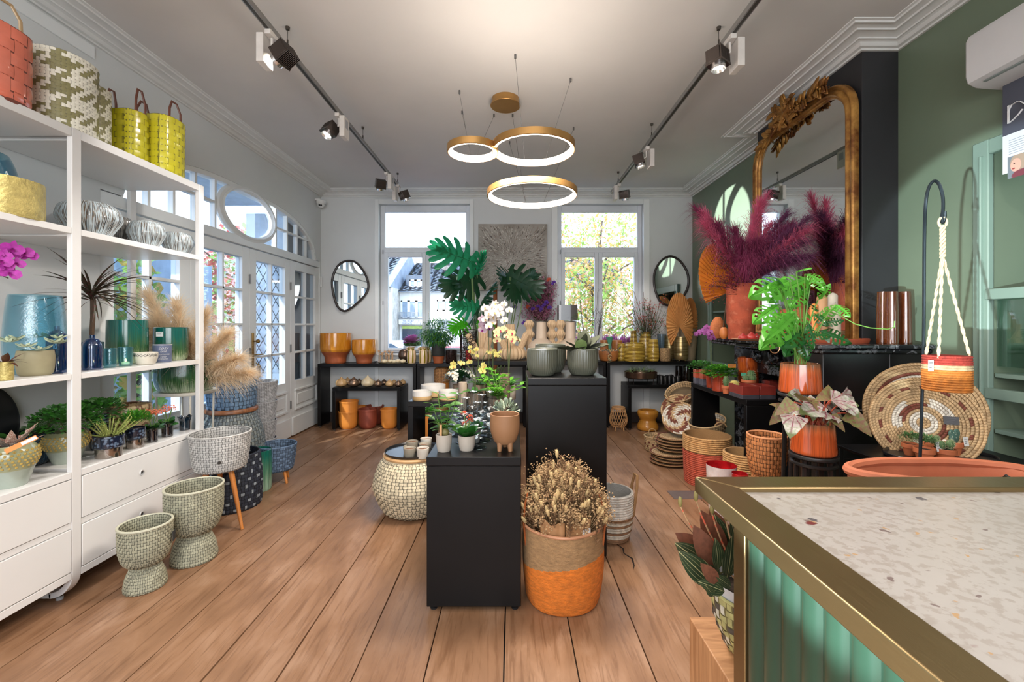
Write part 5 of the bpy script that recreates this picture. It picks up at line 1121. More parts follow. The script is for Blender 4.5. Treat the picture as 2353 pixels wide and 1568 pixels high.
dk = glaze('glaze_midnight', lambda n: n.mix(n.ramp(n.vor(n.coord(), 60), [(.25, (1,1,1,1)), (.5, (0,0,0,1))]), lin((24,30,48)), lin((96,112,134))), .15)
slv = M('metal_silver_band', (170,160,152), .12, .95)
def bandpot(lab, u0, u1, X_, h, seed, kind):
    x, y, r = fitx(u0, u1, X_); t = thing('banded_pot', lab, 'plant', (x, y, ZD)); MB().lathe([(.001,0), (r*.84,0), (r*.86,.002), (r*.86,h*.42), (r*.86,h*.43)], 40).build('silver_band', slv, t)
    MB().lathe([(r*.87,h*.43), (r,h*.5), (r,h*.96), (r*.99,h), (r*.93,h), (r*.93,h*.5)], 40).build('pot', dk, t); soil_in(t, r*.93, h-.012)
    if kind == 's':
        sl = []; rnd = random.Random(seed); mb = MB()
        for k in range(34):
            a = rnd.uniform(0, 2*pi); e = rnd.uniform(.15, 1.3); L = rnd.uniform(.07, .13); b = Vector((.03*cos(a), .03*sin(a), h)); d = Vector((cos(a)*cos(e), sin(a)*cos(e), sin(e))); P = [b+d*L*i/5+Vector((0,0,.35*L*(i/5)**2*(1-e))) for i in range(6)]
            mb.tube(P, [.0035]*5+[.002], 5)
            for q in range(16): i = rnd.randint(0, 5); dd = Vector((rnd.gauss(0,1), rnd.gauss(0,1), rnd.gauss(0,1)+.4)).normalized(); mb.leaf(P[i], dd, .015, .006, 0, .2, 2)
        mb.build('foliage', M('leaf_sedum', (158,168,92), .6, trl=.15), t, kind='stuff')
    else: foliage(t, (0,0,h+.035), .085, 620, .028, seed, [g_bright, g_fresh], (1,1,.8), 'lance', .35, up=1.2, low=-.1)
    return t
bandpot('dark blue pot with silver band and pale sedum just right of the post', 211, 288, -2.36, .125, 4, 's')
bandpot('dark blue pot with silver band and bright feathery fern', 285, 336, -2.37, .125, 6, 'f')
x, y, r = fitx(222, 268, -2.56); t = potted('potted_fern', 'blue speckled pot with trailing round-leaved fern behind the sedum', (x, y-.05, ZD), [(r*.8,0), (r,.04), (r,.21)], dk); foliage(t, (0,0,.235), .12, 420, .03, 13, [g_fresh, g_mid], (1,1.1,.6), 'round', .85, low=-.4)
ruf = lambda k, a=.09: (lambda th, q, z: 1+(a*sin(k*th)*max(0, q-.55)*2.2))
def ruffle(lab, u0, u1, X_, h, m, plant=None, seed=1):
    x, y, r = fitx(u0, u1, X_); t = thing('ruffled_glass_pot', lab, 'plant' if plant else 'vase', (x, y, ZD)); p = sprof([(r*.72,0), (r*.78,.006), (r*.80,h*.6), (r*.86,h*.8), (r*1.02,h)], 16)
    w_ = p+[(q[0]-.004, max(q[1], .008)) for q in p[::-1]]; n_ = len(p)
    def fn(th, q, z): return 1+.10*sin(5*th+.5)*max(0, z/h-.6)*2.4
    mb = MB().lathe([(.001,0)]+w_, 60, fn=fn); mb.v = [(a, b, c+(.010*sin(5*atan2(b, a)) if c > h*.85 else 0)) for a, b, c in mb.v]; mb.build('pot', m, t)
    if plant:
        soil_in(t, r*.7, h*.75); lm = proto('kalanchoe_leaf', M('leaf_kalanchoe', (48,104,40), .3, trl=.15), 'round', .8, .15, .1, 6, thick=.03)
        rosette(t, lm, (0,0,h*.8), 11, .06, (.15, 1.0), seed, r0=.008); rnd = random.Random(seed)
        for c in range(5):
            a = c*1.3+seed; tip = Vector((.03*cos(a), .03*sin(a), h+.075+.02*(c % 2))); stems(t, [([(0,0,h*.8), tuple(tip)], .002)], stem_g, 'flower_stem'); mb = MB()
            for q in range(26): d = Vector((rnd.gauss(0,1), rnd.gauss(0,1), abs(rnd.gauss(0,.7)))).normalized()*.02; mb.octa(tip+d, .0042)
            mb.build('flower_head', M('petal_orange', (226,118,78), .6, var=.15, vs=40), t, kind='stuff')
    return t
smoke = glass('glass_smoke', (70,66,72), .35, .03, .45, (30,26,34)); tealg = glass('glass_teal_dark', (20,80,100), .35, .03, .5, (8,40,60))
ruffle('left of two orange kalanchoes in dark ruffled glass pots', 333, 367, -2.37, .10, smoke, 1, 2)
ruffle('right of two orange kalanchoes in dark ruffled glass pots', 367, 402, -2.38, .10, smoke, 1, 5)
ruffle('empty dark teal ruffled glass vase at the end of the drawers', 408, 441, -2.40, .095, tealg)
x, y, r = fitx(232, 352, -2.62)
vessel('mottled_bowl', 'wide cream bowl mottled brown behind the small pots', 'bowl', (x, y, ZD), [(r*.68,0), (r*.80,.02), (r,.15), (r*.97,.215), (r*.93,.225)], M('glaze_mottle', (186,166,128), .3, coat=.3, col2=(104,72,48), thr=(.5,.53), vs=22), smooth_n=20, t=.012)
# plant stand beyond the shelving with green pot and pampas
t = thing('plant_stand', 'slim white metal plant stand between shelving and glazed doors', 'stand', (-2.60, 3.47, 0)); wm = M('stand_white', (224,218,204), .4)
MB().lathe([(.001,.905), (.20,.905), (.205,.912), (.205,.93), (.001,.93)], 36).build('top', wm, t); MB().tube([(.17*cos(2*pi*i/30), .17*sin(2*pi*i/30), .25) for i in range(30)], .006, 6, closed=True).build('ring', wm, t)
for k in range(4): a = pi/4+pi/2*k; MB().tube([(.185*cos(a), .185*sin(a), .906), (.17*cos(a), .17*sin(a), 0)], .008, 8).build('leg', wm, t)
vessel('glazed_pot', 'wide green and cream streaked pot on the white plant stand', 'pot', (-2.60, 3.47, .93), [(.165,0), (.185,.02), (.205,.10), (.200,.235)], glaze('glaze_green_drip_wide', drip(.0, .2, (186,200,170), (14,80,62), (70,110,60), 26)), smooth_n=14, seg=96, fn=fluted(50, .006), t=.01)
t = thing('pampas_grass', 'bunch of beige pampas grass plumes spreading behind the shelving', 'dried grass', (-2.60, 3.47, .95)); rpp = random.Random(2)
pm = M('pampas_beige', (246,228,200), .9, var=.06, vs=20, trl=.5)
tips = [(330,655,-2.50), (405,680,-2.50), (300,740,-2.52), (460,700,-2.40), (500,745,-2.25), (520,800,-2.2), (368,715,-2.55), (540,835,-2.15), (430,760,-2.4), (340,745,-2.5)]
for k, (u, v, X_) in enumerate(tips):
    Y_ = min(3.85, X_/((u-U0)/F)); Y_ = max(3.3, Y_); p = at(u, v, Y_) if u > 420 else at(u, v, max(3.3, X_/((u-U0)/F))); p.x = max(p.x, XL+.12)
    d = p-t.location; mb = MB(); plume(mb, (0,0,0), d*1.0-Vector((0,0,.05)), (d.x*.25, d.y*.1, -.03), 1500, .23, k, start=.38, w=.0013, droop=.35); mb.build('plume', pm, t, kind='stuff')
# ---- floor in front of and beyond the shelving
gw = (168,166,142); gw2 = (150,150,130)
def goblet(lab, x, y, r, zr, tag_rot):
    H = zr; prof_b = [(r*.74,0), (r*.80,.012), (r*.72,H*.20), (r*.56,H*.33), (r*.54,H*.37)]; t = thing('woven_planter', lab, 'basket', (x, y, 0))
    basket(None, None, prof_b, [gw], 56, .015, .0045, par=t, inner=False, rim=.003); t.children[0].name = 'foot'
    prof_t = [(r*.55,H*.37), (r*.80,H*.44), (r*.96,H*.60), (r,H*.80), (r,H)]
    basket(None, None, prof_t, [gw], 60, .015, .0045, par=t, rim=.007, rimcol=(190,188,166)); 
    o = MB().box(-.018, .018, -.001, .001, -.055, 0).build('hang_tag', M('tag_black', (40,42,46), .5), t, loc=((r+.012)*cos(tag_rot), (r+.012)*sin(tag_rot), H-.06)); o.rotation_euler = (0, 0, tag_rot+pi/2)
    return t
x, y, r = fitx(268, 397, -2.03); goblet('smallest grey-green woven planter in front of the drawers', x, y, r, .352, .35)
x, y, r = fitx(375, 514, -1.97); goblet('larger grey-green woven planter on a waisted foot', x, y, r, .452, pi+.2)
oak_leg = M('oak_leg', (202,128,62), .4, var=.1, vs=14)
x, y, r = -2.115, 3.16, .183
t = basket('light grey woven planter on three tall wooden legs', (x, y, 0), [(r*.80,.415), (r*.88,.425), (r*.97,.52), (r*1.04,.67)], [(198,196,192)], 60, .016, .004, cat='planter', name='planter_on_legs', rim=.006)
for a in (-.35, -1.9, 2.2): MB().tube([(.10*cos(a), .10*sin(a), .42), (.215*cos(a), .215*sin(a), 0)], [.019, .010], 10).build('leg', oak_leg, t)
MB().lathe([(.001,-.003), (.011,-.003), (.011,.003), (.001,.003)], 12).build('eyelet', M('eyelet_dark', (50,44,38), .4), t, loc=(.10, -.165, .50)).rotation_euler = (pi/2, 0, .5)
t = basket('large navy and white woven basket behind the legged planter', (-2.25, 3.50, 0), [(.185,0), (.205,.02), (.21,.22), (.19,.42)], [(44,50,64), (150,160,168)], 52, .026, .007, mfn=lambda i, j: 1 if (i+j) % 3 == 0 and j % 2 else 0, rim=.007)
MB().lathe([(.182,.425), (.186,.43), (.19,.42), (.18,.35)], 40).build('liner', M('liner_black', (30,32,38), .3), t)
vessel('glazed_pot', 'tall green glazed pot mostly hidden behind navy basket', 'pot', (-2.235, 3.835, 0), [(.095,0), (.105,.02), (.11,.2), (.105,.35)], glaze('glaze_green_tall', drip(.05, .3, (160,196,170), (30,110,96), (90,150,120), 10)), smooth_n=12)
t = basket('grey-blue bulging woven urn basket with a wooden lid', (-2.56, 3.98, 0), [(.19,0), (.24,.06), (.262,.28), (.25,.46), (.20,.60), (.17,.655)], [(150,156,152), (120,130,134)], 46, .030, .008, mfn=lambda i, j: (i*3+j) % 2, rim=.006, name='urn_basket')
MB().lathe([(.001,.66), (.20,.66), (.208,.668), (.208,.69), (.20,.70), (.001,.70)], 44).build('lid', M('acacia_wood', (150,96,60), .4, var=.25, vs=8, st=(1,4,1)), t)
x, y, r = -2.56, 3.98, .182
basket('pale blue woven strap basket standing on the wooden lid', (x, y, .701), [(r*.93,0), (r*.97,.01), (r,.12), (r*1.0,.255)], [(112,142,172)], 34, .034, .005, sq=2.6, rim=.004)
# four white woven pots in one stack
wc = (204,204,206)
for k, (zb, r, h) in enumerate(((0, .150, .26), (.20, .150, .25), (.40, .155, .25), (.58, .160, .275))):
    basket(['lowest white woven pot of the stack by the glazed doors', 'second white woven pot from the floor in the stack', 'third white woven pot from the floor in the stack', 'topmost white woven pot of the stack'][k], (-2.635, 4.56, zb+.001*k), [(r*.72,0), (r*.80,.01), (r*.93,h*.6), (r,h)], [wc], 56, .015, .004, rim=.005, name='woven_pot', inner=None if k == 3 else False, group=None, floor=.18 if k < 3 else .02)
m = MB(); rnd = random.Random(4)
for k in range(30): m.octa((rnd.gauss(0,.02), rnd.gauss(0,.02), rnd.uniform(0, .04)), .009)
o = m.build('dried_flower', M('dried_rust', (150,72,44), .8), loc=(-2.64, 4.56, .80), smooth=False); tag(o, 'rust-coloured dried flower head lying in the topmost white pot', 'dried flower'); o['kind'] = 'thing'
x, y, r = -2.175, 4.03, .158
t = basket('blue woven planter on short wooden legs on the floor', (x, y, 0), [(r*.72,.115), (r*.85,.13), (r*.96,.24), (r*1.03,.345)], [(108,132,160), (84,104,130)], 40, .024, .006, mfn=lambda i, j: (i//2+j) % 2, cat='planter', name='planter_on_legs', rim=.006)
for a in (-.4, -2.2, 1.2, 2.7): MB().tube([(.09*cos(a), .09*sin(a), .125), (.125*cos(a), .125*sin(a), 0)], [.016, .010], 10).build('leg', oak_leg, t)
MB().lathe([(.001,-.003), (.010,-.003), (.010,.003), (.001,.003)], 12).build('eyelet', M('eyelet_dark', (50,44,38), .4), t, loc=(.03, -.158, .29)).rotation_euler = (pi/2, 0, .1)
# pouf-like woven globe with wooden rim and black tray
x, y = -.765, 3.42
t = basket('large cream woven globe basket with a wooden rim left of pedestals', (x, y, 0), [(.17,0), (.24,.03), (.305,.17), (.31,.25), (.27,.37), (.225,.425)], [(214,200,168)], 62, .022, .0065, name='globe_basket', rim=.004, inner=False)
MB().lathe([(.001,.425), (.215,.425), (.235,.432), (.24,.445), (.235,.455), (.001,.455)], 48).build('lid', M('ash_wood', (202,160,112), .4, var=.15, vs=8, st=(1,5,1)), t)
vessel('round_tray', 'round black tray on the cream globe basket', 'tray', (x, y, .4555), [(.205,0), (.222,.004), (.228,.018)], M('tray_black', (26,27,30), .3), t=.004, floor=.003)
cw = M('cup_white', (214,208,196), .5); cg = M('cup_greige', (150,142,126), .5)
for k, (u0, u1, vb, Y_, h, m_, lab) in enumerate(((927,956,1036,3.26,.070,cg,'front left grey cup with a dark candle on the black tray'), (957,986,1037,3.24,.075,cw,'front white cup with a candle on the black tray'), (933,961,1018,3.42,.078,cg,'rear left grey cup with small cactus on the black tray'), (926,953,1022,3.36,.055,cg,'small low grey cup with pebbles on black tray'), (966,992,1014,3.50,.080,cw,'rear white cup on the black tray near the pedestal'), (962,989,1024,3.38,.068,cg,'grey-green cup behind the front white cup'))):
    xx, yy, r = fity(u0, u1, Y_); t = thing('candle_cup', lab, 'cup', (xx, yy, .4590)); part_vessel('cup', t, [(r*.8,0), (r*.88,.005), (r,h)], m_, .004); MB().lathe([(.001,.0), (r*.9,0)], 20, (0,0,h-.012)).build('filling', M('filling_brown', (120,84,62), .8, var=.3, vs=60, bump=.5), t)
# ================================================================ centre pedestals and tables
pink_clay = M('matte_terracotta', (150,108,74), .6, var=.05, vs=6); greige = M('greige_ceramic', (176,166,154), .5, var=.03)
def pot_prof(r, h, b=.72): return [(r*b,0), (r*(b+.06),.004), (r*.93,h*.45), (r,h)]
twig_leaf = proto('twig_leaf', M('leaf_twig_green', (84,136,56), .45, var=.12, trl=.3), 'oval', .5, .3, .2)
x, y, r = fity(1001, 1039, 2.30)
t = potted('potted_plant', 'small greige pot with a leggy leafy plant and wooden stick, front left of pedestal', (x, y, P1Z), pot_prof(r, .087), greige); rnd = random.Random(1); sl = []
for k, (dx, dz) in enumerate(((-.03,.30), (.03,.24), (.07,.30), (-.05,.16), (.05,.13), (-.06,.24))):
    P = arc3((0,0,.08), (dx, .02*(k % 2), dz), .02, 6, (dx*.2, 0, 0)); sl.append((P, .0022))
    for q in range(1, 7):
        for s in (-1, 1): put(twig_leaf, 'leaf', t, P[q], (s*.9+rnd.uniform(-.3,.3), rnd.uniform(-.7,.4), rnd.uniform(.0,.6)), rnd.uniform(.038,.060), rnd.uniform(-.4,.4))
stems(t, sl, stem_g); MB().box(-.006, .006, -.002, .002, 0, .085).build('wooden_stick', M('stick_wood', (196,150,104), .6), t, loc=(-.012, -.03, .06)); MB().ball((.008,-.01,.10), (.022,.02,.022), 10, 7).build('bulb', M('bulb_green_brown', (110,104,60), .5), t)
kl = proto('kalanchoe_leaf', None, 'round', .8, .15, .1, 6)
def kalan(lab, u0, u1, Y_, h, L, seed, fl=True, z=P1Z):
    x, y, r = fity(u0, u1, Y_); t = potted('potted_kalanchoe', lab, (x, y, z), pot_prof(r, h), greige); rosette(t, kl, (0,0,h-.01), 13, L, (.45, 1.3), seed, r0=.01); rn = random.Random(seed)
    if fl:
        for c in range(4):
            tip = Vector((rn.uniform(-.02,.02), rn.uniform(-.015,.015), h+.055+.018*c)); stems(t, [([(0,0,h), tuple(tip)], .002)], stem_g, 'flower_stem'); mb = MB()
            for q in range(34): d = Vector((rn.gauss(0,1), rn.gauss(0,1), abs(rn.gauss(0,.8)))).normalized(); mb.leaf(tip+d*.012, d, .010, .008, 0, .3, 2)
            mb.build('flower_head', M('petal_rust', (212,92,58), .6, var=.2, vs=40, trl=.2), t, kind='stuff')
    return t
kalan('orange kalanchoe in a small greige pot at the pedestal front', 1052, 1093, 2.32, .078, .075, 3)
kalan('half-hidden greige pot with a pale-edged leaf behind the kalanchoe', 1074, 1105, 2.47, .075, .07, 7, False)
x, y, r = fity(1126, 1194, 2.33)
t = thing('footed_pot', 'empty matte terracotta pot on three stubby feet', 'pot', (x, y, P1Z)); h = .190
part_vessel('pot', t, [(r*.30,.032), (r*.62,.036), (r*.86,.07), (r,.12), (r*.985,h)], pink_clay, .005, smooth_n=22, floor=.012)
for a in (-2.2, -.9, 1.57): MB().tube([(r*.55*cos(a), r*.55*sin(a), .045), (r*.60*cos(a), r*.60*sin(a), 0)], [.016,.011], 10).build('foot', pink_clay, t)
x, y, r = fity(1130, 1191, 2.74)
t = potted('potted_succulent', 'felt-leaved grey succulent in a low terracotta bowl behind footed pot', (x, y, P1Z), [(r*.7,0), (r*.9,.02), (r,.10)], pink_clay); ll = proto('pebble_leaf', g_grey, 'spoon', .36, .0, .05, 7, thick=.20)
rs2 = random.Random(9)
for k in range(44):
    a = k*2.4; e = rs2.uniform(.0, 1.3); b = Vector((.05*cos(a)*cos(e), .05*sin(a)*cos(e), .10+.05*sin(e))); put(ll, 'leaf', t, b, (cos(a)*cos(e), sin(a)*cos(e)-.1, sin(e)), rs2.uniform(.045, .075), rs2.uniform(-.5,.5))
# glass bubble candle holders
cg_ = glass('clear_glass', (236,242,246), .1, .08, fk=.45, gc=.42)
gp = [(.034,0), (.036,.003), (.010,.010), (.012,.022), (.036,.040), (.040,.046), (.014,.056), (.013,.064), (.034,.078), (.036,.083), (.013,.092), (.012,.098), (.026,.108), (.027,.113), (.012,.122), (.013,.150), (.014,.172)]
g0 = None
for k, (u, v, Y_, s) in enumerate(((1052, 905, 2.62, 1.1), (1088, 900, 2.66, 1.12), (1107, 908, 2.50, 1.05), (1126, 901, 2.62, 1.12), (1070, 915, 2.46, 1.0), (1096, 925, 2.36, .92), (1060, 930, 2.80, 1.0), (1114, 925, 2.80, 1.0))):
    p = at(u, v, Y_); sz = max(.6, (p.z-P1Z)/.172)
    if g0 is None:
        g0 = thing('glass_candle_holder', 'clear stacked-bubble glass candle holder clustered on the low pedestal', 'candle holder', (p.x, Y_, P1Z), group='bubble glass candle holders'); MB().lathe([(.001,0)]+sprof(gp, 80), 32).build('glass', cg_, g0); MB().lathe([(.0138,.1715), (.0155,.173), (.0138,.1745)], 24).build('rim', glass('glass_rim', (225,235,242), .9, .02, .2), g0); g0.scale = (sz, sz, sz); 
    else: dup(g0, (p.x, Y_, P1Z), scale=sz)
# plants at the back of the low pedestal
bark = M('bark_ceramic', (128,108,90), .8, var=.22, vs=22, bump=.7, bs=60, st=(1,1,.4)); ridge = lambda th, q, z: 1+.012*sin(z*330)
x, y, r = fity(1122, 1168, 3.20); t = potted('potted_plant', 'bushy bright green plant in a rough brown pot at pedestal back', (x, y, P1Z), pot_prof(r, .125, .85), bark)
sl = []; rn = random.Random(3); bl2 = proto('bright_leaf', g_bright, 'oval', .5, .25, .2)
for k in range(16):
    a = k*2.4; e = rn.uniform(.3, 1.4); L = rn.uniform(.12, .25); P = arc3((0,0,.11), (L*cos(a)*cos(e), L*sin(a)*cos(e)*.7, .12+L*sin(e)), .02, 5); sl.append((P, .002))
    for q in range(1, 6):
        for s in (-1, 1): b2 = a+s*1.0; put(bl2, 'leaf', t, P[q], (cos(b2), sin(b2)*.8, rn.uniform(0,.7)), rn.uniform(.035,.06), rn.uniform(-.5,.5))
stems(t, sl, stem_g)
x, y, r = fity(1054, 1073, 3.42); vessel('ribbed_vase', 'slim pale brown ridged vase behind the glass holders', 'vase', (x, y, P1Z), [(r*.9,0), (r,.01), (r,.215)], M('ceramic_taupe', (170,152,134), .6), fn=ridge, t=.004)
x, y, r = fity(1148, 1172, 3.52); vessel('bark_vase', 'tall bark-textured brown vase behind the bushy green plant', 'vase', (x, y, P1Z), [(r*.9,0), (r,.01), (r*.96,.27)], bark, t=.004)
fy = orchid_flower_mesh('flower_yellow', M('petal_yellow', (222,214,128), .5, var=.08, trl=.3), M('lip_orange', (220,140,60), .5, trl=.2))
fw_ = orchid_flower_mesh('flower_white', M('petal_white', (240,232,228), .5, var=.03, trl=.35), M('lip_cream', (230,200,140), .5, trl=.2))
fpk = orchid_flower_mesh('flower_pink_white', M('petal_pink_white', (226,196,214), .5, var=.1, vs=5, trl=.35), M('lip_magenta'))
fcr = orchid_flower_mesh('flower_cream_red', M('petal_cream', (236,222,170), .5, var=.05, trl=.35), M('lip_red', (176,44,84), .5, trl=.2))
fpu = orchid_flower_mesh('flower_mauve', M('petal_mauve', (210,130,206), .5, var=.14, vs=7, trl=.3), M('lip_magenta'))
x, y, r = fity(1073, 1111, 3.42)
t = orchid('yellow orchid in a brown pot at the back of low pedestal', (x, y, P1Z), pot_prof(r, .135, .9), bark, fy, 2, .23, [(-.10, -.03), (.03, -.02)], 3, .05, 6, .17)
# white and pink orchids standing on the bowl table
x, y, r = fity(1105, 1150, 4.05)
t = orchid('tall white orchid behind the yellow one', (x+.02, y, .784), pot_prof(.075, .14, .85), M('matte_olive'), fw_, 2, .72, [(.05, -.02), (-.02, -.02)], 5, .078, 11, .2, spread=.07, tiltstart=.66)
x, y, r = fity(1085, 1120, 4.15)
t = orchid('pale pink orchid left of the white one', (-.22, 4.2, .784), pot_prof(.06, .13, .85), bark, fpk, 1, .62, [(-.01, -.02)], 8, .085, 10, .15, spread=.06, tiltstart=.72)
t = orchid('cream orchid with red lips in front of the spouted vases', (-.03, 3.90, .784), pot_prof(.07, .13, .85), greige, fcr, 2, .50, [(-.03, -.02), (.05, -.02)], 11, .066, 9, .2, spread=.06, tiltstart=.60)
t = orchid('green-yellow orchid spray with small flowers', (-.30, 3.98, .784), pot_prof(.06, .12, .85), bark, fy, 2, .33, [(-.03, -.02), (.10, -.02)], 14, .042, 9, .13)
# white azalea
t = potted('potted_azalea', 'white-flowered azalea with dark leaves behind the tan bowls', (-.50, 4.20, .784), pot_prof(.075, .09, .85), bark); foliage(t, (0,0,.14), .15, 420, .04, 2, [g_dark], (1,.7,.55), low=-.2); rn = random.Random(3)
az = orchid_flower_mesh('flower_azalea', M('petal_azalea', (236,236,226), .5, var=.03, trl=.3), M('lip_cream'))
for k in range(22): d = Vector((rn.gauss(0,1), rn.gauss(0,.6)-.5, abs(rn.gauss(0,1)))).normalized(); put(az, 'flower', t, (d.x*.15, d.y*.11, .14+d.z*.09), (d.x, d.y-.4, d.z), rn.uniform(.045,.06), rn.uniform(-1,1))
# bowls, white above and tan below
tan_ = M('tan_clay', (190,156,108), .6, var=.06); whi = M('white_glaze_matt', (204,200,194), .4, var=.02)
def tbowl(lab, u0, u1, vt, Y_):
    x, y, r = fity(u0, u1, Y_); h = zat(vt+4, Y_)-.784; t = thing('two_tone_bowl', lab, 'bowl', (x, y, .784)); MB().lathe([(.001,0), (r*.96,0), (r,.004), (r,h*.45)], 44).build('base', tan_, t); MB().lathe([(r,h*.4505), (r+.0005,h*.455), (r,h), (r-.005,h), (r-.006,.02), (.001,.018)], 44).build('glazed_band', whi, t); return t
tbowl('small white and tan bowl nearest the left table edge', 948, 992, 894, 3.88); tbowl('small white and tan bowl right of the first one', 1008, 1053, 893, 3.90); tbowl('large white and tan bowl behind the two small ones', 968, 1024, 880, 4.10)
# spouted ribbed vases and lantern on the high table
beige = M('ribbed_beige', (206,176,140), .6, var=.08, vs=8); Z5 = 1.056
def spouted(lab, u0, u1, Y_, sp):
    x, y, r = fity(u0, u1, Y_); t = thing('spouted_vase', lab, 'vase', (x, y, Z5)); hb = r*1.0
    MB().lathe(sprof([(r*.5,0), (r*.85,.01), (r,hb*.45), (r*.82,hb*.9), (r*.3,hb*1.08), (.002,hb*1.1)], 24), 120, fn=lambda th, q, z: 1+.10*abs(sin(9*th))).build('body', beige, t, ang=18)
    for (dx, dy, tx, H, rr) in sp:
        m = MB(); a, b = Vector((dx*r, dy*r, hb*.8)), Vector((dx*r+tx, dy*r, H)); ax = (b-a).normalized(); q = ax.to_track_quat('Z', 'Y').to_matrix(); L = (b-a).length
        m.lathe([(rr*.9,0), (rr,L*.3), (rr,L), (rr*.8,L+.001), (rr*.75,L*.6)], 60, fn=lambda th, q_, z: 1+.14*abs(sin(7*th))); m.v = [tuple(q @ Vector(p)+a) for p in m.v]; m.build('spout', beige, t, ang=18)
spouted('ribbed beige vase with three spouts, left of the pair', 1083, 1137, 4.98, [(0,0,0,.40,.048), (-.55,-.2,-.10,.29,.032), (.30,-.55,.035,.25,.034)])
spouted('ribbed beige vase with three spouts, right of the pair', 1148, 1206, 4.98, [(-.15,0,0,.40,.048), (.60,-.2,.075,.29,.032), (-.5,-.4,-.05,.22,.032)])
t = thing('lantern', 'dark lattice metal lantern with a red glow left of spouted vases', 'lantern', (-.50, 5.0, Z5)); dm = M('bronze_dark', (48,38,36), .5, .4); rn = random.Random(21); hw2, H = .085, .34
for f in range(4):
    m = MB()
    for k in range(46):
        cx, cz, rr = rn.uniform(-hw2, hw2)*.85, rn.uniform(.02, H-.02), rn.uniform(.012, .026); P = [(max(-hw2, min(hw2, cx+rr*cos(a)*1.2)), max(0, min(H, cz+rr*sin(a)))) for a in [2*pi*i/6+k for i in range(6)]]
        m.tube([(a, -hw2, b) for a, b in P], .0024, 4, closed=True)
    for s in (-1, 1): m.tube([(s*hw2, -hw2, 0), (s*hw2, -hw2, H)], .004, 4)
    for z in (0, H): m.tube([(-hw2, -hw2, z), (hw2, -hw2, z)], .004, 4)
    m.build('lattice_side', dm, t, kind='stuff').rotation_euler = (0, 0, f*pi/2)
MB().lathe([(.001,0), (.035,0), (.035,.10), (.001,.10)], 18).build('candle', M('candle_red_glow', (120,30,30), .5, emit=(255,60,40), es=.12), t)
# beige bottle vases and totem vases behind the tall pedestal
bm = M('bottle_beige', (196,176,156), .45, var=.03)
for lab, u0, u1 in (('beige long-necked bottle vase left behind the tall pedestal', 1213, 1275), ('beige long-necked bottle vase right behind the tall pedestal', 1281, 1341)):
    x, y, r = fity(u0, u1, 4.93); H = zat(742, 4.93)-Z5; vessel('bottle_vase', lab, 'vase', (x, y, Z5), [(r*.7,0), (r*.95,.03), (r,.13), (r*.85,.19), (r*.45,.235), (r*.40,.26), (r*.36,H-.01), (r*.37,H)], bm, smooth_n=30, t=.005)
tp = [(.045,0), (.055,.04), (.03,.10), (.058,.16), (.03,.22), (.06,.28), (.03,.34), (.056,.40), (.03,.45)]
for lab, u in (('ribbed stacked-bulb vase left of the bouquet', 1216), ('ribbed stacked-bulb vase right of the bouquet', 1268), ('third ribbed stacked-bulb vase beside the smoked vase', 1288)):
    vessel('totem_vase', lab, 'vase', (at(u, 0, 5.13).x, 5.13, Z5), tp, beige, ang=18, smooth_n=40, fn=lambda th, q, z: 1+.13*abs(sin(6*th)), seg=96, t=.004)
# bouquet in a tall bucket on the back table
X_, Y_ = at(1243, 0, 6.27).x, 6.27; t = thing('flower_bouquet', 'large mixed bouquet of pink waxflower and purple blooms in a zinc bucket', 'flowers', (X_, Y_, TZR)); part_vessel('bucket', t, [(.085,0), (.095,.01), (.125,.57)], M('zinc', (150,140,128), .45, .5, var=.15), .004); rn = random.Random(17); sl = []; mp_ = MB(); mv = MB(); mg_ = MB()
for k in range(64):
    dx, dz = rn.uniform(-.30, .30), rn.uniform(.10, .72); sl_ = dz*.5; px = dx*.7+sl_*.45-.12 if dz > .2 else dx*.9-.04; tip = Vector((px, rn.uniform(-.16,.12), .57+dz)); P = arc3((rn.uniform(-.05,.05), rn.uniform(-.05,.05), .5), tip, .02, 6, (px*.1,0,0)); sl.append((P, .0022))
    for q in range(60):
        i = rn.uniform(2.6, 6); a = P[int(i)]; c = a+Vector((rn.gauss(0,.032), rn.gauss(0,.03), rn.gauss(.01,.04)))
        mb = mp_; mi = rn.choice((0,0,0,0,1,2))
        for s in range(3): d = Vector((rn.gauss(0,1), rn.gauss(0,1), rn.gauss(0,1))).normalized(); mb.leaf(c, d, .021, .017, 0, .2, 2, mi=mi)
    for q in range(8): i = rn.randint(1, 5); d = Vector((rn.gauss(0,1), rn.gauss(0,1), .8)).normalized(); mg_.leaf(P[i], d, .06, .012, .1, .2, 3)
mp_.build('waxflowers', [M('petal_waxpink', (232,160,190), .6, trl=.5), M('petal_plum', (128,62,96), .6, trl=.3), M('petal_blush', (240,206,212), .6, trl=.5)], t, kind='stuff'); stems(t, sl, M('stem_olive', (84,92,48), .6)); mg_.build('foliage', M('leaf_olive', (74,92,44), .6, trl=.25), t, kind='stuff')
fv = orchid_flower_mesh('flower_violet', M('petal_violet', (112,64,176), .5, trl=.3), M('petal_violet'))
for u, v in ((1237,705), (1250,702), (1243,712), (1262,707), (1272,650), (1204,742), (1224,710), (1183,706), (1256,695)): p = at(u, v, 6.08); put(fv, 'flower', t, p-t.location, (rn.uniform(-.6,.6), -1, .2), .075, rn.uniform(-1,1))
fo_ = orchid_flower_mesh('flower_coral', M('petal_coral', (214,96,70), .5, trl=.3), M('petal_coral'))
for u, v in ((1229,668), (1212,705), (1261,643)): p = at(u, v, 6.08); put(fo_, 'flower', t, p-t.location, (rn.uniform(-.6,.6), -1, .2), .07, rn.uniform(-1,1))
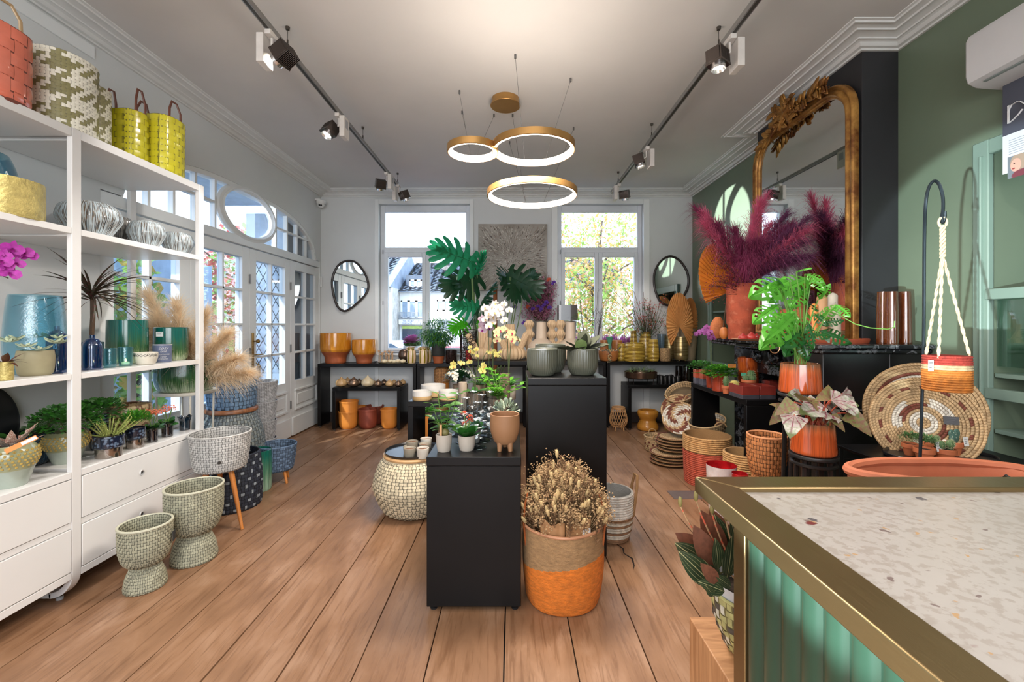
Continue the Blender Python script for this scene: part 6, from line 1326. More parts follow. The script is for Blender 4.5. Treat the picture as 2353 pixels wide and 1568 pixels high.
X_, Y_ = at(1303, 0, 6.30).x, 6.30; t = thing('smoked_vase', 'square smoked glass vase of moss standing on a zinc bucket behind', 'vase', (X_, Y_, TZR)); part_vessel('bucket', t, [(.10,0), (.11,.01), (.135,.57)], M('zinc'), .004)
a = MB(); 
for s in ((-.13,-.125,-.13,.13), (.125,.13,-.13,.13)): a.box(s[0], s[1], s[2], s[3], .575, .80)
a.box(-.125, .125, -.13, -.125, .575, .80); a.box(-.125, .125, .125, .13, .575, .80); a.build('glass', glass('glass_brown_smoke', (150,128,110), .1, .03, .45, (90,74,60), fk=.06), t); foliage(t, (0,0,.60), .12, 500, .04, 5, [g_mid, M('leaf_olive')], (1,1,.5), low=0)
t = thing('branch_vase', 'slim glass vase of bare budding twigs behind the succulent', 'branches', (at(1356, 0, 6.30).x, 6.30, TZR)); part_vessel('vase', t, [(.035,0), (.045,.02), (.04,.26)], cg_, .003); rn = random.Random(31); sl = []
for k in range(13):
    a = rn.uniform(-.20, .20); tip = Vector((a, rn.uniform(-.06,.06), rn.uniform(.55, 1.02))); P = arc3((0,0,.02), tip, .0, 6, (a*.2,0,0)); sl.append((P, .004 if k < 5 else .0025))
    for q in range(5): b = P[rn.randint(3,6)]; sl.append(([b, b+Vector((rn.uniform(-.07,.07), 0, rn.uniform(.04,.12)))], .0016))
stems(t, sl, M('twig_dark', (58,44,40), .7))
# ribbed pots on the tall pedestal
rib = lambda n, a=.012: (lambda th, q, z: 1+a*(1 if sin(n*th) > 0 else -1)*(1 if .05 < q < .95 else 0))
rg = M('ribbed_grey', (88,90,78), .32, var=.1, vs=6, coat=.3)
def ribpot(lab, u0, u1, vt, Y_, plant=False):
    x, y, r = fity(u0, u1, Y_); h = zat(vt+3, Y_)-P2Z; pr_ = [(r*.55,0), (r*.75,.006), (r*.95,h*.28), (r,h*.6), (r*.985,h)]
    if not plant: return vessel('ribbed_pot', lab, 'pot', (x, y, P2Z), pr_, rg, smooth_n=24, seg=180, fn=lambda th, q, z: 1+(.011*sin(40*th) if .012 < z < h-.012 else 0), t=.007)
    t = thing('ribbed_pot', lab, 'plant', (x, y, P2Z)); part_vessel('pot', t, pr_, rg, .007, 180, lambda th, q, z: 1+(.011*sin(40*th) if .012 < z < h-.012 else 0), smooth_n=24); soil_in(t, r*.9, h-.015); return t, h
ribpot('grey ribbed ceramic pot at the front left of tall pedestal', 1211, 1282, 799, 2.81); ribpot('grey ribbed ceramic pot behind the front left one', 1229, 1300, 789, 3.00)
t, h = ribpot('grey ribbed pot with large felted dark succulent leaves', 1303, 1374, 799, 2.84, True)
bl3 = proto('felt_leaf', M('leaf_felt_dark', (62,66,48), .85, var=.15, vs=4, trl=.05), 'oval', .62, .05, .18, 8, thick=.05, wavy=.02)
for (a, e, L) in ((pi, .15, .17), (pi*.85, .5, .13), (-pi*.55, .30, .11), (-.15, .28, .18), (.25, .7, .16), (-pi*.7, .9, .10), (pi*.5, .6, .15), (-pi*.35, .55, .10), (1.1, 1.2, .15), (-1.2, 1.25, .12), (pi*1.2, .1, .14)): put(bl3, 'leaf', t, (0,0,h-.01), (cos(a)*cos(e), sin(a)*cos(e), sin(e)), L, .2)
put(proto('round_felt', M('leaf_felt_green', (96,118,66), .7), 'round', .9, 0, .05, 8, thick=.1), 'leaf', t, (-.02,-.06,h-.01), (-.05,-.45,.9), .085)
# ---- big orange sisal basket with dried flowers
x, y, r = .272, 2.335, .212
t = thing('sisal_basket', 'large natural and orange sisal basket full of dried flowers', 'basket', (x, y, 0)); sis = lambda nm, c: M(nm, c, .85, var=.14, vs=30, bump=.9, bs=120, st=(1,1,3))
def sag(a, q, z): return 1+.02*sin(2*a+1)+.012*sin(5*a+z*9)
def tex(a, q, z): return sag(a, q, z)*(1+.006*abs(sin(58*a)))
pr2 = sprof([(.165,.0), (.19,.012), (.205,.10), (.212,.22), (.208,.40)], 130)
for k in range(1):
    mb = MB(); mb.lathe([(.001,.001)]+pr2, 232, fn=tex); o = mb.build('body', [sis('sisal_orange', (224,124,40)), sis('sisal_natural', (168,132,92))], t, ang=80)
    me = o.data
    for p in me.polygons:
        c = p.center; p.material_index = 1 if c.z > .235+.035*sin(atan2(c.y, c.x)+pi*.62) else 0
MB().lathe([(.203,.40), (.19,.38), (.185,.06), (.001,.05)], 60, fn=sag).build('inside', sis('sisal_in', (150,112,76)), t)
MB().tube([(.206*sag(2*pi*i/60,1,.4)*cos(2*pi*i/60), .206*sag(2*pi*i/60,1,.4)*sin(2*pi*i/60), .403) for i in range(60)], .008, 8, closed=True).build('rim', M('leather_tan', (196,140,104), .5), t)
lt_ = M('leather_strap', (176,98,54), .4, var=.12, vs=30)
for s in (-1, 1):
    P = [(s*.200, -.075, .31), (s*.212, -.075, .42), (s*.205, -.06, .50), (s*.19, -.01, .545), (s*.19, .04, .52), (s*.205, .07, .44), (s*.200, .075, .33)]; q = sprof([(0,0),(1,1)], 4); MB().tube([Vector(p) for p in P], .011, 8, flat=.55).build('handle', lt_, t)
f = thing('dried_flowers', 'mass of dried bunny-tail and quaking grass in the orange basket', 'dried flowers', (x, y, .30)); rn = random.Random(41); sl = []
oat = M('bunny_tail', (206,178,128), .9, var=.12, vs=30); seed_m = M('dried_seed', (176,144,104), .9, var=.2, vs=30); dkb = M('dried_brown', (128,96,66), .9, var=.25, vs=30)
mbo = MB(); mbs = MB(); mbd = MB()
for k in range(400):
    a = rn.uniform(0, 2*pi); q = rn.random()**.55*.235; H = .135+.25*(1-(q/.235)**1.6)*rn.uniform(.45, 1.15)+rn.uniform(0,.06); tip = Vector((q*cos(a), q*sin(a), H)); sl.append((arc3((q*.4*cos(a), q*.4*sin(a), 0), tip, .0, 4), .0012))
    if k % 3 == 0:
        d = (tip-Vector((0,0,-.15))).normalized(); Mx = d.to_track_quat('Z', 'Y').to_matrix(); b0 = len(mbo.v); mbo.ball((0,0,0), (.0095,.0095,.024), 9, 7); mbo.v[b0:] = [tuple(Mx @ Vector(p)+tip) for p in mbo.v[b0:]]
        for z in range(14): dd = Vector((rn.gauss(0,1), rn.gauss(0,1), rn.gauss(0,1)+1)).normalized(); mbo.leaf(tip, dd, .03, .0016, 0, 0, 2)
    elif k % 3 == 1:
        for z in range(34): c = tip+Vector((rn.gauss(0,.022), rn.gauss(0,.022), rn.gauss(0,.028))); mbs.octa(c, rn.uniform(.0035,.006)); 
        for z in range(10): c = tip+Vector((rn.gauss(0,.022), rn.gauss(0,.022), rn.gauss(0,.028))); sl.append(([tip-Vector((0,0,.03)), c], .0006))
    else:
        for z in range(26): i = rn.uniform(-.08,.02); dd = Vector((rn.gauss(0,1), rn.gauss(0,1), rn.gauss(0,.6)+1)).normalized(); mbd.leaf(tip+Vector((0,0,i)), dd, .026, .008, 0, .3, 2)
for k in range(26):
    a = rn.uniform(0, 2*pi); q = rn.random()*.16; b = Vector((q*cos(a), q*sin(a), .2)); mbd.leaf(b, (cos(a)*.6, sin(a)*.6, 1), rn.uniform(.10,.18), .03, .15, .4, 6, SH['lance'])
mbo.build('bunny_tails', oat, f, kind='stuff'); mbs.build('seed_heads', seed_m, f, kind='stuff', smooth=False); mbd.build('dried_leaves', dkb, f, kind='stuff'); stems(f, sl, seed_m)
kr = M('kraft_paper', (164,118,76), .75, var=.1, vs=12)
for (a0, a1, nm) in ((-2.35, -1.62, 'paper_wrap'), (-1.60, -.85, 'paper_wrap')):
    mb = MB(); vs = []
    for i in range(9): a = a0+(a1-a0)*i/8; rr = .178+.004*sin(i*2); vs += [(rr*cos(a), rr*sin(a), .02), ((rr+.014)*cos(a), (rr+.014)*sin(a), .165+.012*sin(i*1.1))]
    mb.add(vs, [(2*i, 2*i+2, 2*i+3, 2*i+1) for i in range(8)]); o = mb.build(nm, kr, f); s_ = o.modifiers.new('s', 'SOLIDIFY'); s_.thickness = .002
label_tag(f, (.10, -.166, .118), .05, .028, rz=.55, name='price_sticker')
coil('white and brown striped rope basket behind the tall pedestal', (.685, 2.98, 0), [(.085,0), (.11,.015), (.135,.14), (.138,.32)], [(.03,(150,112,80)), (.06,(214,204,186)), (.08,(150,112,80)), (.11,(214,204,186)), (.13,(150,112,80)), (.15,(214,204,186)), (.17,(150,112,80)), (.40,(220,214,204))], .008)
o = MB().tube([(.13,-.05,.16), (.145,-.05,.26), (.16,-.04,.36), (.17,-.01,.42), (.165,.03,.42), (.15,.05,.34), (.135,.05,.2)], .010, 7); t = bpy.data.objects['coiled_basket']; o.build('handle', M('rope_handle_brown', (150,112,72), .8, bump=.5), t)
t = basket('grey woven basket squeezed between the two pedestals', (.0, 3.98, 0), [(.10,0), (.12,.02), (.13,.25)], [(120,112,104)], 36, .02, .005) if False else None
# ================================================================ back tables
must = glaze('glaze_mustard', lambda n: n.mix(n.ramp(n.noise(n.coord('Object', (3,3,.6)), 9, 3), [(.35, (0,0,0,1)), (.65, (1,1,1,1))]), lin((196,120,28)), lin((222,148,48))), .12, .7); clay = M('raw_terracotta', (176,92,52), .6, var=.07)
def mustard(lab, u0, u1, vt):
    x, y, r = fity(u0, u1, 6.27); h = zat(vt, 6.27)-TZ; t = thing('mustard_planter', lab, 'planter', (x, y, TZ)); p = sprof([(r*.62,0), (r*.66,.02), (r*.70,h*.22), (r*.95,h*.42), (r,h*.55), (r*.99,h)], 30); z = h*.40
    MB().lathe([(.001,0)]+[q for q in p if q[1] <= z], 40).build('clay_base', clay, t); up = [q for q in p if q[1] >= z-.012]; MB().lathe(up+[(q[0]-.01, q[1]) for q in up[::-1]]+[(.001, z)], 48).build('glazed_bowl', must, t)
mustard('largest mustard-glazed footed planter in the back left corner', 734, 808, 766); mustard('smaller mustard-glazed footed planter beside the large one', 808.5, 865, 781)
def on(u0, u1, vt, Y_, z): x, y, r = fity(u0, u1, Y_); return (x, y, z), r, zat(vt, Y_)-z
TB = TZ+.001
t = thing('oval_tray', 'oval olive tray of pumpkins and mushrooms on the left table', 'tray', (at(903, 0, 6.22).x, 6.22, TB)); MB().lathe([(.001,0), (.19,0), (.215,.012), (.21,.014), (.18,.006), (.001,.006)], 40, (0,0,0), 1, .45).build('tray', M('tray_olive', (120,110,84), .5), t)
pk = M('pumpkin_cream', (234,214,176), .5, var=.06)
for k, (u, v, s) in enumerate(((884, 824, .042), (896, 826, .040), (906, 825, .036), (914, 821, .044), (926, 824, .042))):
    lab = ['leftmost of the small cream pumpkins on the oval tray', 'second small cream pumpkin from the left on tray', 'smallest middle cream pumpkin on the oval tray', 'tallest cream pumpkin on the oval tray', 'rightmost of the small cream pumpkins on the oval tray'][k]
    p = thing('small_pumpkin', lab, 'pumpkin', (at(u, 0, 6.18).x, 6.17+.03*(k % 2), TB+.0065)); MB().ball((0,0,s*.62), (s,s*.9,s*.62), 32, 12, fn=lambda th, ph: 1-.10*abs(cos(4*th))*sin(ph)).build('flesh', pk, p); MB().tube([(0,0,s*1.15), (.004,0,s*1.45)], [.006,.004], 6).build('stalk', stem_b, p)
mw = M('mushroom_wood', (206,164,124), .6, var=.08)
for k, (u, hh) in enumerate(((872,.17), (879,.14), (884,.16), (889,.13), (894,.165), (899,.13), (903,.155), (876,.12), (891,.11))):
    p = thing('wooden_mushroom', 'slim wooden mushroom figure standing behind the cream pumpkins', 'ornament', (at(u, 0, 6.29).x, 6.27+.02*(k % 3), TB+.0145), group='wooden mushrooms on the oval tray'); MB().tube([(0,0,0), (.004,0,hh*.5), (0,0,hh-.02)], [.008,.006,.008], 8).build('stem', mw, p); MB().lathe([(.001,hh-.02), (.017,hh-.022), (.02,hh-.012), (.013,hh-.002), (.001,hh)], 14).build('cap', mw, p)
l, r, h = on(915, 946, 800, 6.38, TB); vessel('bronze_bowl', 'dark bronze lidded bowl behind the pumpkins', 'bowl', l, [(r*.5,0), (r*.9,h*.3), (r,h*.5), (r*.8,h*.85), (r*.3,h)], M('bronze_metal', (110,88,74), .3, .8), smooth_n=18)
owl_a = M('owl_cream', (238,206,170), .3, coat=.4); owl_g = M('owl_olive', (140,122,30), .2, coat=.5)
def owl(lab, u0, u1, Y_):
    l, r, h = on(u0, u1, 797, Y_, TB); t = thing('owl_vase', lab, 'vase', l); p = sprof([(r*.70,0), (r*.9,.01), (r,h*.38), (r*.9,h*.72), (r*.62,h*.86), (r*.66,h*.94), (r*.92,h)], 30)
    MB().lathe(walled(p, .004), 48, fn=lambda th, q, z: 1+(.10*sin(5*th) if z > h*.93 else .03*sin(5*th) if z > h*.85 else 0)).build('body', owl_a, t)
    for a in [2*pi*k/6-pi/2+.52 for k in range(6)]:
        m = MB(); vs = []
        for i in range(19):
            q = i/18; z = h*(.04+.74*q); rr = min(p, key=lambda c: abs(c[1]-z))[0]+.0022; wdt = .20*(1-.3*q); vs += [(rr*cos(a-wdt), rr*sin(a-wdt), z), ((rr+.002)*cos(a), (rr+.002)*sin(a), z), (rr*cos(a+wdt), rr*sin(a+wdt), z)]
        fs = []
        for i in range(18): fs += [(3*i, 3*i+1, 3*i+4, 3*i+3), (3*i+1, 3*i+2, 3*i+5, 3*i+4)]
        m.add(vs, fs).build('stripe', owl_g, t)
    for s in (-1, 1): MB().lathe([(.001,.006), (.013,.005), (.021,0)], 16).build('ruffle', owl_g, t, loc=(s*r*.42, -r*.62, h*.87)).rotation_euler = (pi/2+.3, 0, 0)
    MB().tube([(-r*.55,-r*.35,h*.96), (-r*1.0,-r*.3,h*.93), (-r*1.15,-r*.1,h*.86), (-r*.95, 0, h*.78)], .007, 7).build('handle', owl_a, t)
owl('cream and olive striped owl-like vase, left of the three', 935, 956, 6.20); owl('cream and olive striped owl-like vase in the middle', 962, 983, 6.17); owl('cream and olive striped owl-like vase behind the middle one', 971, 991, 6.33)
l, r, h = on(992, 1023, 803, 6.27, TB); t = thing('potted_fern', 'airy feathery green plant in a dark pot before the left window', 'plant', l); part_vessel('clay_pot', t, [(r*.72,0), (r*.9,.10), (r*.92,.11), (r*1.0,.112)], clay, .005); part_vessel('dark_pot', t, [(r*.86,.095), (r,.11), (r*.98,.30)], M('pot_charcoal', (58,58,56), .6), .005)
foliage(t, (.0,-.02,.44), .31, 3200, .055, 7, [g_blue, g_mid, g_bright], (1.0,.75,.62), 'lance', .22, up=-.6, surf=.5); sl = []
for k in range(18): a = k*2.4; sl.append((arc3((0,0,.28), (.28*cos(a), .2*sin(a), .42+.14*sin(k)), .08, 6), .002))
stems(t, sl, stem_g)
l, r, h = on(1024, 1050, 805, 6.22, TB); t = thing('votive_glass', 'dark mercury votive glass with a pink glow beside lantern', 'candle', l); part_vessel('glass', t, [(r*.9,0), (r,.01), (r,h)], M('votive_dark', (66,50,48), .25, .5, var=.3, vs=30), .004); MB().lathe([(.001,h*.55), (r*.8,h*.55)], 20).build('glow', M('candle_pink_glow', (230,90,110), .5, emit=(255,90,110), es=1.2), t)
t = vessel('small_dish', 'tiny black footed dish between planter and tray', 'dish', (at(863,0,6.2).x, 6.2, TB), [(.012,0), (.01,.012), (.03,.022), (.032,.028)], M('tray_black'), t=.003)
# onion vases on the low table
vb = M('onion_bronze', (150,122,100), .28, .75, var=.08); vt = M('onion_tan', (206,166,116), .25, var=.06, coat=.5); vc = M('onion_cream', (222,200,162), .25, var=.05, coat=.5)
oni = [(360,150,0,vt,'tan'), (520,150,0,vb,'bronze'), (700,168,0,vc,'cream'), (835,108,0,vb,'bronze'), (980,108,0,vt,'tan'), (1095,100,0,vb,'bronze'), (440,110,1,vt,'tan'), (590,90,1,vb,'bronze'), (775,70,1,vt,'tan'), (910,80,1,vb,'bronze'), (1038,76,1,vt,'tan'), (1150,80,1,vt,'tan')]
orn = ['leftmost', 'second', 'largest, ribbed', 'fourth', 'fifth', 'last']
for k, (cx, wd_, bk, m_, cn) in enumerate(oni):
    Y_ = 6.28 if bk else 6.06; x, y, r = fity(720+(cx-wd_/2)/5.6, 720+(cx+wd_/2)/5.6, Y_); h = r*1.75
    lab = (orn[k]+' %s onion-shaped vase in the front row on low table' % cn) if not bk else (['first', 'second', 'small third', 'fourth', 'fifth', 'last'][k-6]+' %s onion-shaped vase in the rear row on low table' % cn)
    vessel('onion_vase', lab, 'vase', (x, y, .592), [(r*.4,0), (r*.85,h*.12), (r,h*.34), (r*.82,h*.62), (r*.30,h*.86), (r*.14,h*.96), (r*.16,h)], m_, smooth_n=24, seg=72, fn=(lambda th, q, z: 1+.015*sin(18*th)) if m_ is not vb else None, t=.003, group='onion-shaped vases on the low table')
op = M('pot_orange', (226,140,56), .55, var=.03); orr = M('pot_rust', (134,62,44), .55, var=.05)
def dpot(lab, u0, u1, Y_, h, z, m_):
    x, y, r = fity(u0, u1, Y_); return vessel('round_pot', lab, 'pot', (x, y, z), [(r*.62,0), (r*.78,h*.06), (r*.93,h*.28), (r*.98,h*.9), (r*1.02,h*.92), (r*1.02,h)], m_, smooth_n=20, t=.006, floor=h*.6 if z == 0 and 'bottom' in lab else .01)
dpot('bottom one of two stacked orange pots under the low table', 777, 823, 6.12, .245, 0, op); dpot('top one of two stacked orange pots under the low table', 779, 824, 6.12, .235, .150, op)
dpot('rust-brown pot under the low table', 823, 868, 6.14, .27, 0, orr); dpot('single orange pot beside the right leg of low table', 874, 915, 6.14, .27, 0, op)
dpot('dark rust pot behind the rust-brown one', 840, 882, 6.38, .27, 0, orr); dpot('orange pot at the back behind the stacked pair', 812, 843, 6.38, .26, 0, op)
x, y, r = fity(970, 1003, 5.15); t = potted('potted_plant', 'orange pot with a small green plant seen under the bowl table', (x, y, 0), [(r*.8,0), (r,.03), (r,.38)], op, cat='plant'); foliage(t, (0,0,.41), .07, 80, .06, 3, [g_fresh], (1,1,.6), low=0)
t = thing('rattan_lantern', 'orange drum with a woven rattan top under the second table', 'lantern', (at(1016,0,6.3).x, 6.3, .0)); MB().lathe([(.001,.30), (.10,.30), (.10,.62), (.001,.62)], 32).build('drum', op, t); MB().lathe([(.06,0), (.09,.02), (.09,.28), (.001,.2995)], 28).build('base', M('rattan', (190,140,88), .7), t)
basket(None, None, [(.104,.62), (.11,.65), (.11,.80), (.08,.83)], [(196,140,86)], 30, .02, .006, par=t, inner=False)
# ---- monstera
t = thing('monstera', 'tall monstera with big split leaves in front of the left window', 'plant', (at(1118,0,5.75).x, 5.75, 0)); part_vessel('pot', t, [(.15,0), (.18,.03), (.2,.42)], M('pot_charcoal'), .01); soil_in(t, .185, .40)
def monstera_mesh(key, m, nf=6, slit=1.0):
    if key in _lf: return _lf[key]
    mb = MB(); mb.tube([(0,0,.004), (.5,0,.006), (1,0,-.02)], [.010,.007,.002], 5); C0 = 9
    def outline(t): return .50*(sin(pi*min(1, t**.62)))**.55*(1-.15*t)
    for s in (-1, 1):
        for k in range(nf):
            t0 = -.06+k/nf*.80; a = radians(118-84*(k/(nf-1))**.85); L = (.42, .52, .54, .50, .42, .32, .2)[k] if nf <= 7 else .4
            root = Vector((max(.02, t0+.08), 0, 0)); d = Vector((cos(a), s*sin(a), 0)); n = Vector((-d.y, d.x, 0)); w0 = .106; vs = []; fs = []
            for i in range(C0):
                q = i/(C0-1); cur = Vector((.20*q*q*L, 0, -.10*q*q*L*2)); p = root+d*(L*q)+cur; w_ = w0*(1.05 if q < .25 else 1.05-(q-.25)*.12 if q < .8 else .98*sqrt(max(.02, 1-((q-.8)/.22)**2))); zb = .02*cos(pi*q)
                if q < .36: w_ *= 1.4
                vs += [tuple(p-n*w_*.62), (p.x, p.y, p.z+.012), tuple(p+n*w_*.62)]
            for i in range(C0-1): fs += [(3*i, 3*i+1, 3*i+4, 3*i+3), (3*i+1, 3*i+2, 3*i+5, 3*i+4)]
            mb.add(vs, fs)
    mb.leaf((.72,0,0), (1,0,-.05), .32, .17, .1, .1, 6, SH['oval'])
    o = mb.build(key, m); me = o.data; bpy.data.objects.remove(o); _lf[key] = me; return me
ml = monstera_mesh('monstera_leaf', M('leaf_monstera', (44,150,100), .28, var=.08, trl=.6, coat=.3)); ml2 = monstera_mesh('monstera_leaf_bright', M('leaf_monstera_bright', (84,190,40), .3, var=.1, trl=.65)); ml3 = monstera_mesh('monstera_leaf_deep', M('leaf_monstera_deep', (26,66,40), .3, var=.1, trl=.2))
def mleaf(me, a, b, W=1.0, Ya=5.6, Yb=5.45, roll=0, tilt=.2):
    A, B = at(a[0], a[1], Ya), at(b[0], b[1], Yb); d = B-A; A = A-d*.12; o = put(me, 'leaf', t, A-t.location, d, d.length*1.14, 0, W); x = d.normalized(); nrm = Vector((0, -1, tilt)); z = (nrm-x*nrm.dot(x)).normalized(); y = z.cross(x); M3 = Matrix((x, y, z)).transposed() @ Matrix.Rotation(roll, 3, 'X'); o.rotation_quaternion = M3.to_quaternion(); return A-t.location
roots = [mleaf(ml, (1074,598), (988,566), 1.0, roll=.25), mleaf(ml3, (1088,640), (1018,668), .95, roll=-.1, Ya=5.7), mleaf(ml, (1090,706), (1036,702), 1.0, roll=.2), mleaf(ml2, (1066,744), (1036,760), 1.1), mleaf(ml3, (1085,662), (1040,640), .8, Ya=5.8, roll=.5), mleaf(ml2, (1128,742), (1096,748), .9, Ya=5.5), mleaf(ml3, (1180,640), (1245,672), .9, Ya=5.6, roll=.4), mleaf(ml3, (1190,635), (1178,690), .8, Ya=5.7, roll=-.3), mleaf(ml3, (1180,650), (1150,640), 1.0, Ya=5.8), mleaf(ml, (1098,625), (1112,580), .5, Ya=5.7, roll=.9), mleaf(ml3, (1110,700), (1078,745), .6, Ya=5.6, roll=.8), mleaf(ml3, (1112,690), (1140,650), .6, roll=-.8), mleaf(ml3, (1205,650), (1232,628), .9, Ya=5.6)]
stems(t, [(arc3((0,0,.4), p, .0, 8, (p.x*.25,0,.06)), .014 if k < 2 else .008) for k, p in enumerate(roots)], M('stem_monstera', (110,134,84), .5))
MB().tube([(.02,0,.4), (.02,0,1.98)], .028, 12).build('moss_pole', M('coir', (150,90,54), .95, bump=1, bs=80), t, loc=(at(1138,0,5.75).x-t.location.x-.02, 0, 0)).scale = (1,1,1)
# ---- right back table
def onr(u0, u1, vt, Y_): return on(u0, u1, vt, Y_, TZR)
wob = M('bowl_wood', (190,120,66), .4, var=.2, vs=6)
l, r, h = onr(1375, 1421, 806, 6.22); t = thing('wooden_bowl', 'turned wooden bowl with olive berries trailing over its side', 'bowl', l); part_vessel('bowl', t, [(r*.6,0), (r*.85,.012), (r,h*.6), (r*1.0,h)], wob, .007, smooth_n=16)
t = thing('berry_garland', 'trailing garland of olive and gold berries spilling from the wooden bowl', 'garland', (l[0], l[1], l[2]+h*.6)); rn = random.Random(2); mb = MB()
for k in range(190): mb.ball((rn.gauss(0,.06), rn.gauss(0,.05), .05+abs(rn.gauss(0,.012))), .007, 5, 4, rn.randint(0,1))
for k in range(90): q = rn.random(); mb.ball((-.02+rn.gauss(0,.018), -r*1.04-rn.random()*.012, .06-.16*q), .006, 5, 4, rn.randint(0,1))
for k in range(30): mb.ball((.10+.0025*k, -.02, .05+.0022*k), .007, 5, 4, 0)
mb.build('berries', [M('berry_olive', (72,78,50), .4), M('berry_gold', (176,148,96), .3, .4)], t, kind='stuff')
for lab, u0, u1 in (('left half-round wooden bowl stacked behind berries', 1378, 1400), ('right half-round wooden bowl stacked behind berries', 1405, 1430)): l, r, h = onr(u0, u1, 782, 6.37); vessel('wooden_vase', lab, 'bowl', l, [(r*.5,0), (r*.85,h*.25), (r,h*.7), (r*.95,h)], wob, smooth_n=14)
l, r, h = onr(1392, 1410, 775, 6.30); vessel('glass_chalice', 'pale green glass chalice between the wooden bowls', 'glass', l, [(r*.7,0), (r*.2,h*.1), (r*.25,h*.4), (r*.5,h*.75), (r*1.0,h)], M('glass_mint', (110,190,160), .2, trl=.3), smooth_n=16, t=.003)
yst = glaze('glaze_yellow_coil', lambda n: n.ramp(n.math('FRACT', n.math('MULTIPLY', n.angle()[1], 52)), [(.0, (120,88,26)), (.25, (120,88,26)), (.4, (198,164,62)), (.8, (212,180,84)), (.95, (120,88,26))]), .25, .4)
rz_ = lambda th, q, z: 1+.018*sin(z*2*pi*52)
def yv(lab, u0, u1, vt, Y_, k=.9, b=1.0): l, r, h = onr(u0, u1, vt, Y_); return vessel('striped_vase', lab, 'vase', l, [(r*k*b,0), (r*1.0,h*.15), (r,h*.4), (r*k,h*.8), (r*k*.9,h)], yst, smooth_n=90, fn=rz_, t=.004, group=None)
yv('broad yellow-brown ridged vase in the middle of the cluster', 1433, 1482, 788, 6.19, .92); yv('yellow-brown ridged vase at the left of the cluster', 1417, 1438, 790, 6.28, .85); yv('slim yellow-brown ridged vase at the right of the cluster', 1488, 1515, 781, 6.2, .86); yv('tall narrow yellow-brown ridged vase at the back left', 1447, 1464, 760, 6.38, .9); yv('tall yellow-brown ridged vase holding the wild flowers', 1467, 1499, 764, 6.36, .85)
t = thing('flower_bouquet', 'loose bouquet of red and orange wild flowers in the tall ridged vase', 'flowers', (at(1484,0,6.36).x, 6.36, TZR+.28)); rn = random.Random(7); sl = []; m1 = MB(); m2 = MB()
for k in range(70):
    u, v = rn.gauss(1486, 24), rn.gauss(722, 18); tip = at(min(1535, u), max(680, min(765, v)), rn.uniform(6.15, 6.35))-t.location; P = arc3((rn.uniform(-.03,.03),rn.uniform(-.03,.03),0), tip, .0, 6, (tip.x*.12, 0, 0)); sl.append((P, .0018))
    for q in range(14): m1.leaf(P[rn.randint(1,6)], (rn.gauss(0,1), rn.gauss(0,1), rn.gauss(.4,1)), rn.uniform(.03,.055), .010, .1, .2, 3)
    for q in range(12): c = tip+Vector((rn.gauss(0,.022), rn.gauss(0,.02), rn.gauss(0,.022))); m2.leaf(c, (rn.gauss(0,1), rn.gauss(0,1), rn.gauss(0,1)), .018, .014, 0, .2, 2, mi=rn.choice((0,0,1,2)) if k % 3 else 0)
for k in range(5): a = Vector((0,0,.05)); sl.append((arc3(a, at(1390+22*k, 655+rn.uniform(-5,20), 6.35)-t.location if k < 5 else a, .05, 8), .003))
m1.build('foliage', M('leaf_eucalyptus', (108,142,104), .6, var=.15, trl=.2), t, kind='stuff'); m2.build('blossoms', [M('petal_red', (206,52,56), .5, trl=.2), M('petal_orange2', (226,120,50), .5, trl=.2), M('petal_blush')], t, kind='stuff'); stems(t, sl, stem_b)
l, r, h = onr(1516, 1541, 801, 6.17); vessel('cork_pot', 'small rough cork-coloured pot before the gold vases', 'pot', l, [(r*.85,0), (r,.01), (r*.97,h*.9), (r*1.0,h)], M('cork_rough', (196,160,116), .85, var=.3, vs=60, bump=1, bs=120), t=.008)
l, r, h = onr(1510, 1531, 768, 6.36); vessel('glass_vase', 'clear glass cylinder vase behind the cork pot', 'vase', l, [(r*.9,0), (r,.01), (r,h)], cg_, t=.003)
gv = glaze('brushed_gold', lambda n: n.ramp(n.noise(n.coord('Object', (1,1,26)), 3, 2), [(.35, (138,112,66)), (.65, (196,176,128))]), .3, 0); 
try: gv.node_tree.nodes['Principled BSDF'].inputs['Metallic'].default_value = .75
except Exception: pass
def gvase(lab, u0, u1, vt, Y_):
    l, r, h = onr(u0, u1, vt, Y_); t = thing('gold_vase', lab, 'vase', l); part_vessel('body', t, [(r*.86,.024), (r*.97,.04), (r,h*.3), (r*.97,h*.32), (r,h*.36), (r,h*.62), (r*.97,h*.66), (r*.96,h)], gv, .004)
    for k in range(4): a = pi/4+k*pi/2; MB().ball((r*.62*cos(a), r*.62*sin(a), .0125), .0125, 10, 7).build('ball_foot', gv, t)
gvase('brushed gold cylinder vase on ball feet, rear one', 1526, 1551, 772, 6.37); gvase('brushed gold cylinder vase on ball feet, front one', 1548, 1582, 774, 6.19)
x, y, r = fity(1556, 1603, 6.33); r = min(r, .150); h = zat(756, 6.33)-TZR
vessel('stone_pot', 'tall tapered beige stone pot in the back right corner', 'pot', (min(x, XR-r-.01), 6.315, TZR), [(r*.72,0), (r*.85,.04), (r,h*.55), (r*.99,h*.85), (r*.92,h)], M('stone_beige', (158,140,112), .8, var=.1, vs=6, bump=.4, bs=50), smooth_n=24, t=.012)
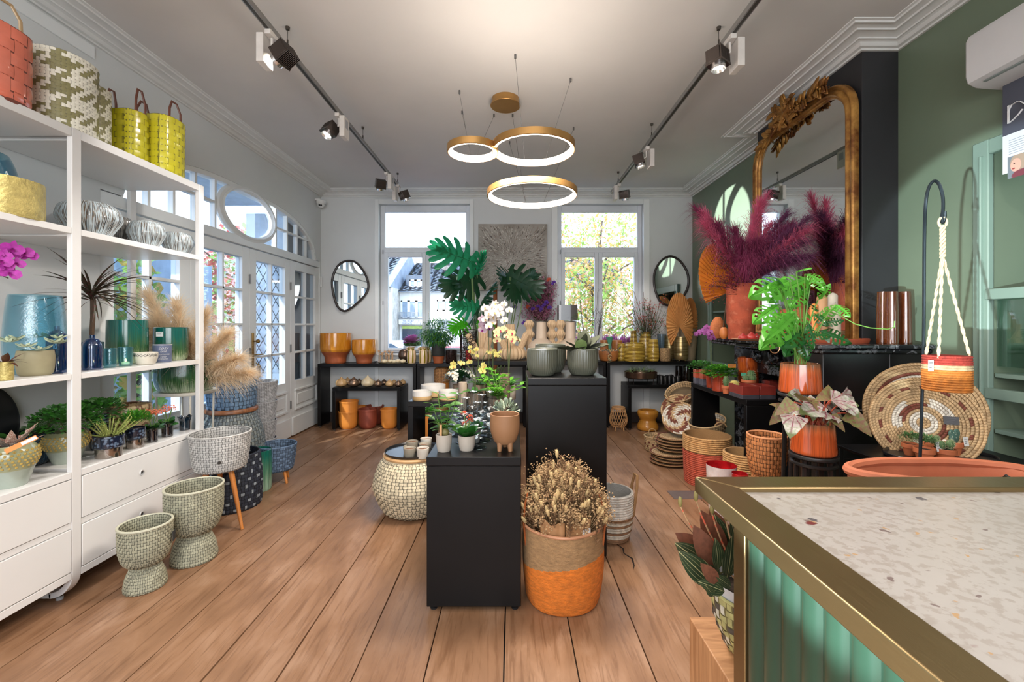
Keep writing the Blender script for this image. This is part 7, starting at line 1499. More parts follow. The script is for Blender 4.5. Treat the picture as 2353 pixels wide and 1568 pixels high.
def fan(t, c, R_, tiltdir, m, n=34, span=4.6, pleat=.010, name='fan_leaf', side=.5, stemto=None):
    """pleated dried palm leaf facing -Y: rays from the stalk point"""
    mb = MB(); c = Vector(c); up = Vector(tiltdir).normalized(); sd = Vector((up.z, 0, -up.x)); vs = []; rings = 5
    for i in range(2*n+1):
        a = -span/2+span*i/(2*n); d = up*cos(a)+sd*sin(a)*side; k = R_*(.80+.20*cos(a*.5)**1.5)
        for q in range(rings+1):
            s = q/rings; s2 = s*(1 if i % 2 else .97); p = c+d*k*s2+Vector((0,-1,0))*((pleat*s if i % 2 else -pleat*s)+.05*R_*sin(s*pi)); vs.append(p)
    fs = [(i*(rings+1)+q, (i+1)*(rings+1)+q, (i+1)*(rings+1)+q+1, i*(rings+1)+q+1) for i in range(2*n) for q in range(rings)]
    mb.add(vs, fs); o = mb.build(name, m, t, ang=12)
    if stemto is not None: MB().tube([c, Vector(stemto)], .006, 6).build('stalk', stem_b, t)
    return o
pf = M('palm_dried', (226,160,92), .7, var=.1, vs=6, trl=.15)
t = thing('dried_palm_fans', 'two tan dried palm fans leaning in the back right corner', 'dried leaves', (at(1565,0,6.2).x, 6.2, TZR)); c1 = at(1562, 752, 6.12)-t.location; c2 = at(1584, 752, 6.28)-t.location
fan(t, c1, .49, (-.04,0,1), pf, span=4.6, side=.42, stemto=(0,.02,.02)); fan(t, c2, .43, (.03,0,1), pf, span=3.4, side=.30, stemto=(.08,.1,.25))
# lower right table
t = thing('planter_tray', 'round metal tray of air plants on a wire stand', 'plant', (at(1472,0,6.18).x, 6.18, .62)); MB().lathe(walled([(.20,.085), (.222,.09), (.228,.165)], .004), 44).build('tray', M('copper_dark', (130,104,88), .25, .85), t)
for k in range(4): a = pi/4+pi/2*k; MB().tube([(.20*cos(a), .20*sin(a), .10), (.19*cos(a), .19*sin(a), 0)], .005, 6).build('leg', dm, t)
MB().tube([(.20*cos(2*pi*i/30), .20*sin(2*pi*i/30), .082) for i in range(30)], .005, 6, closed=True).build('ring', dm, t); al = proto('air_leaf', M('leaf_airplant', (160,186,132), .6, trl=.2), 'lance', .10, .3, .3); rn = random.Random(6)
for c in range(6):
    for k in range(13): a = k*2.4; e = rn.uniform(.2,1.3); put(al, 'leaf', t, (-.16+.065*c, -.06+.05*(c % 2), .165), (cos(a)*cos(e), sin(a)*cos(e), sin(e)), rn.uniform(.07,.14))
bc = M('candle_black', (22,21,22), .35)
c0 = None
for k in range(9):
    x_ = at(1516+9.5*(k % 5), 0, 6.2).x; y_ = 6.14+.09*(k//5)
    c0 = c0 or thing('black_candle', 'black pillar candle in the group right of the air plants', 'candle', (x_, y_, .62), group='black candles on the low table') 
    if k == 0: MB().lathe([(.001,0), (.030,0), (.031,.11), (.026,.118), (.001,.116)], 20).build('wax', bc, c0); MB().tube([(0,0,.11), (.002,0,.13)], .0018, 5).build('wick', M('wick', (60,54,48), .9), c0)
    else: dup(c0, (x_, y_, .62), scale=(1, 1, .85+.15*(k % 3)/2))
for lab, u0, u1, yy in (('left smoked glass tumbler vase under the back table', 1550, 1569, 6.3), ('right smoked glass tumbler vase under the back table', 1568, 1588, 6.2)): x, y, r = fity(u0, u1, yy); h = zat(842, yy)-.62; vessel('smoked_vase', lab, 'vase', (min(x, 2.52), y, .62), [(r*.7,0), (r,.05), (r*.95,h*.5), (r*.85,h)], glass('glass_amber_dark', (110,80,60), .3, .03, .25, (50,34,26)), smooth_n=14, t=.003)
# floor right back
bam = M('rattan_light', (206,156,104), .65, var=.12, vs=20)
t = thing('rattan_lantern', 'round open-lattice rattan lantern on little legs', 'lantern', (at(1421,0,6.0).x, 6.0, 0)); pr = sprof([(.085,.06), (.115,.10), (.118,.17), (.095,.27), (.085,.30)], 14)
for s in (1, -1):
    m = MB()
    for k in range(20): m.tube([(rr*cos(2*pi*k/20+s*(z-.06)*3.4), rr*sin(2*pi*k/20+s*(z-.06)*3.4), z) for rr, z in pr], .0035, 4)
    m.build('lattice', bam, t, kind='stuff')
for z, rr in ((.06,.086), (.30,.086), (.315,.086)): MB().tube([(rr*cos(2*pi*i/30), rr*sin(2*pi*i/30), z) for i in range(30)], .007, 6, closed=True).build('hoop', bam, t)
for k in range(4): a = pi/4+k*pi/2; MB().tube([(.07*cos(a), .07*sin(a), .07), (.085*cos(a), .085*sin(a), 0)], .008, 7).build('leg', bam, t)
x, y, r = fity(1464, 1513, 6.02); h = .265; t = thing('hourglass_pot', 'mustard hourglass-shaped ribbed pot on the floor', 'pot', (x, y, 0)); p = sprof([(r*.8,0), (r*.98,.015), (r,.06), (r*.80,.12), (r*.76,.145), (r*.92,.19), (r*1.0,.235), (r*.93,h)], 46); MB().lathe(walled(p, .028), 52, fn=lambda th, q, z: 1+.006*sin(z*300)).build('pot', M('mustard_matt', (200,136,52), .35, var=.08, vs=6, coat=.3), t)
basket('yellow woven goblet planter by the skirting on the right', (at(1544,0,6.05).x, 6.05, 0), [(.09,0), (.095,.02), (.075,.075), (.12,.13), (.14,.22), (.142,.305)], [(196,160,44)], 36, .022, .006, cat='planter', name='woven_planter')
for tx, zz_ in (('TEL. 02.467 11 67', SIGN[2]), ('GSM 0475.57.77.78', SIGN[3])): text_mesh(tx, .105, M('sign_blue', (70,80,130), .6), SIGN[0], (SIGN[1], -.31, zz_), (pi/2, 0, 0))
# ================================================================ right side: plates, baskets, side table, mantel, stools
nat = (196,164,122); brn = (116,58,42); whc = (222,214,200); seagr = (176,140,92)
def woven_plate(name, lab, loc, Rr, cols, rings=9, rot=(0,0,0), dish=.03, group=None, cat='plate', wr=None, par=None, n0=5):
    """coiled seagrass plate: every coil ring is a row of twisted raised strands"""
    t = par or thing(name, lab, cat, loc, 0, group)
    mats = [M('seagrass_%02x%02x%02x' % c, c, .75, var=.18, vs=30, bump=.4, bs=120) for c in cols[1]]
    m = MB(); w_ = Rr/rings
    for j in range(rings):
        r0, r1 = w_*j, w_*(j+1); rm = (r0+r1)/2; n = max(6, int(2*pi*rm/(w_*.95)))
        z = dish*((rm/Rr)**3)
        for i in range(n):
            ci = cols[0](j, i/n); a0, a1 = 2*pi*(i+.04)/n, 2*pi*(i+.96)/n; tw = .5*(2*pi/n); vs = []
            for q in range(3):
                for s in range(3):
                    a = a0+(a1-a0)*s/2+tw*(q-1)*.5; rr = r0+w_*(.04+.46*q); vs.append((rr*cos(a), rr*sin(a), z+(.0055 if q == 1 else .0)+(.003 if s == 1 else 0)))
            m.add(vs, [(0,3,4,1), (1,4,5,2), (3,6,7,4), (4,7,8,5)], ci)
    m.build('weave', mats, t, kind='stuff', ang=80)
    MB().lathe([(.001,-.010)]+[(Rr*q, dish*q**3-.010) for q in (.3,.5,.7,.85,.96)]+[(Rr*1.005,dish-.004), (Rr*.99,dish+.002)]+[(Rr*q, dish*q**3-.0025) for q in (.9,.75,.6,.4,.2)]+[(.001,-.0025)], 44).build('backing', M('seagrass_back', (150,118,80), .85, bump=.5, bs=80), t)
    if not par: t.rotation_euler = rot
    return t
cs = [nat, brn, whc]
# stack of plates on the floor
z = 0
for k in range(9):
    woven_plate('woven_plate', ['lowest', 'second', 'third', 'fourth', 'fifth', 'sixth', 'seventh', 'eighth', 'topmost'][k]+' flat woven plate in the floor stack beside red basket', (1.70+.012*(k % 3)-.05*(k < 4), 4.62-.05*(k < 4), .010+k*.030), .20 if k < 4 else .175, (lambda j, a: 0 if j < 7 else (0 if j == 7 else 1), cs), 9, (0,0,k), .02, group='woven plates stacked on the floor')
t = woven_plate('woven_plate', 'red and white spiral woven plate leaning on the plate stack', (1.80, 4.66, .445), .185, (lambda j, a: 2 if j < 2 else (1 if (a*3+j*.16) % 1 < .34 else 2 if (a*3+j*.16) % 1 < .75 else 0), cs), 9, (radians(58), 0, radians(-28)), .03)
t = woven_plate('woven_plate', 'second leaning woven plate behind the spiral one', (1.84, 4.80, .50), .19, (lambda j, a: (1 if (a*4+j*.2) % 1 < .4 else 0), cs), 9, (radians(60), 0, radians(-28)), .03)
def handle(t, c, r_, ax, m=None, w_=.007): MB().tube([(c[0]+r_*cos(a)*ax[0], c[1]+r_*cos(a)*ax[1], c[2]+r_*sin(a)*1.1) for a in [pi*i/10 for i in range(11)]], w_, 7).build('handle', m or M('seagrass_handle', (176,140,98), .75, bump=.4), t)
t = basket('pile-top tilted woven basket with looped handles', (1.93, 4.90, .62), [(.09,0), (.14,.02), (.17,.10)], [nat, brn], 34, .022, .006, mfn=lambda i, j: 1 if j == 3 and i % 2 else 0, rim=.008); t.rotation_euler = (.35, -.5, 0); handle(t, (-.17,0,.10), .045, (0,1)); handle(t, (.0,-.17,.10), .045, (1,0))
t = basket('small patterned woven basket on the floor left of the plate stack', (1.66, 5.02, 0), [(.10,0), (.12,.02), (.13,.17)], [nat, brn], 34, .022, .006, mfn=lambda i, j: 1 if (i+2*j) % 5 == 0 and 2 < j < 6 else 0, rim=.008); handle(t, (-.03,-.13,.17), .045, (1,0)); handle(t, (.0,.13,.17), .045, (1,0))
# red and natural rope baskets
def rb(lab, x, y, r, h, split, dents=True):
    t = coil(lab, (x, y, 0), [(r*.86,0), (r*.93,.012), (r*.98,h*.5), (r,h)], [(split,(188,84,60)), (h+.1,(204,156,100))], .0085, bump=.8); return t
t = rb('tall coiled basket, red below and natural above', 1.80, 4.02, .205, .44, .30); MB().tube([(-.185+.0*i, -.06+.02*i, .40+.02*sin(pi*i/6)) for i in range(7)], .008, 6).build('handle_edge', M('seagrass_handle'), t)
t = rb('shorter coiled basket, red below and natural above', 1.88, 3.53, .15, .42, .22)
t = basket('striped woven basket with loop handles under the side table', (2.02, 4.02+.42, .30), [(.08,0), (.13,.02), (.165,.12), (.175,.19)], [nat, (96,48,44), (190,182,168)], 40, .020, .006, mfn=lambda i, j: 1 if j in (3,4) else 2 if j in (0,1,6) else 0, rim=.008); t.rotation_euler = (.15, -.25, 0); handle(t, (-.05,.175,.19), .05, (1,.3)); handle(t, (.05,-.175,.17), .05, (1,-.3))
o = vessel('round_pot', 'dark pot supporting the striped basket under the side table', 'pot', (2.02, 4.44, 0), [(.09,0), (.11,.02), (.10,.285)], M('pot_charcoal'), t=.01)
ow = (196,126,74)
x, y, r = fity(1717, 1808, 3.02)
t = thing('woven_planter', 'orange-brown woven goblet planter in front of the side table', 'planter', (x, y, 0))
H = zat(992+8, 3.02)
basket(None, None, [(r*.93,0), (r*1.0,.03), (r*.98,.16), (r*.80,.30), (r*.72,H-.28)], [ow], 36, .030, .009, par=t, inner=False, rim=.003); t.children[0].name = 'foot'
basket(None, None, [(r*.70,H-.279), (r*.86,H-.24), (r*.99,H-.15), (r*1.02,H-.05), (r,H)], [ow], 36, .026, .008, par=t, rim=.008, rimcol=(206,140,96))
pinkg = glass('glass_red', (200,70,60), .3, .03, .4, (140,20,24))
x, y, r = fity(1622, 1694, 3.25); t = thing('glass_bowl', 'frosted glass bowl with a crimson inside standing by the baskets', 'bowl', (x, y, 0)); h_ = zat(1068, 3.25); MB().lathe([(.001,0), (r*.75,0), (r*.95,h_*.5), (r,h_)], 36).build('outer_glass', M('glass_frost_pink', (214,200,196), .3, var=.12, vs=12, col2=(220,170,130), thr=(.6,.66)), t); MB().lathe([(r,h_), (r*.95,h_), (r*.9,h_*.5), (r*.6,h_*.2), (.001,h_*.18)], 36).build('inner_glass', M('glass_crimson', (170,26,30), .12, var=.3, vs=10, coat=.6), t)
x, y, r = fity(1680, 1720, 3.05); vessel('glass_bowl', 'small crimson bowl just visible over the counter edge', 'bowl', (x, y, 0), [(r*.7,0), (r*.9,.15), (r,zat(1088,3.05))], M('glass_crimson'), t=.005)
# floor outlet cover
m = MB().box(1.35, 1.62, 3.62, 3.80, 0, .003); tag(m.build('floor_hatch', M('hatch_grey', (110,96,92), .5, .3)), 'thin metal-edged floor hatch beside the red basket', 'hatch')
# ---- side table things (z .85)
ZS = .85
redg = M('glaze_red_brown', (160,66,44), .18, coat=.6, var=.1); ambg = glaze('glaze_amber', vstripe((176,84,34), (150,60,22), (120,44,18), 16), .12, .7)
def sq_pot(lab, u0, u1, Y_, h, seed):
    x, y, r = fity(u0, u1, Y_); t = thing('square_pot', lab, 'plant', (x, y, ZS)); q = r*.92
    MB().box(-q, q, -q, q, 0, h*.4).build('grey_base', M('glass_grey_base', (96,96,108), .2, coat=.5), t, bev=.003); MB().box(-q, q, -q, q, h*.401, h*.97).build('red_glass', M('glaze_red_glass', (206,100,72), .15, coat=.6, var=.12, vs=5), t, bev=.003); foliage(t, (0,0,h+.02), .09, 160, .035, seed, [g_mid, g_fresh], (1,1,.6), low=-.2); return t
sq_pot('square red glass pot with trailing leaves at far table end', 1594, 1610, 4.46, .15, 1); sq_pot('square red glass pot with leaves next to the first', 1609, 1631, 4.33, .16, 2)
fpu_l = (1.93, 4.40, ZS)
t = orchid('mauve orchid at the far end of the side table', (1.915, 4.18, ZS), pot_prof(.05, .11, .85), redg, fpu, 2, .46, [(-.05, .0), (.0, -.03)], 4, .072, 9, .19, spread=.06, tiltstart=.62)
x, y, r = fity(1632, 1672, 3.98); t = potted('potted_creeper', 'dark red fluted pot with lush small-leaved creeper and tag', (x+.01, y, ZS), pot_prof(r*.95, .15, .9), redg, fn=lambda th, q, z: 1+.03*abs(sin(10*th)), seg=80); foliage(t, (0,0,.17), .13, 900, .026, 6, [g_bright, g_fresh], (1.15,1,.45), 'round', .85, low=-.5); label_tag(t, (.06, -.10, .235), .07, .035, name='wood_tag', m=M('tag_orange_wood'))
pc = M('terracotta_small', (190,106,66), .65, var=.05); cac = M('cactus_green', (84,116,72), .7, var=.12); spn = M('spine_cream', (220,208,170), .7)
def cactus_ball(t, c, r_, h_, ribs=12, m=None, spines=True, name='cactus'):
    o = MB().ball((0,0,h_/2), (r_, r_, h_/2), ribs*4, 12, fn=lambda th, ph: 1-.12*abs(cos(ribs/2*th))*sin(ph)).build(name, m or cac, t, loc=c); sp = MB()
    if spines:
        for k in range(ribs):
            for j in range(1, 9):
                ph = pi*j/9.5; a = 2*pi*(k+.5)/ribs; p = Vector((r_*sin(ph)*cos(a), r_*sin(ph)*sin(a), h_/2-h_/2*cos(ph))); n = Vector((sin(ph)*cos(a), sin(ph)*sin(a), -cos(ph)))
                for s in range(3): d = (n+Vector((sin(s*2.1+k), cos(s*2.1), sin(s+j)))*.7).normalized(); sp.add([p+Vector((0,0,.0006)), p-Vector((0,0,.0006)), p+d*r_*.32], [(0,1,2)])
        sp.build('spines', spn, o, kind='stuff', smooth=False)
    return o
def cactus_pot(lab, x, y, z, r, h, kind, seed=1, tagc=None):
    t = thing('potted_cactus', lab, 'cactus', (x, y, z)); MB().lathe(walled([(r*.66,0), (r*.86,h*.66), (r*1.0,h*.67), (r*1.0,h)], .004), 28).build('pot', pc, t); soil_in(t, r*.88, h-.008); rn = random.Random(seed)
    if kind == 'ball': cactus_ball(t, (0,0,h-.012), r*.95, r*1.7, 14)
    elif kind == 'column': cactus_ball(t, (0,0,h-.01), r*.7, r*2.6, 8)
    elif kind == 'cluster':
        for k in range(7): a = k*2.4; cactus_ball(t, (r*.5*cos(a), r*.5*sin(a), h-.01+.008*(k % 3)), r*.36, r*.9, 8, name='cactus')
    elif kind == 'golden':
        cactus_ball(t, (0,0,h-.012), r*.95, r*1.6, 16, M('cactus_golden', (196,180,92), .7, var=.15, vs=30))
        for k in range(4): a = k*1.5; cactus_ball(t, (r*.75*cos(a), r*.75*sin(a), h-.01), r*.4, r*.6, 8, M('cactus_golden'))
    elif kind == 'pad':
        for k, (dx, dz, s) in enumerate(((0,0,1), (.6,.9,.7), (-.6,1.0,.6))): MB().ball((0,0,r*.9*s), (r*.7*s, r*.25*s, r*.95*s), 14, 10).build('pad', M('cactus_blue', (70,104,92), .7, col2=(200,205,180), thr=(.62,.64), vs=60), t, loc=(dx*r*.6, 0, h-.01+dz*r*.9))
    elif kind == 'bushy': foliage(t, (0,0,h+r*.6), r*1.1, 300, r*.55, seed, [cac, g_mid], (1,1,.8), 'lance', .22, low=-.1)
    if tagc: label_tag(t, tagc, .03, .045, rz=.2, name='plant_label', rx=-.15)
    return t
cactus_pot('small cactus with vertical ribs in clay pot at table edge', *fity(1659, 1678, 3.80)[:2], ZS, .036, .070, 'column'); cactus_pot('golden spiny cactus in clay pot next to the red boxes', *fity(1676, 1699, 3.74)[:2], ZS, .040, .070, 'golden')
x, y, r = fity(1694, 1744, 3.98); vessel('amber_pot', 'tall amber-brown glazed cylinder pot behind the cacti', 'pot', (x, y, ZS), [(r*.95,0), (r,.01), (r*.98,zat(822,3.98)-ZS)], ambg, t=.008)
x, y, r = fity(1703, 1739, 3.76); t = thing('potted_cactus', 'three round cacti in a shallow clay dish', 'cactus', (x, y, ZS)); hh = zat(873, 3.76)-ZS; MB().lathe(walled([(r*.7,0), (r*.8,hh-.02), (r,hh-.02), (r,hh)], .004), 30).build('dish', pc, t); soil_in(t, r*.9, hh-.006); cactus_ball(t, (-.03,-.01,hh-.01), .028, .05, 10); cactus_ball(t, (.015,-.02,hh-.01), .030, .052, 10); cactus_ball(t, (.03,.02,hh-.01), .036, .09, 12); MB().box(-.022, .022, -.001, .001, 0, .028).build('plant_label', M('label_mint', (90,180,150), .5), t, loc=(-.035,.02,hh+.03))
rb_m = M('lacquer_red_brown', (134,52,44), .22, coat=.6, var=.06); gb = M('lacquer_grey', (70,68,76), .25, coat=.5)
def redbox(lab, u0, u1, Y_, d, h, z=ZS):
    a, b = at(u0, 0, Y_).x, at(u1, 0, Y_).x; hx = (b-a)/2; t = thing('lacquer_box', lab, 'box', ((a+b)/2, Y_+d/2, z)); MB().box(-hx, hx, -d/2, d/2, 0, h*.32).build('grey_base', gb, t, bev=.002)
    m = MB(); e = .005; m.box(-hx, hx, -d/2, -d/2+e, h*.321, h); m.box(-hx, hx, d/2-e, d/2, h*.321, h); m.box(-hx, -hx+e, -d/2+e, d/2-e, h*.321, h); m.box(hx-e, hx, -d/2+e, d/2-e, h*.321, h); m.build('red_sides', rb_m, t, bev=.001); MB().box(-hx+e, hx-e, -d/2+e, d/2-e, h*.33, h*.5).build('inner_tray', M('lacquer_inner', (60,58,66), .15, coat=.5), t)
redbox('red-brown lacquered box at the near corner of side table', 1706, 1745, 3.50, .22, .105); redbox('red-brown lacquered box beside the first one', 1747, 1783, 3.50, .19, .105); redbox('small red-brown lacquered box behind the stool pot', 1768, 1795, 3.86, .12, .10)
# ---- mantel things
def onm(u0, u1, vt, Y_): return on(u0, u1, vt, Y_, MZ)
terra = M('terracotta_rough', (186,88,60), .8, var=.16, vs=10, bump=.5, bs=60, col2=(206,120,90), thr=(.55,.75))
l, r, h = onm(1668, 1741, 654, 3.78); tv = (l, r, h)
vessel('terracotta_vase', 'tall rough terracotta cylinder vase at the left of the mantel', 'vase', l, [(r*.84,0), (r*.86,.01), (r*.87,h*.24), (r*.985,h*.30), (r*.975,h*.60), (r,h)], terra, t=.012)
t = thing('burgundy_plumes', 'burst of burgundy and pink feathery grass plumes in the terracotta vase', 'dried grass', (l[0], l[1], l[2]+h-.12)); pb = [M('plume_burgundy', (150,60,100), .9, var=.12, vs=20, trl=.3), M('plume_pink', (236,120,156), .9, var=.12, vs=20, trl=.35), M('plume_plum', (132,72,112), .9, var=.1, vs=20, trl=.3)]
pl_ = [(1618,492,3.75,1), (1600,482,3.80,0), (1650,520,3.7,0), (1745,470,3.7,1), (1760,455,3.75,1), (1800,530,3.6,1), (1850,495,3.55,2), (1840,540,3.45,2), (1920,505,3.3,2), (1930,530,3.3,1), (1880,560,3.35,2), (1740,560,3.5,0), (1700,560,3.55,0), (1790,600,3.5,0), (1830,600,3.4,2), (1720,600,3.4,0), (1620,515,3.72,1), (1770,520,3.62,1), (1900,590,3.3,2), (1860,520,3.5,0), (1690,530,3.6,0)]
for k, (u, v, Y_, c) in enumerate(pl_):
    p = at(u, v, Y_)-t.location; p.x = min(p.x, 2.24-t.location.x); m = MB(); b = Vector((.0,0,.04)); sidew = (p.x*.30, p.y*.2, -.14-.1*abs(p.x)); q = p-Vector(sidew)
    q.x = min(q.x, 2.20-t.location.x); plume(m, b, q, (min(sidew[0], 2.24-t.location.x-q.x), sidew[1], sidew[2]), 700, .25, 60+k, start=.30, w=.0012, droop=1.0); lim = 2.335-t.location.x; m.v = [(xx if xx < lim else lim-(xx-lim)*.15, yy_, zz__) for xx, yy_, zz__ in m.v]; m.build('plume', pb[c], t, kind='stuff')
t = thing('berry_branches', 'dark red berry branches beside the burgundy plumes', 'branches', (l[0], l[1]-.08, l[2]+h-.1)); rn = random.Random(5); sl = []; mb = MB()
for k in range(30):
    u, v = rn.choice(((rn.gauss(1640,16), rn.gauss(585,45)), (rn.gauss(1690,26), rn.gauss(640,12)))); p = at(max(1603,u), max(500, v), 3.68)-t.location; P = arc3((0,0,0), p, .03, 6); sl.append((P, .0015))
    for q in range(24): c = P[rn.randint(3,6)]+Vector((rn.gauss(0,.028), rn.gauss(0,.02), rn.gauss(0,.03))); mb.octa(c, rn.uniform(.004,.007)); sl.append(([P[4], c], .0006)) if q % 4 == 0 else None
mb.build('berries', M('berry_dark_red', (120,36,44), .4), t, kind='stuff', smooth=False); stems(t, sl, M('twig_dark'))
t = thing('dried_palm_fan', 'amber dried palm fan leaning behind the terracotta vase', 'dried leaves', (at(1655,0,3.98).x, 3.98, MZ)); c = at(1672, 672, 3.95)-t.location; fan(t, c, .47, (-.34,0,1), M('palm_amber', (206,124,44), .6, var=.15, vs=6, trl=.2), n=30, span=3.3, pleat=.014, side=.52, stemto=(.03,.03,.0))
l, r, h = onm(1630, 1669, 729, 4.12); vessel('textured_jar', 'egg-shaped rough orange jar at the far end of mantel', 'jar', l, [(r*.6,0), (r*.95,h*.2), (r,h*.4), (r*.8,h*.72), (r*.42,h*.95), (r*.30,h)], M('jar_orange_rough', (190,110,62), .8, var=.15, vs=12, bump=1, bs=60), smooth_n=22)
l, r, h = onm(1653, 1674, 753, 3.92); vessel('tealight_globe', 'small round orange tealight globe beside the rough jar', 'candle holder', l, [(r*.5,0), (r*.92,h*.25), (r,h*.5), (r*.85,h*.82), (r*.5,h)], M('globe_orange', (206,124,62), .5), smooth_n=16)
pt = (at(1722,0,3.44).x, 3.44); vessel('wooden_plate', 'shallow pinkish plate holding three red candles', 'plate', (pt[0], pt[1], MZ), [(.07,0), (.125,.014), (.13,.016)], M('plate_pink_wood', (196,150,120), .5), t=.004, floor=.004)
for k, (dx, dy, s, lab) in enumerate(((-.055, -.01, .036, 'left red onion-shaped candle on the plate'), (.004, -.025, .042, 'middle larger red onion-shaped candle on the plate'), (.062, .01, .034, 'right red onion-shaped candle on the plate'))):
    c = thing('onion_candle', lab, 'candle', (pt[0]+dx, pt[1]+dy, MZ+.0052)); MB().lathe(sprof([(s*.6,0), (s,s*.35), (s*.95,s*.8), (s*.45,s*1.2), (s*.08,s*1.55), (.001,s*1.6)], 22), 26).build('wax', M('wax_red', (170,52,48), .4, coat=.3), c); MB().disc(s*.6, .0002, 20).build('base', M('wax_red'), c); MB().tube([(0,0,s*1.55), (0,0,s*1.75)], .0015, 5).build('wick', M('wick', (60,54,48), .9), c)
l, r, h = onm(1757, 1835, 704, 3.02)
t = thing('glass_hurricane', 'large peach-tinted faceted glass bowl behind the split-leaf plant', 'vase', (2.02, 3.10, MZ)); m = MB(); p = sprof([(.07,0), (.10,.02), (.135,.10), (.125,.19), (.09,.235)], 14); m.lathe(walled(p, .006), 14); m.build('glass', glass('glass_peach', (236,170,136), .3, .05, .35, (220,140,104)), t, smooth=False); MB().lathe([(.001,.02), (.04,.02), (.04,.12), (.001,.12)], 20).build('candle', M('wax_peach', (236,180,140), .5), t)
for lab, u0, u1, vt, Y_, c in (('short orange pillar candle on the mantel', 1860, 1881, 697, 2.98, (226,140,70)), ('tall tan pillar candle behind the orange one', 1876, 1902, 676, 3.05, (196,150,106)), ('tall cream pillar candle at the mirror corner', 1905, 1933, 698, 3.0, (196,186,166)), ('taller grey-cream pillar candle behind the cream one', 1908, 1932, 672, 3.12, (206,198,182))):
    l, r, h = onm(u0, u1, vt, Y_); l = (min(l[0], 2.30), l[1], MZ+.0192); h -= .02; c_ = thing('pillar_candle', lab, 'candle', l); MB().lathe([(.001,0), (r,0), (r,h*.93), (r*.75,h*.965), (.001,h)], 28).build('wax', M('wax_%02x%02x%02x' % c, c, .5, var=.03), c_); MB().tube([(0,0,h-.002), (0,0,h+.012)], .0015, 5).build('wick', M('wick'), c_)
t = vessel('terracotta_tray', 'long terracotta tray under the candles on the mantel', 'tray', (2.235, 3.0, MZ), [(.195,0), (.20,.006), (.205,.03)], M('tray_terracotta', (172,84,56), .5), t=.008, sy=.70, seg=60, floor=.019)
amb = glass('glass_amber', (200,132,78), .3, .03, .22, (140,80,40))
for lab, u0, u1, Y_ in (('left amber glass cylinder vase at the mantel corner', 2013, 2042, 2.86), ('middle amber glass cylinder vase at the mantel corner', 2030, 2066, 2.80), ('right amber glass cylinder vase nearest the green wall', 2062, 2097, 2.86)):
    l, r, h = onm(u0, u1, 671, Y_); vessel('amber_vase', lab, 'vase', l, [(r*.95,0), (r,.012), (r*.98,h*.5), (r*.86,h)], amb, t=.004, smooth_n=14)
# ---- stools with terracotta pots
stl = M('stool_black_wood', (34,32,32), .35, var=.2, vs=6)
def stool(lab, x, y, z, r, nl=4, grp=None):
    t = thing('round_stool', lab, 'stool', (x, y, 0)); MB().lathe([(.001,z-.022), (r*.93,z-.022), (r,z-.016), (r,z-.004), (r*.98,z), (.001,z)], 48).build('seat', stl, t); MB().tube([((r*.88)*cos(2*pi*i/40), (r*.88)*sin(2*pi*i/40), z-.05) for i in range(40)], .010, 6, closed=True).build('apron_ring', stl, t)
    for k in range(nl): a = .5+2*pi*k/nl; MB().tube([(r*.72*cos(a), r*.72*sin(a), z-.022), (r*.95*cos(a), r*.95*sin(a), 0)], [.014,.011], 8).build('leg', stl, t)
    MB().tube([(r*.86*cos(2*pi*i/40), r*.86*sin(2*pi*i/40), z*.35) for i in range(40)], .006, 6, closed=True).build('foot_ring', stl, t); return t
x1_, y1_, r1_ = fity(1786, 1894, 2.62); z1_ = zat(903, 2.62); stool('taller round black stool beside the fireplace', x1_, y1_, z1_, r1_)
x2_, y2_, r2_ = fity(1811, 1930, 2.34); z2_ = zat(1042, 2.34); stool('lower round black stool in front of the taller one', x2_, y2_, z2_, r2_)
og = glaze('glaze_orange_brown', drip(.03, .22, (198,84,36), (150,96,64), (202,90,42), 18), .12, .8)
def opot(x, y, z, u0, u1, vt, Y_, lab, name):
    _, _, r = fity(u0, u1, Y_); h = zat(vt+6, Y_)-z; t = thing(name, lab, 'plant', (x, y, z))
    part_vessel('pot', t, [(r*.90,0), (r*1.0,.012), (r*.98,h*.3), (r*.90,h)], glaze('glaze_orange_'+name, drip(h*.62, h*1.02, (190,84,40), (124,88,60), (196,98,52), 16), .12, .8), .008, 60, smooth_n=14); soil_in(t, r*.84, h-.02); return t, h, r
t, h, r = opot(x1_, y1_, z1_, 1789, 1893, 830, 2.62, 'bright green split-leaf climbing plant in orange glazed pot', 'potted_swiss_cheese_vine')
MB().tube([(0,0,h-.03), (.01,0,h+.42)], .024, 12).build('moss_pole', M('coir'), t)
def adans(key, m):
    """long leaf with the holes between its ribs left open"""
    mb = MB(); mb.tube([(0,0,.004), (1,0,-.05)], [.010,.002], 5); n = 15; col = (0, .28, .72, 1)
    for s in (-1, 1):
        vs = []
        for i in range(n+1):
            t = i/n; hw = .30*max(.02, sin(pi*t**.72)**.8)
            for c in col: back = .10*c; vs.append((min(1.02, t+back*(1-t)*1.2), s*hw*c, .03*sin(pi*c)-.12*t*t-.05*c*c+(.010 if i % 2 else -.004)*c))
        fs = []
        for i in range(n):
            for q in range(3):
                if q == 1 and i % 2 == 1 and 1 < i < n-2: continue
                if q == 2 and i % 4 == 1 and 2 < i < n-2: continue
                o = 4*i+q; fs.append((o, o+1, o+5, o+4))
        mb.add(vs, fs)
    o = mb.build(key, m); me = o.data; bpy.data.objects.remove(o); return me
ad = adans('vine_leaf', M('leaf_vine', (96,176,58), .32, var=.12, trl=.4, coat=.2)); ad2 = adans('vine_leaf_dark', M('leaf_vine_dark', (40,104,44), .3, var=.12, trl=.25, coat=.3))
rn = random.Random(8)
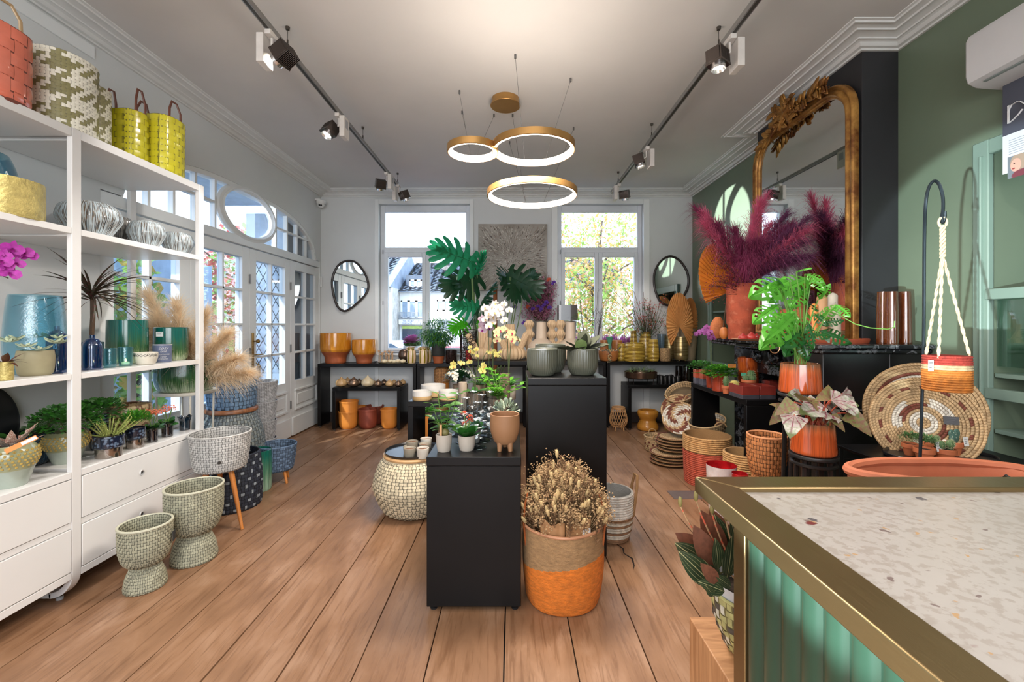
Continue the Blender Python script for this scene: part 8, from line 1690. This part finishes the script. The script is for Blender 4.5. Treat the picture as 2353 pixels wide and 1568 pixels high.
VL = [((1860,640),(1790,665),0), ((1830,625),(1862,612),0), ((1850,630),(1878,640),0), ((1815,645),(1732,672),0), ((1800,690),(1765,640),1), ((1805,655),(1772,690),0), ((1790,700),(1735,735),0), ((1845,665),(1820,700),0), ((1850,710),(1868,640),0), ((1865,640),(1895,662),0), ((1880,690),(1905,662),0), ((1825,720),(1765,778),0), ((1810,740),(1752,800),0), ((1850,750),(1800,790),1), ((1855,740),(1878,800),1), ((1880,735),(1925,700),0), ((1920,700),(1955,725),0), ((1890,745),(1930,735),1), ((1880,760),(1960,785),1), ((1830,760),(1812,815),1), ((1840,780),(1860,828),1), ((1870,720),(1900,745),1), ((1845,700),(1815,760),0), ((1800,720),(1770,760),0), ((1860,770),(1905,770),1), ((1800,680),(1840,650),0)]
rn = random.Random(8); sl = []; O = Vector(t.location)
VL += [((1800+rn.uniform(-30,70), 650+rn.uniform(0,120)), (0,0), rn.randint(0,1)) for _ in range(7)]
for k, (a, b, c) in enumerate(VL):
    if b == (0,0): b = (a[0]+rn.uniform(-45,45), a[1]+rn.uniform(-15,55))
    Ya = 2.62+rn.uniform(-.14,.10); A, B = at(a[0], a[1], Ya), at(b[0], b[1], Ya-rn.uniform(.03,.12)); d = B-A; L = max(.11, d.length*1.02); o = put(ad2 if c else ad, 'leaf', t, A-O, d, L, 0, 1.0); x = d.normalized(); nm = Vector((rn.uniform(-.5,.5), -.75, .65)); z = (nm-x*nm.dot(x)).normalized(); o.rotation_quaternion = Matrix((x, z.cross(x), z)).transposed().to_quaternion()
    sl.append((arc3((rn.uniform(-.02,.02), rn.uniform(-.02,.02), h-.03), A-O, .05, 7, (0,0,0)), .0035))
run = [at(u, v, Y_)-O for u, v, Y_ in ((1860,730,2.6), (1900,712,2.58), (1935,728,2.55), (1965,745,2.5), (2000,754,2.48), (2040,757,2.45), (2055,752,2.45), (2056,738,2.45))]; sl.append((run, .003)); stems(t, sl, M('stem_vine', (112,160,72), .45)); MB().tube([at(1780+8*cos(a)*1.4, 800+12*sin(a), 2.5)-O for a in [2*pi*i/18 for i in range(18)]], .0025, 5, closed=True).build('wire_loop', M('wire_copper', (200,150,110), .3, .8), t)
t, h, r = opot(x2_, y2_, z2_, 1817, 1928, 965, 2.34, 'begonia with silver and pink patterned leaves in orange glazed pot', 'potted_begonia')
bn = N('leaf_begonia'); bc_ = bn.coord('Object', (1,1,1)); sp = bn.n('SeparateXYZ'); bn.l(bc_, sp.inputs[0]); ay = bn.math('ABSOLUTE', sp.outputs[1]); an = bn.math('ARCTAN2', ay, sp.outputs[0]); rr_ = bn.math('SQRT', bn.math('ADD', bn.math('MULTIPLY', sp.outputs[0], sp.outputs[0]), bn.math('MULTIPLY', ay, ay)))
vein = bn.ramp(bn.math('ABSOLUTE', bn.math('SINE', bn.math('MULTIPLY', an, 6))), [(.12, (1,1,1,1)), (.42, (0,0,0,1))]); cen = bn.ramp(bn.math('ADD', rr_, bn.math('MULTIPLY', bn.noise(bc_, 8, 3), .3)), [(.50, (1,1,1,1)), (.80, (0,0,0,1))]); edge = bn.ramp(bn.math('ADD', rr_, bn.math('MULTIPLY', bn.noise(bc_, 9, 3), .25)), [(.86, (0,0,0,1)), (.95, (1,1,1,1))])
cc = bn.mix(bn.ramp(bn.noise(bc_, 12, 3), [(.4, (0,0,0,1)), (.6, (1,1,1,1))]), lin((150,158,134)), lin((182,172,166))); cc = bn.mix(bn.math('MULTIPLY', vein, .75), cc, lin((110,60,66))); cc = bn.mix(bn.math('MULTIPLY', cen, bn.math('MAXIMUM', vein, .35)), cc, lin((120,28,60))); cc = bn.mix(edge, cc, lin((90,100,58))); bn.set(Base_Color=cc, Roughness=.4)
bg = proto('begonia_leaf', bn.m, lambda t: (min(1, (t*8)**.5)*(1-t)**.7*1.25), .85, .25, .12, 10, wavy=.05); bgu = proto('begonia_leaf_under', M('leaf_begonia_under', (128,92,70), .5, col2=(120,124,70), thr=(.45,.6), vs=5, trl=.2), lambda t: (min(1, (t*8)**.5)*(1-t)**.7*1.2), .7, .35, .2, 8, wavy=.05)
O = Vector(t.location); sl = []
BL = [((1848,925),(1830,903),.0), ((1838,920),(1862,905),.3), ((1868,930),(1872,958),0), ((1885,925),(1850,945),0), ((1910,920),(1972,922),0), ((1935,905),(1975,935),0), ((1925,908),(1895,905),1), ((1895,945),(1860,935),0), ((1825,925),(1790,945),1), ((1805,940),(1776,970),1), ((1815,945),(1785,925),1), ((1900,935),(1945,958),0), ((1940,925),(1970,950),0), ((1945,950),(1998,986),1), ((1905,955),(1940,980),1), ((1825,955),(1818,992),0), ((1840,935),(1815,950),0), ((1880,945),(1900,965),0), ((1860,915),(1880,930),1), ((1900,912),(1925,925),0)]
for k, (a, b, c) in enumerate(BL):
    Ya = 2.34+rn.uniform(-.15,.08); A, B = at(a[0], a[1], Ya), at(b[0], b[1], Ya-rn.uniform(0,.1)); d = B-A; L = max(.09, d.length*1.15); o = put(bgu if c else bg, 'leaf', t, A-O, d, L); x = d.normalized(); nm = Vector((rn.uniform(-.4,.4), -.7, .75)); z = (nm-x*nm.dot(x)).normalized(); o.rotation_quaternion = Matrix((x, z.cross(x), z)).transposed().to_quaternion(); sl.append((arc3((rn.uniform(-.04,.04), rn.uniform(-.04,.04), h-.03), A-O, .03, 6), .004))
stems(t, sl, M('stem_begonia', (170,78,56), .5))
# ---- shepherd hook, hanging basket
hx, hy = at(2122, 0, 1.95).x, 1.95; HK = [at(2113,1088,2.0), at(2122,800,2.0), at(2124,560,1.99), at(2127,470,1.95), at(2134,432,1.95), at(2146,416,1.95), at(2158,424,1.95), at(2166,450,1.95), at(2167,480,1.95), at(2164,503,1.95), at(2167,512,1.95), at(2171,500,1.95), at(2171,486,1.95)]
P = []
for i in range(len(HK)-1):
    p0, p1, p2, p3 = HK[max(0,i-1)], HK[i], HK[i+1], HK[min(len(HK)-1,i+2)]
    for q in range(4): u = q/4; P.append(.5*(2*p1+(p2-p0)*u+(2*p0-5*p1+4*p2-p3)*u*u+(3*p1-p0-3*p2+p3)*u**3))
P.append(HK[-1]); P = [Vector((P[0].x, P[0].y, .02))]+P
t = thing('shepherd_hook', 'slim black metal shepherd hook standing near the green wall', 'hook', (P[0].x, P[0].y, 0)); MB().tube([p-t.location for p in P], .0062, 8).build('rod', M('hook_metal', (52,62,68), .3, .7), t); MB().lathe([(.001,0), (.09,0), (.09,.012), (.012,.02), (.001,.02)], 28).build('base_plate', M('hook_metal'), t)
bx, by, br = fity(2118, 2236, 1.93); zt_, zb_ = zat(817, 1.93), zat(897, 1.93); Hb = zt_-zb_
t = coil('hanging rope basket in red, natural and ochre stripes', (bx, by, zb_), [(br*.93,0), (br*.985,.006), (br,Hb*.4), (br*.97,Hb)], [(Hb*.60,(192,116,44)), (Hb*.74,(206,180,140)), (Hb+.1,(168,58,46))], .0052, name='hanging_basket', bump=.7)
top = at(2166, 505, 1.95)-t.location
for k, (u, sg) in enumerate(((2134, -1), (2222, 1))):
    b_ = Vector((sg*br*.86, -br*.42, Hb*.93)); pts = [b_.lerp(top+Vector((0,0,-.16)), i/30) for i in range(31)]; m = MB()
    for ph in (0, pi): m.tube([p+Vector((cos(i*1.1+ph), sin(i*1.1+ph), 0))*.0032 for i, p in enumerate(pts)], .0038, 6)
    m.build('rope', M('rope_sisal', (214,194,160), .85, bump=.6), t)
b_ = Vector((-br*.5, br*.7, Hb*.9)); pts = [b_.lerp(top+Vector((0,0,-.16)), i/30) for i in range(31)]; m = MB()
for ph in (0, pi): m.tube([p+Vector((cos(i*1.1+ph), sin(i*1.1+ph), 0))*.0032 for i, p in enumerate(pts)], .0038, 6)
m.build('rope', M('rope_sisal'), t)
m = MB()
for ph in (0, 2.1, 4.2): m.tube([top+Vector((0,0,-.17))+Vector((cos(i*.9+ph)*.007, sin(i*.9+ph)*.007, .0075*i)) for i in range(20)], .0048, 6)
m.tube([top+Vector((.018*cos(a), .0, -.012+.022*sin(a))) for a in [2*pi*i/14 for i in range(14)]], .0055, 6, closed=True); m.build('knot', M('rope_sisal'), t)
label_tag(t, (-br-.018, -.03, Hb*.72), .026, .048, rz=.1)
# ---- woven platters, tray, cacti on a low black table by the wall
ZL = zat(1048, 2.20)
t = thing('side_table', 'low black metal table by the green wall holding cacti', 'table', (2.16, 2.22, 0)); MB().box(-.36, .36, -.20, .20, ZL-.015, ZL).build('tabletop', iron, t, bev=.003)
for sx in (-1, 1):
    for sy in (-1, 1): MB().box(sx*.36-sx*.025, sx*.36, sy*.20-sy*.025, sy*.20, 0, ZL-.0155).build('leg', iron, t, bev=.002)
for sy in (-1, 1): MB().box(-.335, .335, sy*.19-.01, sy*.19+.01, ZL-.10, ZL-.08).build('cross_bar', iron, t)
c = at(2113, 958, 2.38); t = woven_plate('woven_platter', 'larger woven platter with dark and pale rings leaning behind', (c.x+.03, 2.40, c.z+.02), .27, (lambda j, a: 1 if j == 12 else 2 if j in (10,11) else 0, cs), 16, (radians(78), 0, radians(-24)), .03)
c = at(2122, 968, 2.28); t = woven_plate('woven_platter', 'woven platter with red and white spiral pattern in front', (c.x+.0, 2.28, c.z-.01), .235, (lambda j, a: 0 if j < 2 else 2 if j in (2,3) else (1 if (j in (5,6) and (a*2+j*.1) % 1 < .5) else 2 if j in (6,7,8) and (a*3) % 1 < .6 else 1 if j == 12 and (a*14) % 1 < .45 else 0), cs), 16, (radians(76), 0, radians(-26)), .03)
tg_ = label_tag(t, (.10, .02, .03), .06, .04, name='hang_tag', m=M('tag_grey_black', (60,58,60), .5)); tg_.rotation_euler = (-radians(90), 0, 0); MB().tube([(.10,.045,.02), (.10,.08,.02)], .0012, 4).build('tag_string', M('string_white', (224,224,220), .7), t)
tr = vessel('round_tray', 'oval black rimmed tray under the clay-potted cacti', 'tray', (2.13, 2.17, ZL+.0005), [(.235,0), (.25,.006), (.252,.018)], M('tray_black'), t=.006, sy=.62, floor=.004)
for k, (u, Y_, r, h, kd, lab, tg__) in enumerate(((2092, 2.20, .036, .058, 'bushy', 'leftmost little cactus in a clay pot on black tray', None), (2124, 2.10, .042, .062, 'bushy', 'bushy cactus with white label in a clay pot', (.05,-.02,.075)), (2142, 2.22, .036, .058, 'cluster', 'small cluster cactus peeping between two clay pots', None), (2171, 2.09, .044, .064, 'cluster', 'clustered spiny cactus in clay pot at tray front', None), (2192, 2.20, .036, .066, 'pad', 'blue-green pad cactus with label at the tray right', (.03,-.03,.075)))):
    cactus_pot(lab, at(u, 0, Y_).x, Y_, ZL+.005, r, h, kd, k, tg__)
# ---- big terracotta trough and plants around the counter
t = thing('terracotta_trough', 'large oval terracotta trough standing beyond the counter', 'planter', (1.64, 1.66, 0)); ZT = zat(1082, 1.66)
m = superfy(MB().lathe(walled(sprof([(.26,.40), (.31,.45), (.345,ZT-.05), (.36,ZT-.01)], 14), .035, .03), 60, (0,0,0), 1, .34), 2.6); m.build('trough', M('trough_terracotta', (184,106,74), .7, var=.1, vs=5, bump=.15, bs=30), t)
m = superfy(MB().tube([(.345*cos(2*pi*i/60), .345*.34*sin(2*pi*i/60), ZT-.003) for i in range(60)], .018, 8, closed=True), 2.6); m.build('rim', M('trough_terracotta'), t)
MB().box(-.22, .22, -.07, .07, 0, .40).build('pedestal', M('planter_foot', (120,74,54), .7), t, bev=.01)
MB().tube([(.10,-.165,ZT-.06), (.11,-.15,ZT+.012), (.12,-.11,ZT+.02), (.13,-.08,ZT-.01)], .004, 6).build('tie', M('tray_black'), t)
# wooden block and jewel orchid in a zigzag basket
t = thing('wooden_block', 'pale oak block plinth against the side of the counter', 'block', (.72, 1.27, 0)); bwn = N('oak_block'); bcx = bwn.coord('Object', (2, 14, 1.2)); bwn.set(Base_Color=bwn.mix(bwn.ramp(bwn.noise(bcx, 3, 4, .6, .6), [(.3, (0,0,0,1)), (.7, (1,1,1,1))]), lin((150,102,64)), lin((198,148,104))), Roughness=.5)
MB().box(-.143, .17, -.118, .146, 0, .50).build('block', bwn.m, t, bev=.003)
x, y = .705, 1.275; ZK = .5005
zc1, zc2, zc3 = (212,206,140), (92,84,76), (226,222,204)
t = thing('potted_jewel_orchid', 'dark veined jewel orchid in a zigzag woven basket beside the counter', 'plant', (x, y, ZK))
basket(None, None, [(.060,0), (.075,.01), (.105,.09), (.112,.17)], [(196,190,128), zc2, zc3], 30, .021, .004, par=t, mfn=lambda i, j: (0, 1, 2, 0)[(i+j*(1 if (j//2) % 2 else 3)) % 4], rim=.005, under=(120,110,70)); soil_in(t, .10, .155)
MB().lathe([(.100,.145), (.118,.205), (.1195,.205), (.103,.145)], 30, fn=lambda th, q, z: 1+.04*sin(3*th)).build('paper_sleeve', M('sleeve_white', (214,214,218), .5), t)
jn = N('leaf_jewel'); jc = jn.coord('Object', (1,1,1)); sp = jn.n('SeparateXYZ'); jn.l(jc, sp.inputs[0]); ay = jn.math('ABSOLUTE', sp.outputs[1]); env = jn.math('MAXIMUM', jn.math('POWER', jn.math('MAXIMUM', jn.math('SINE', jn.math('MULTIPLY', sp.outputs[0], pi)), .02), .7), .05); q_ = jn.math('DIVIDE', ay, env); st = jn.ramp(jn.math('ABSOLUTE', jn.math('SINE', jn.math('MULTIPLY', q_, 42))), [(.0, (1,1,1,1)), (.16, (0,0,0,1))]); mid = jn.ramp(ay, [(.004, (1,1,1,1)), (.009, (0,0,0,1))])
jcol = jn.mix(jn.noise(jc, 5, 2), lin((26,34,22)), lin((50,66,36))); jcol = jn.mix(jn.math('MAXIMUM', st, mid), jcol, lin((176,166,120))); jn.set(Base_Color=jcol, Roughness=.5); jl = proto('jewel_leaf', jn.m, 'oval', .46, .12, .14, 10); ju = proto('jewel_leaf_under', M('leaf_jewel_under', (110,66,48), .5, var=.15), 'oval', .46, .12, .14, 8)
O = Vector(t.location)
JL = [((1640,1345),(1548,1255),0,1.22), ((1655,1330),(1537,1232),0,1.30), ((1650,1310),(1650,1225),0,1.20), ((1640,1300),(1600,1215),1,1.24), ((1660,1290),(1620,1180),1,1.34), ((1670,1330),(1690,1240),0,1.20), ((1650,1340),(1615,1300),1,1.14), ((1670,1290),(1650,1190),0,1.36), ((1680,1310),(1720,1230),0,1.3), ((1640,1290),(1560,1230),1,1.36), ((1665,1360),(1610,1338),0,1.14), ((1680,1350),(1650,1325),0,1.15), ((1690,1330),(1730,1290),0,1.2), ((1675,1280),(1640,1175),1,1.4), ((1700,1300),(1690,1200),0,1.34), ((1640,1370),(1625,1350),0,1.13)]
for k, (a, b, c, Ya) in enumerate(JL):
    A, B = at(a[0], a[1], Ya), at(b[0], b[1], Ya-.02); d = B-A; o = put(ju if c else jl, 'leaf', t, A-O, d, d.length); o.scale *= (.8 if k < 3 else 1); xx = d.normalized(); nm = Vector((-.25+.5*((k*7) % 3)/2, -.85, .45)); z = (nm-xx*nm.dot(xx)).normalized(); o.rotation_quaternion = Matrix((xx, z.cross(xx), z)).transposed().to_quaternion()
sl = []
for (u, v) in ((1563,1163), (1599,1150), (1636,1180), (1668,1195)):
    p = at(u, v, 1.27)-O; sl.append((arc3((0,0,.16), p, .0, 6, (p.x*.12,0,0)), .0026)); m = MB(); m.ball((0,0,.012), (.0065,.0065,.016), 10, 8); m.build('bud', M('bud_olive', (140,128,76), .5), t, loc=p)
stems(t, sl, M('stem_pinkish', (188,150,112), .5, col2=(214,96,70), thr=(.5,.55), vs=40))
# things inside the tall cupboard
t = thing('table_mirror', 'round black-rimmed table mirror in the tall cupboard', 'mirror', (XR+.06, 2.06, .775+.42)); zz_ = zat(812, 2.27); 
for nm, z_ in (('rim', 1),): MB().tube([(.0, .09*cos(2*pi*i/36), .10+.09*sin(2*pi*i/36)) for i in range(36)], .005, 6, closed=True).build('rim', M('tray_black'), t)
g = MB().disc(.087, 0, 36).build('mirror_glass', mirror_m.m, t, loc=(0,0,.10)); g.rotation_euler = (0, -pi/2, 0); MB().tube([(0,0,.01), (0,0,.0)], .006, 6).build('stem', M('tray_black'), t); MB().lathe([(.001,0), (.04,0), (.04,.006), (.001,.006)], 24).build('foot', M('tray_black'), t)
op2 = M('pumpkin_orange', (232,106,22), .35, coat=.4)
for k, (dy, z_, s, lab) in enumerate(((2.10, .872, .10, 'large orange pumpkin on the lower cupboard shelf'), (2.10, 1.035, .06, 'small orange pumpkin stacked on the large one'))):
    p = thing('orange_pumpkin', lab, 'pumpkin', (XR+.13, 2.04, z_)); MB().ball((0,0,s*.8), (s,s,s*.8), 40, 14, fn=lambda th, ph: 1-.10*abs(cos(5*th))*sin(ph)).build('flesh', op2, p); MB().tube([(0,0,s*1.5), (.01,0,s*1.8)], [.010,.007], 7).build('stalk', stem_b, p)
for k, (z_, y_, c, lab) in enumerate(((1.292, 5.05, (222,222,224), 'white jar in the far wall cupboard'), (1.292, 5.25, (206,150,80), 'amber jar in the far wall cupboard'), (1.632, 5.15, (196,200,200), 'pale bottle on the top shelf of the far cupboard'), (1.632, 5.5, (60,60,60), 'dark jar on the top shelf of the far cupboard'))): vessel('jar', lab, 'jar', (XR+.13, y_, z_), [(.05,0), (.06,.01), (.06,.13), (.04,.17)], M('jar_%02x%02x%02x' % c, c, .3, coat=.4), smooth_n=12)
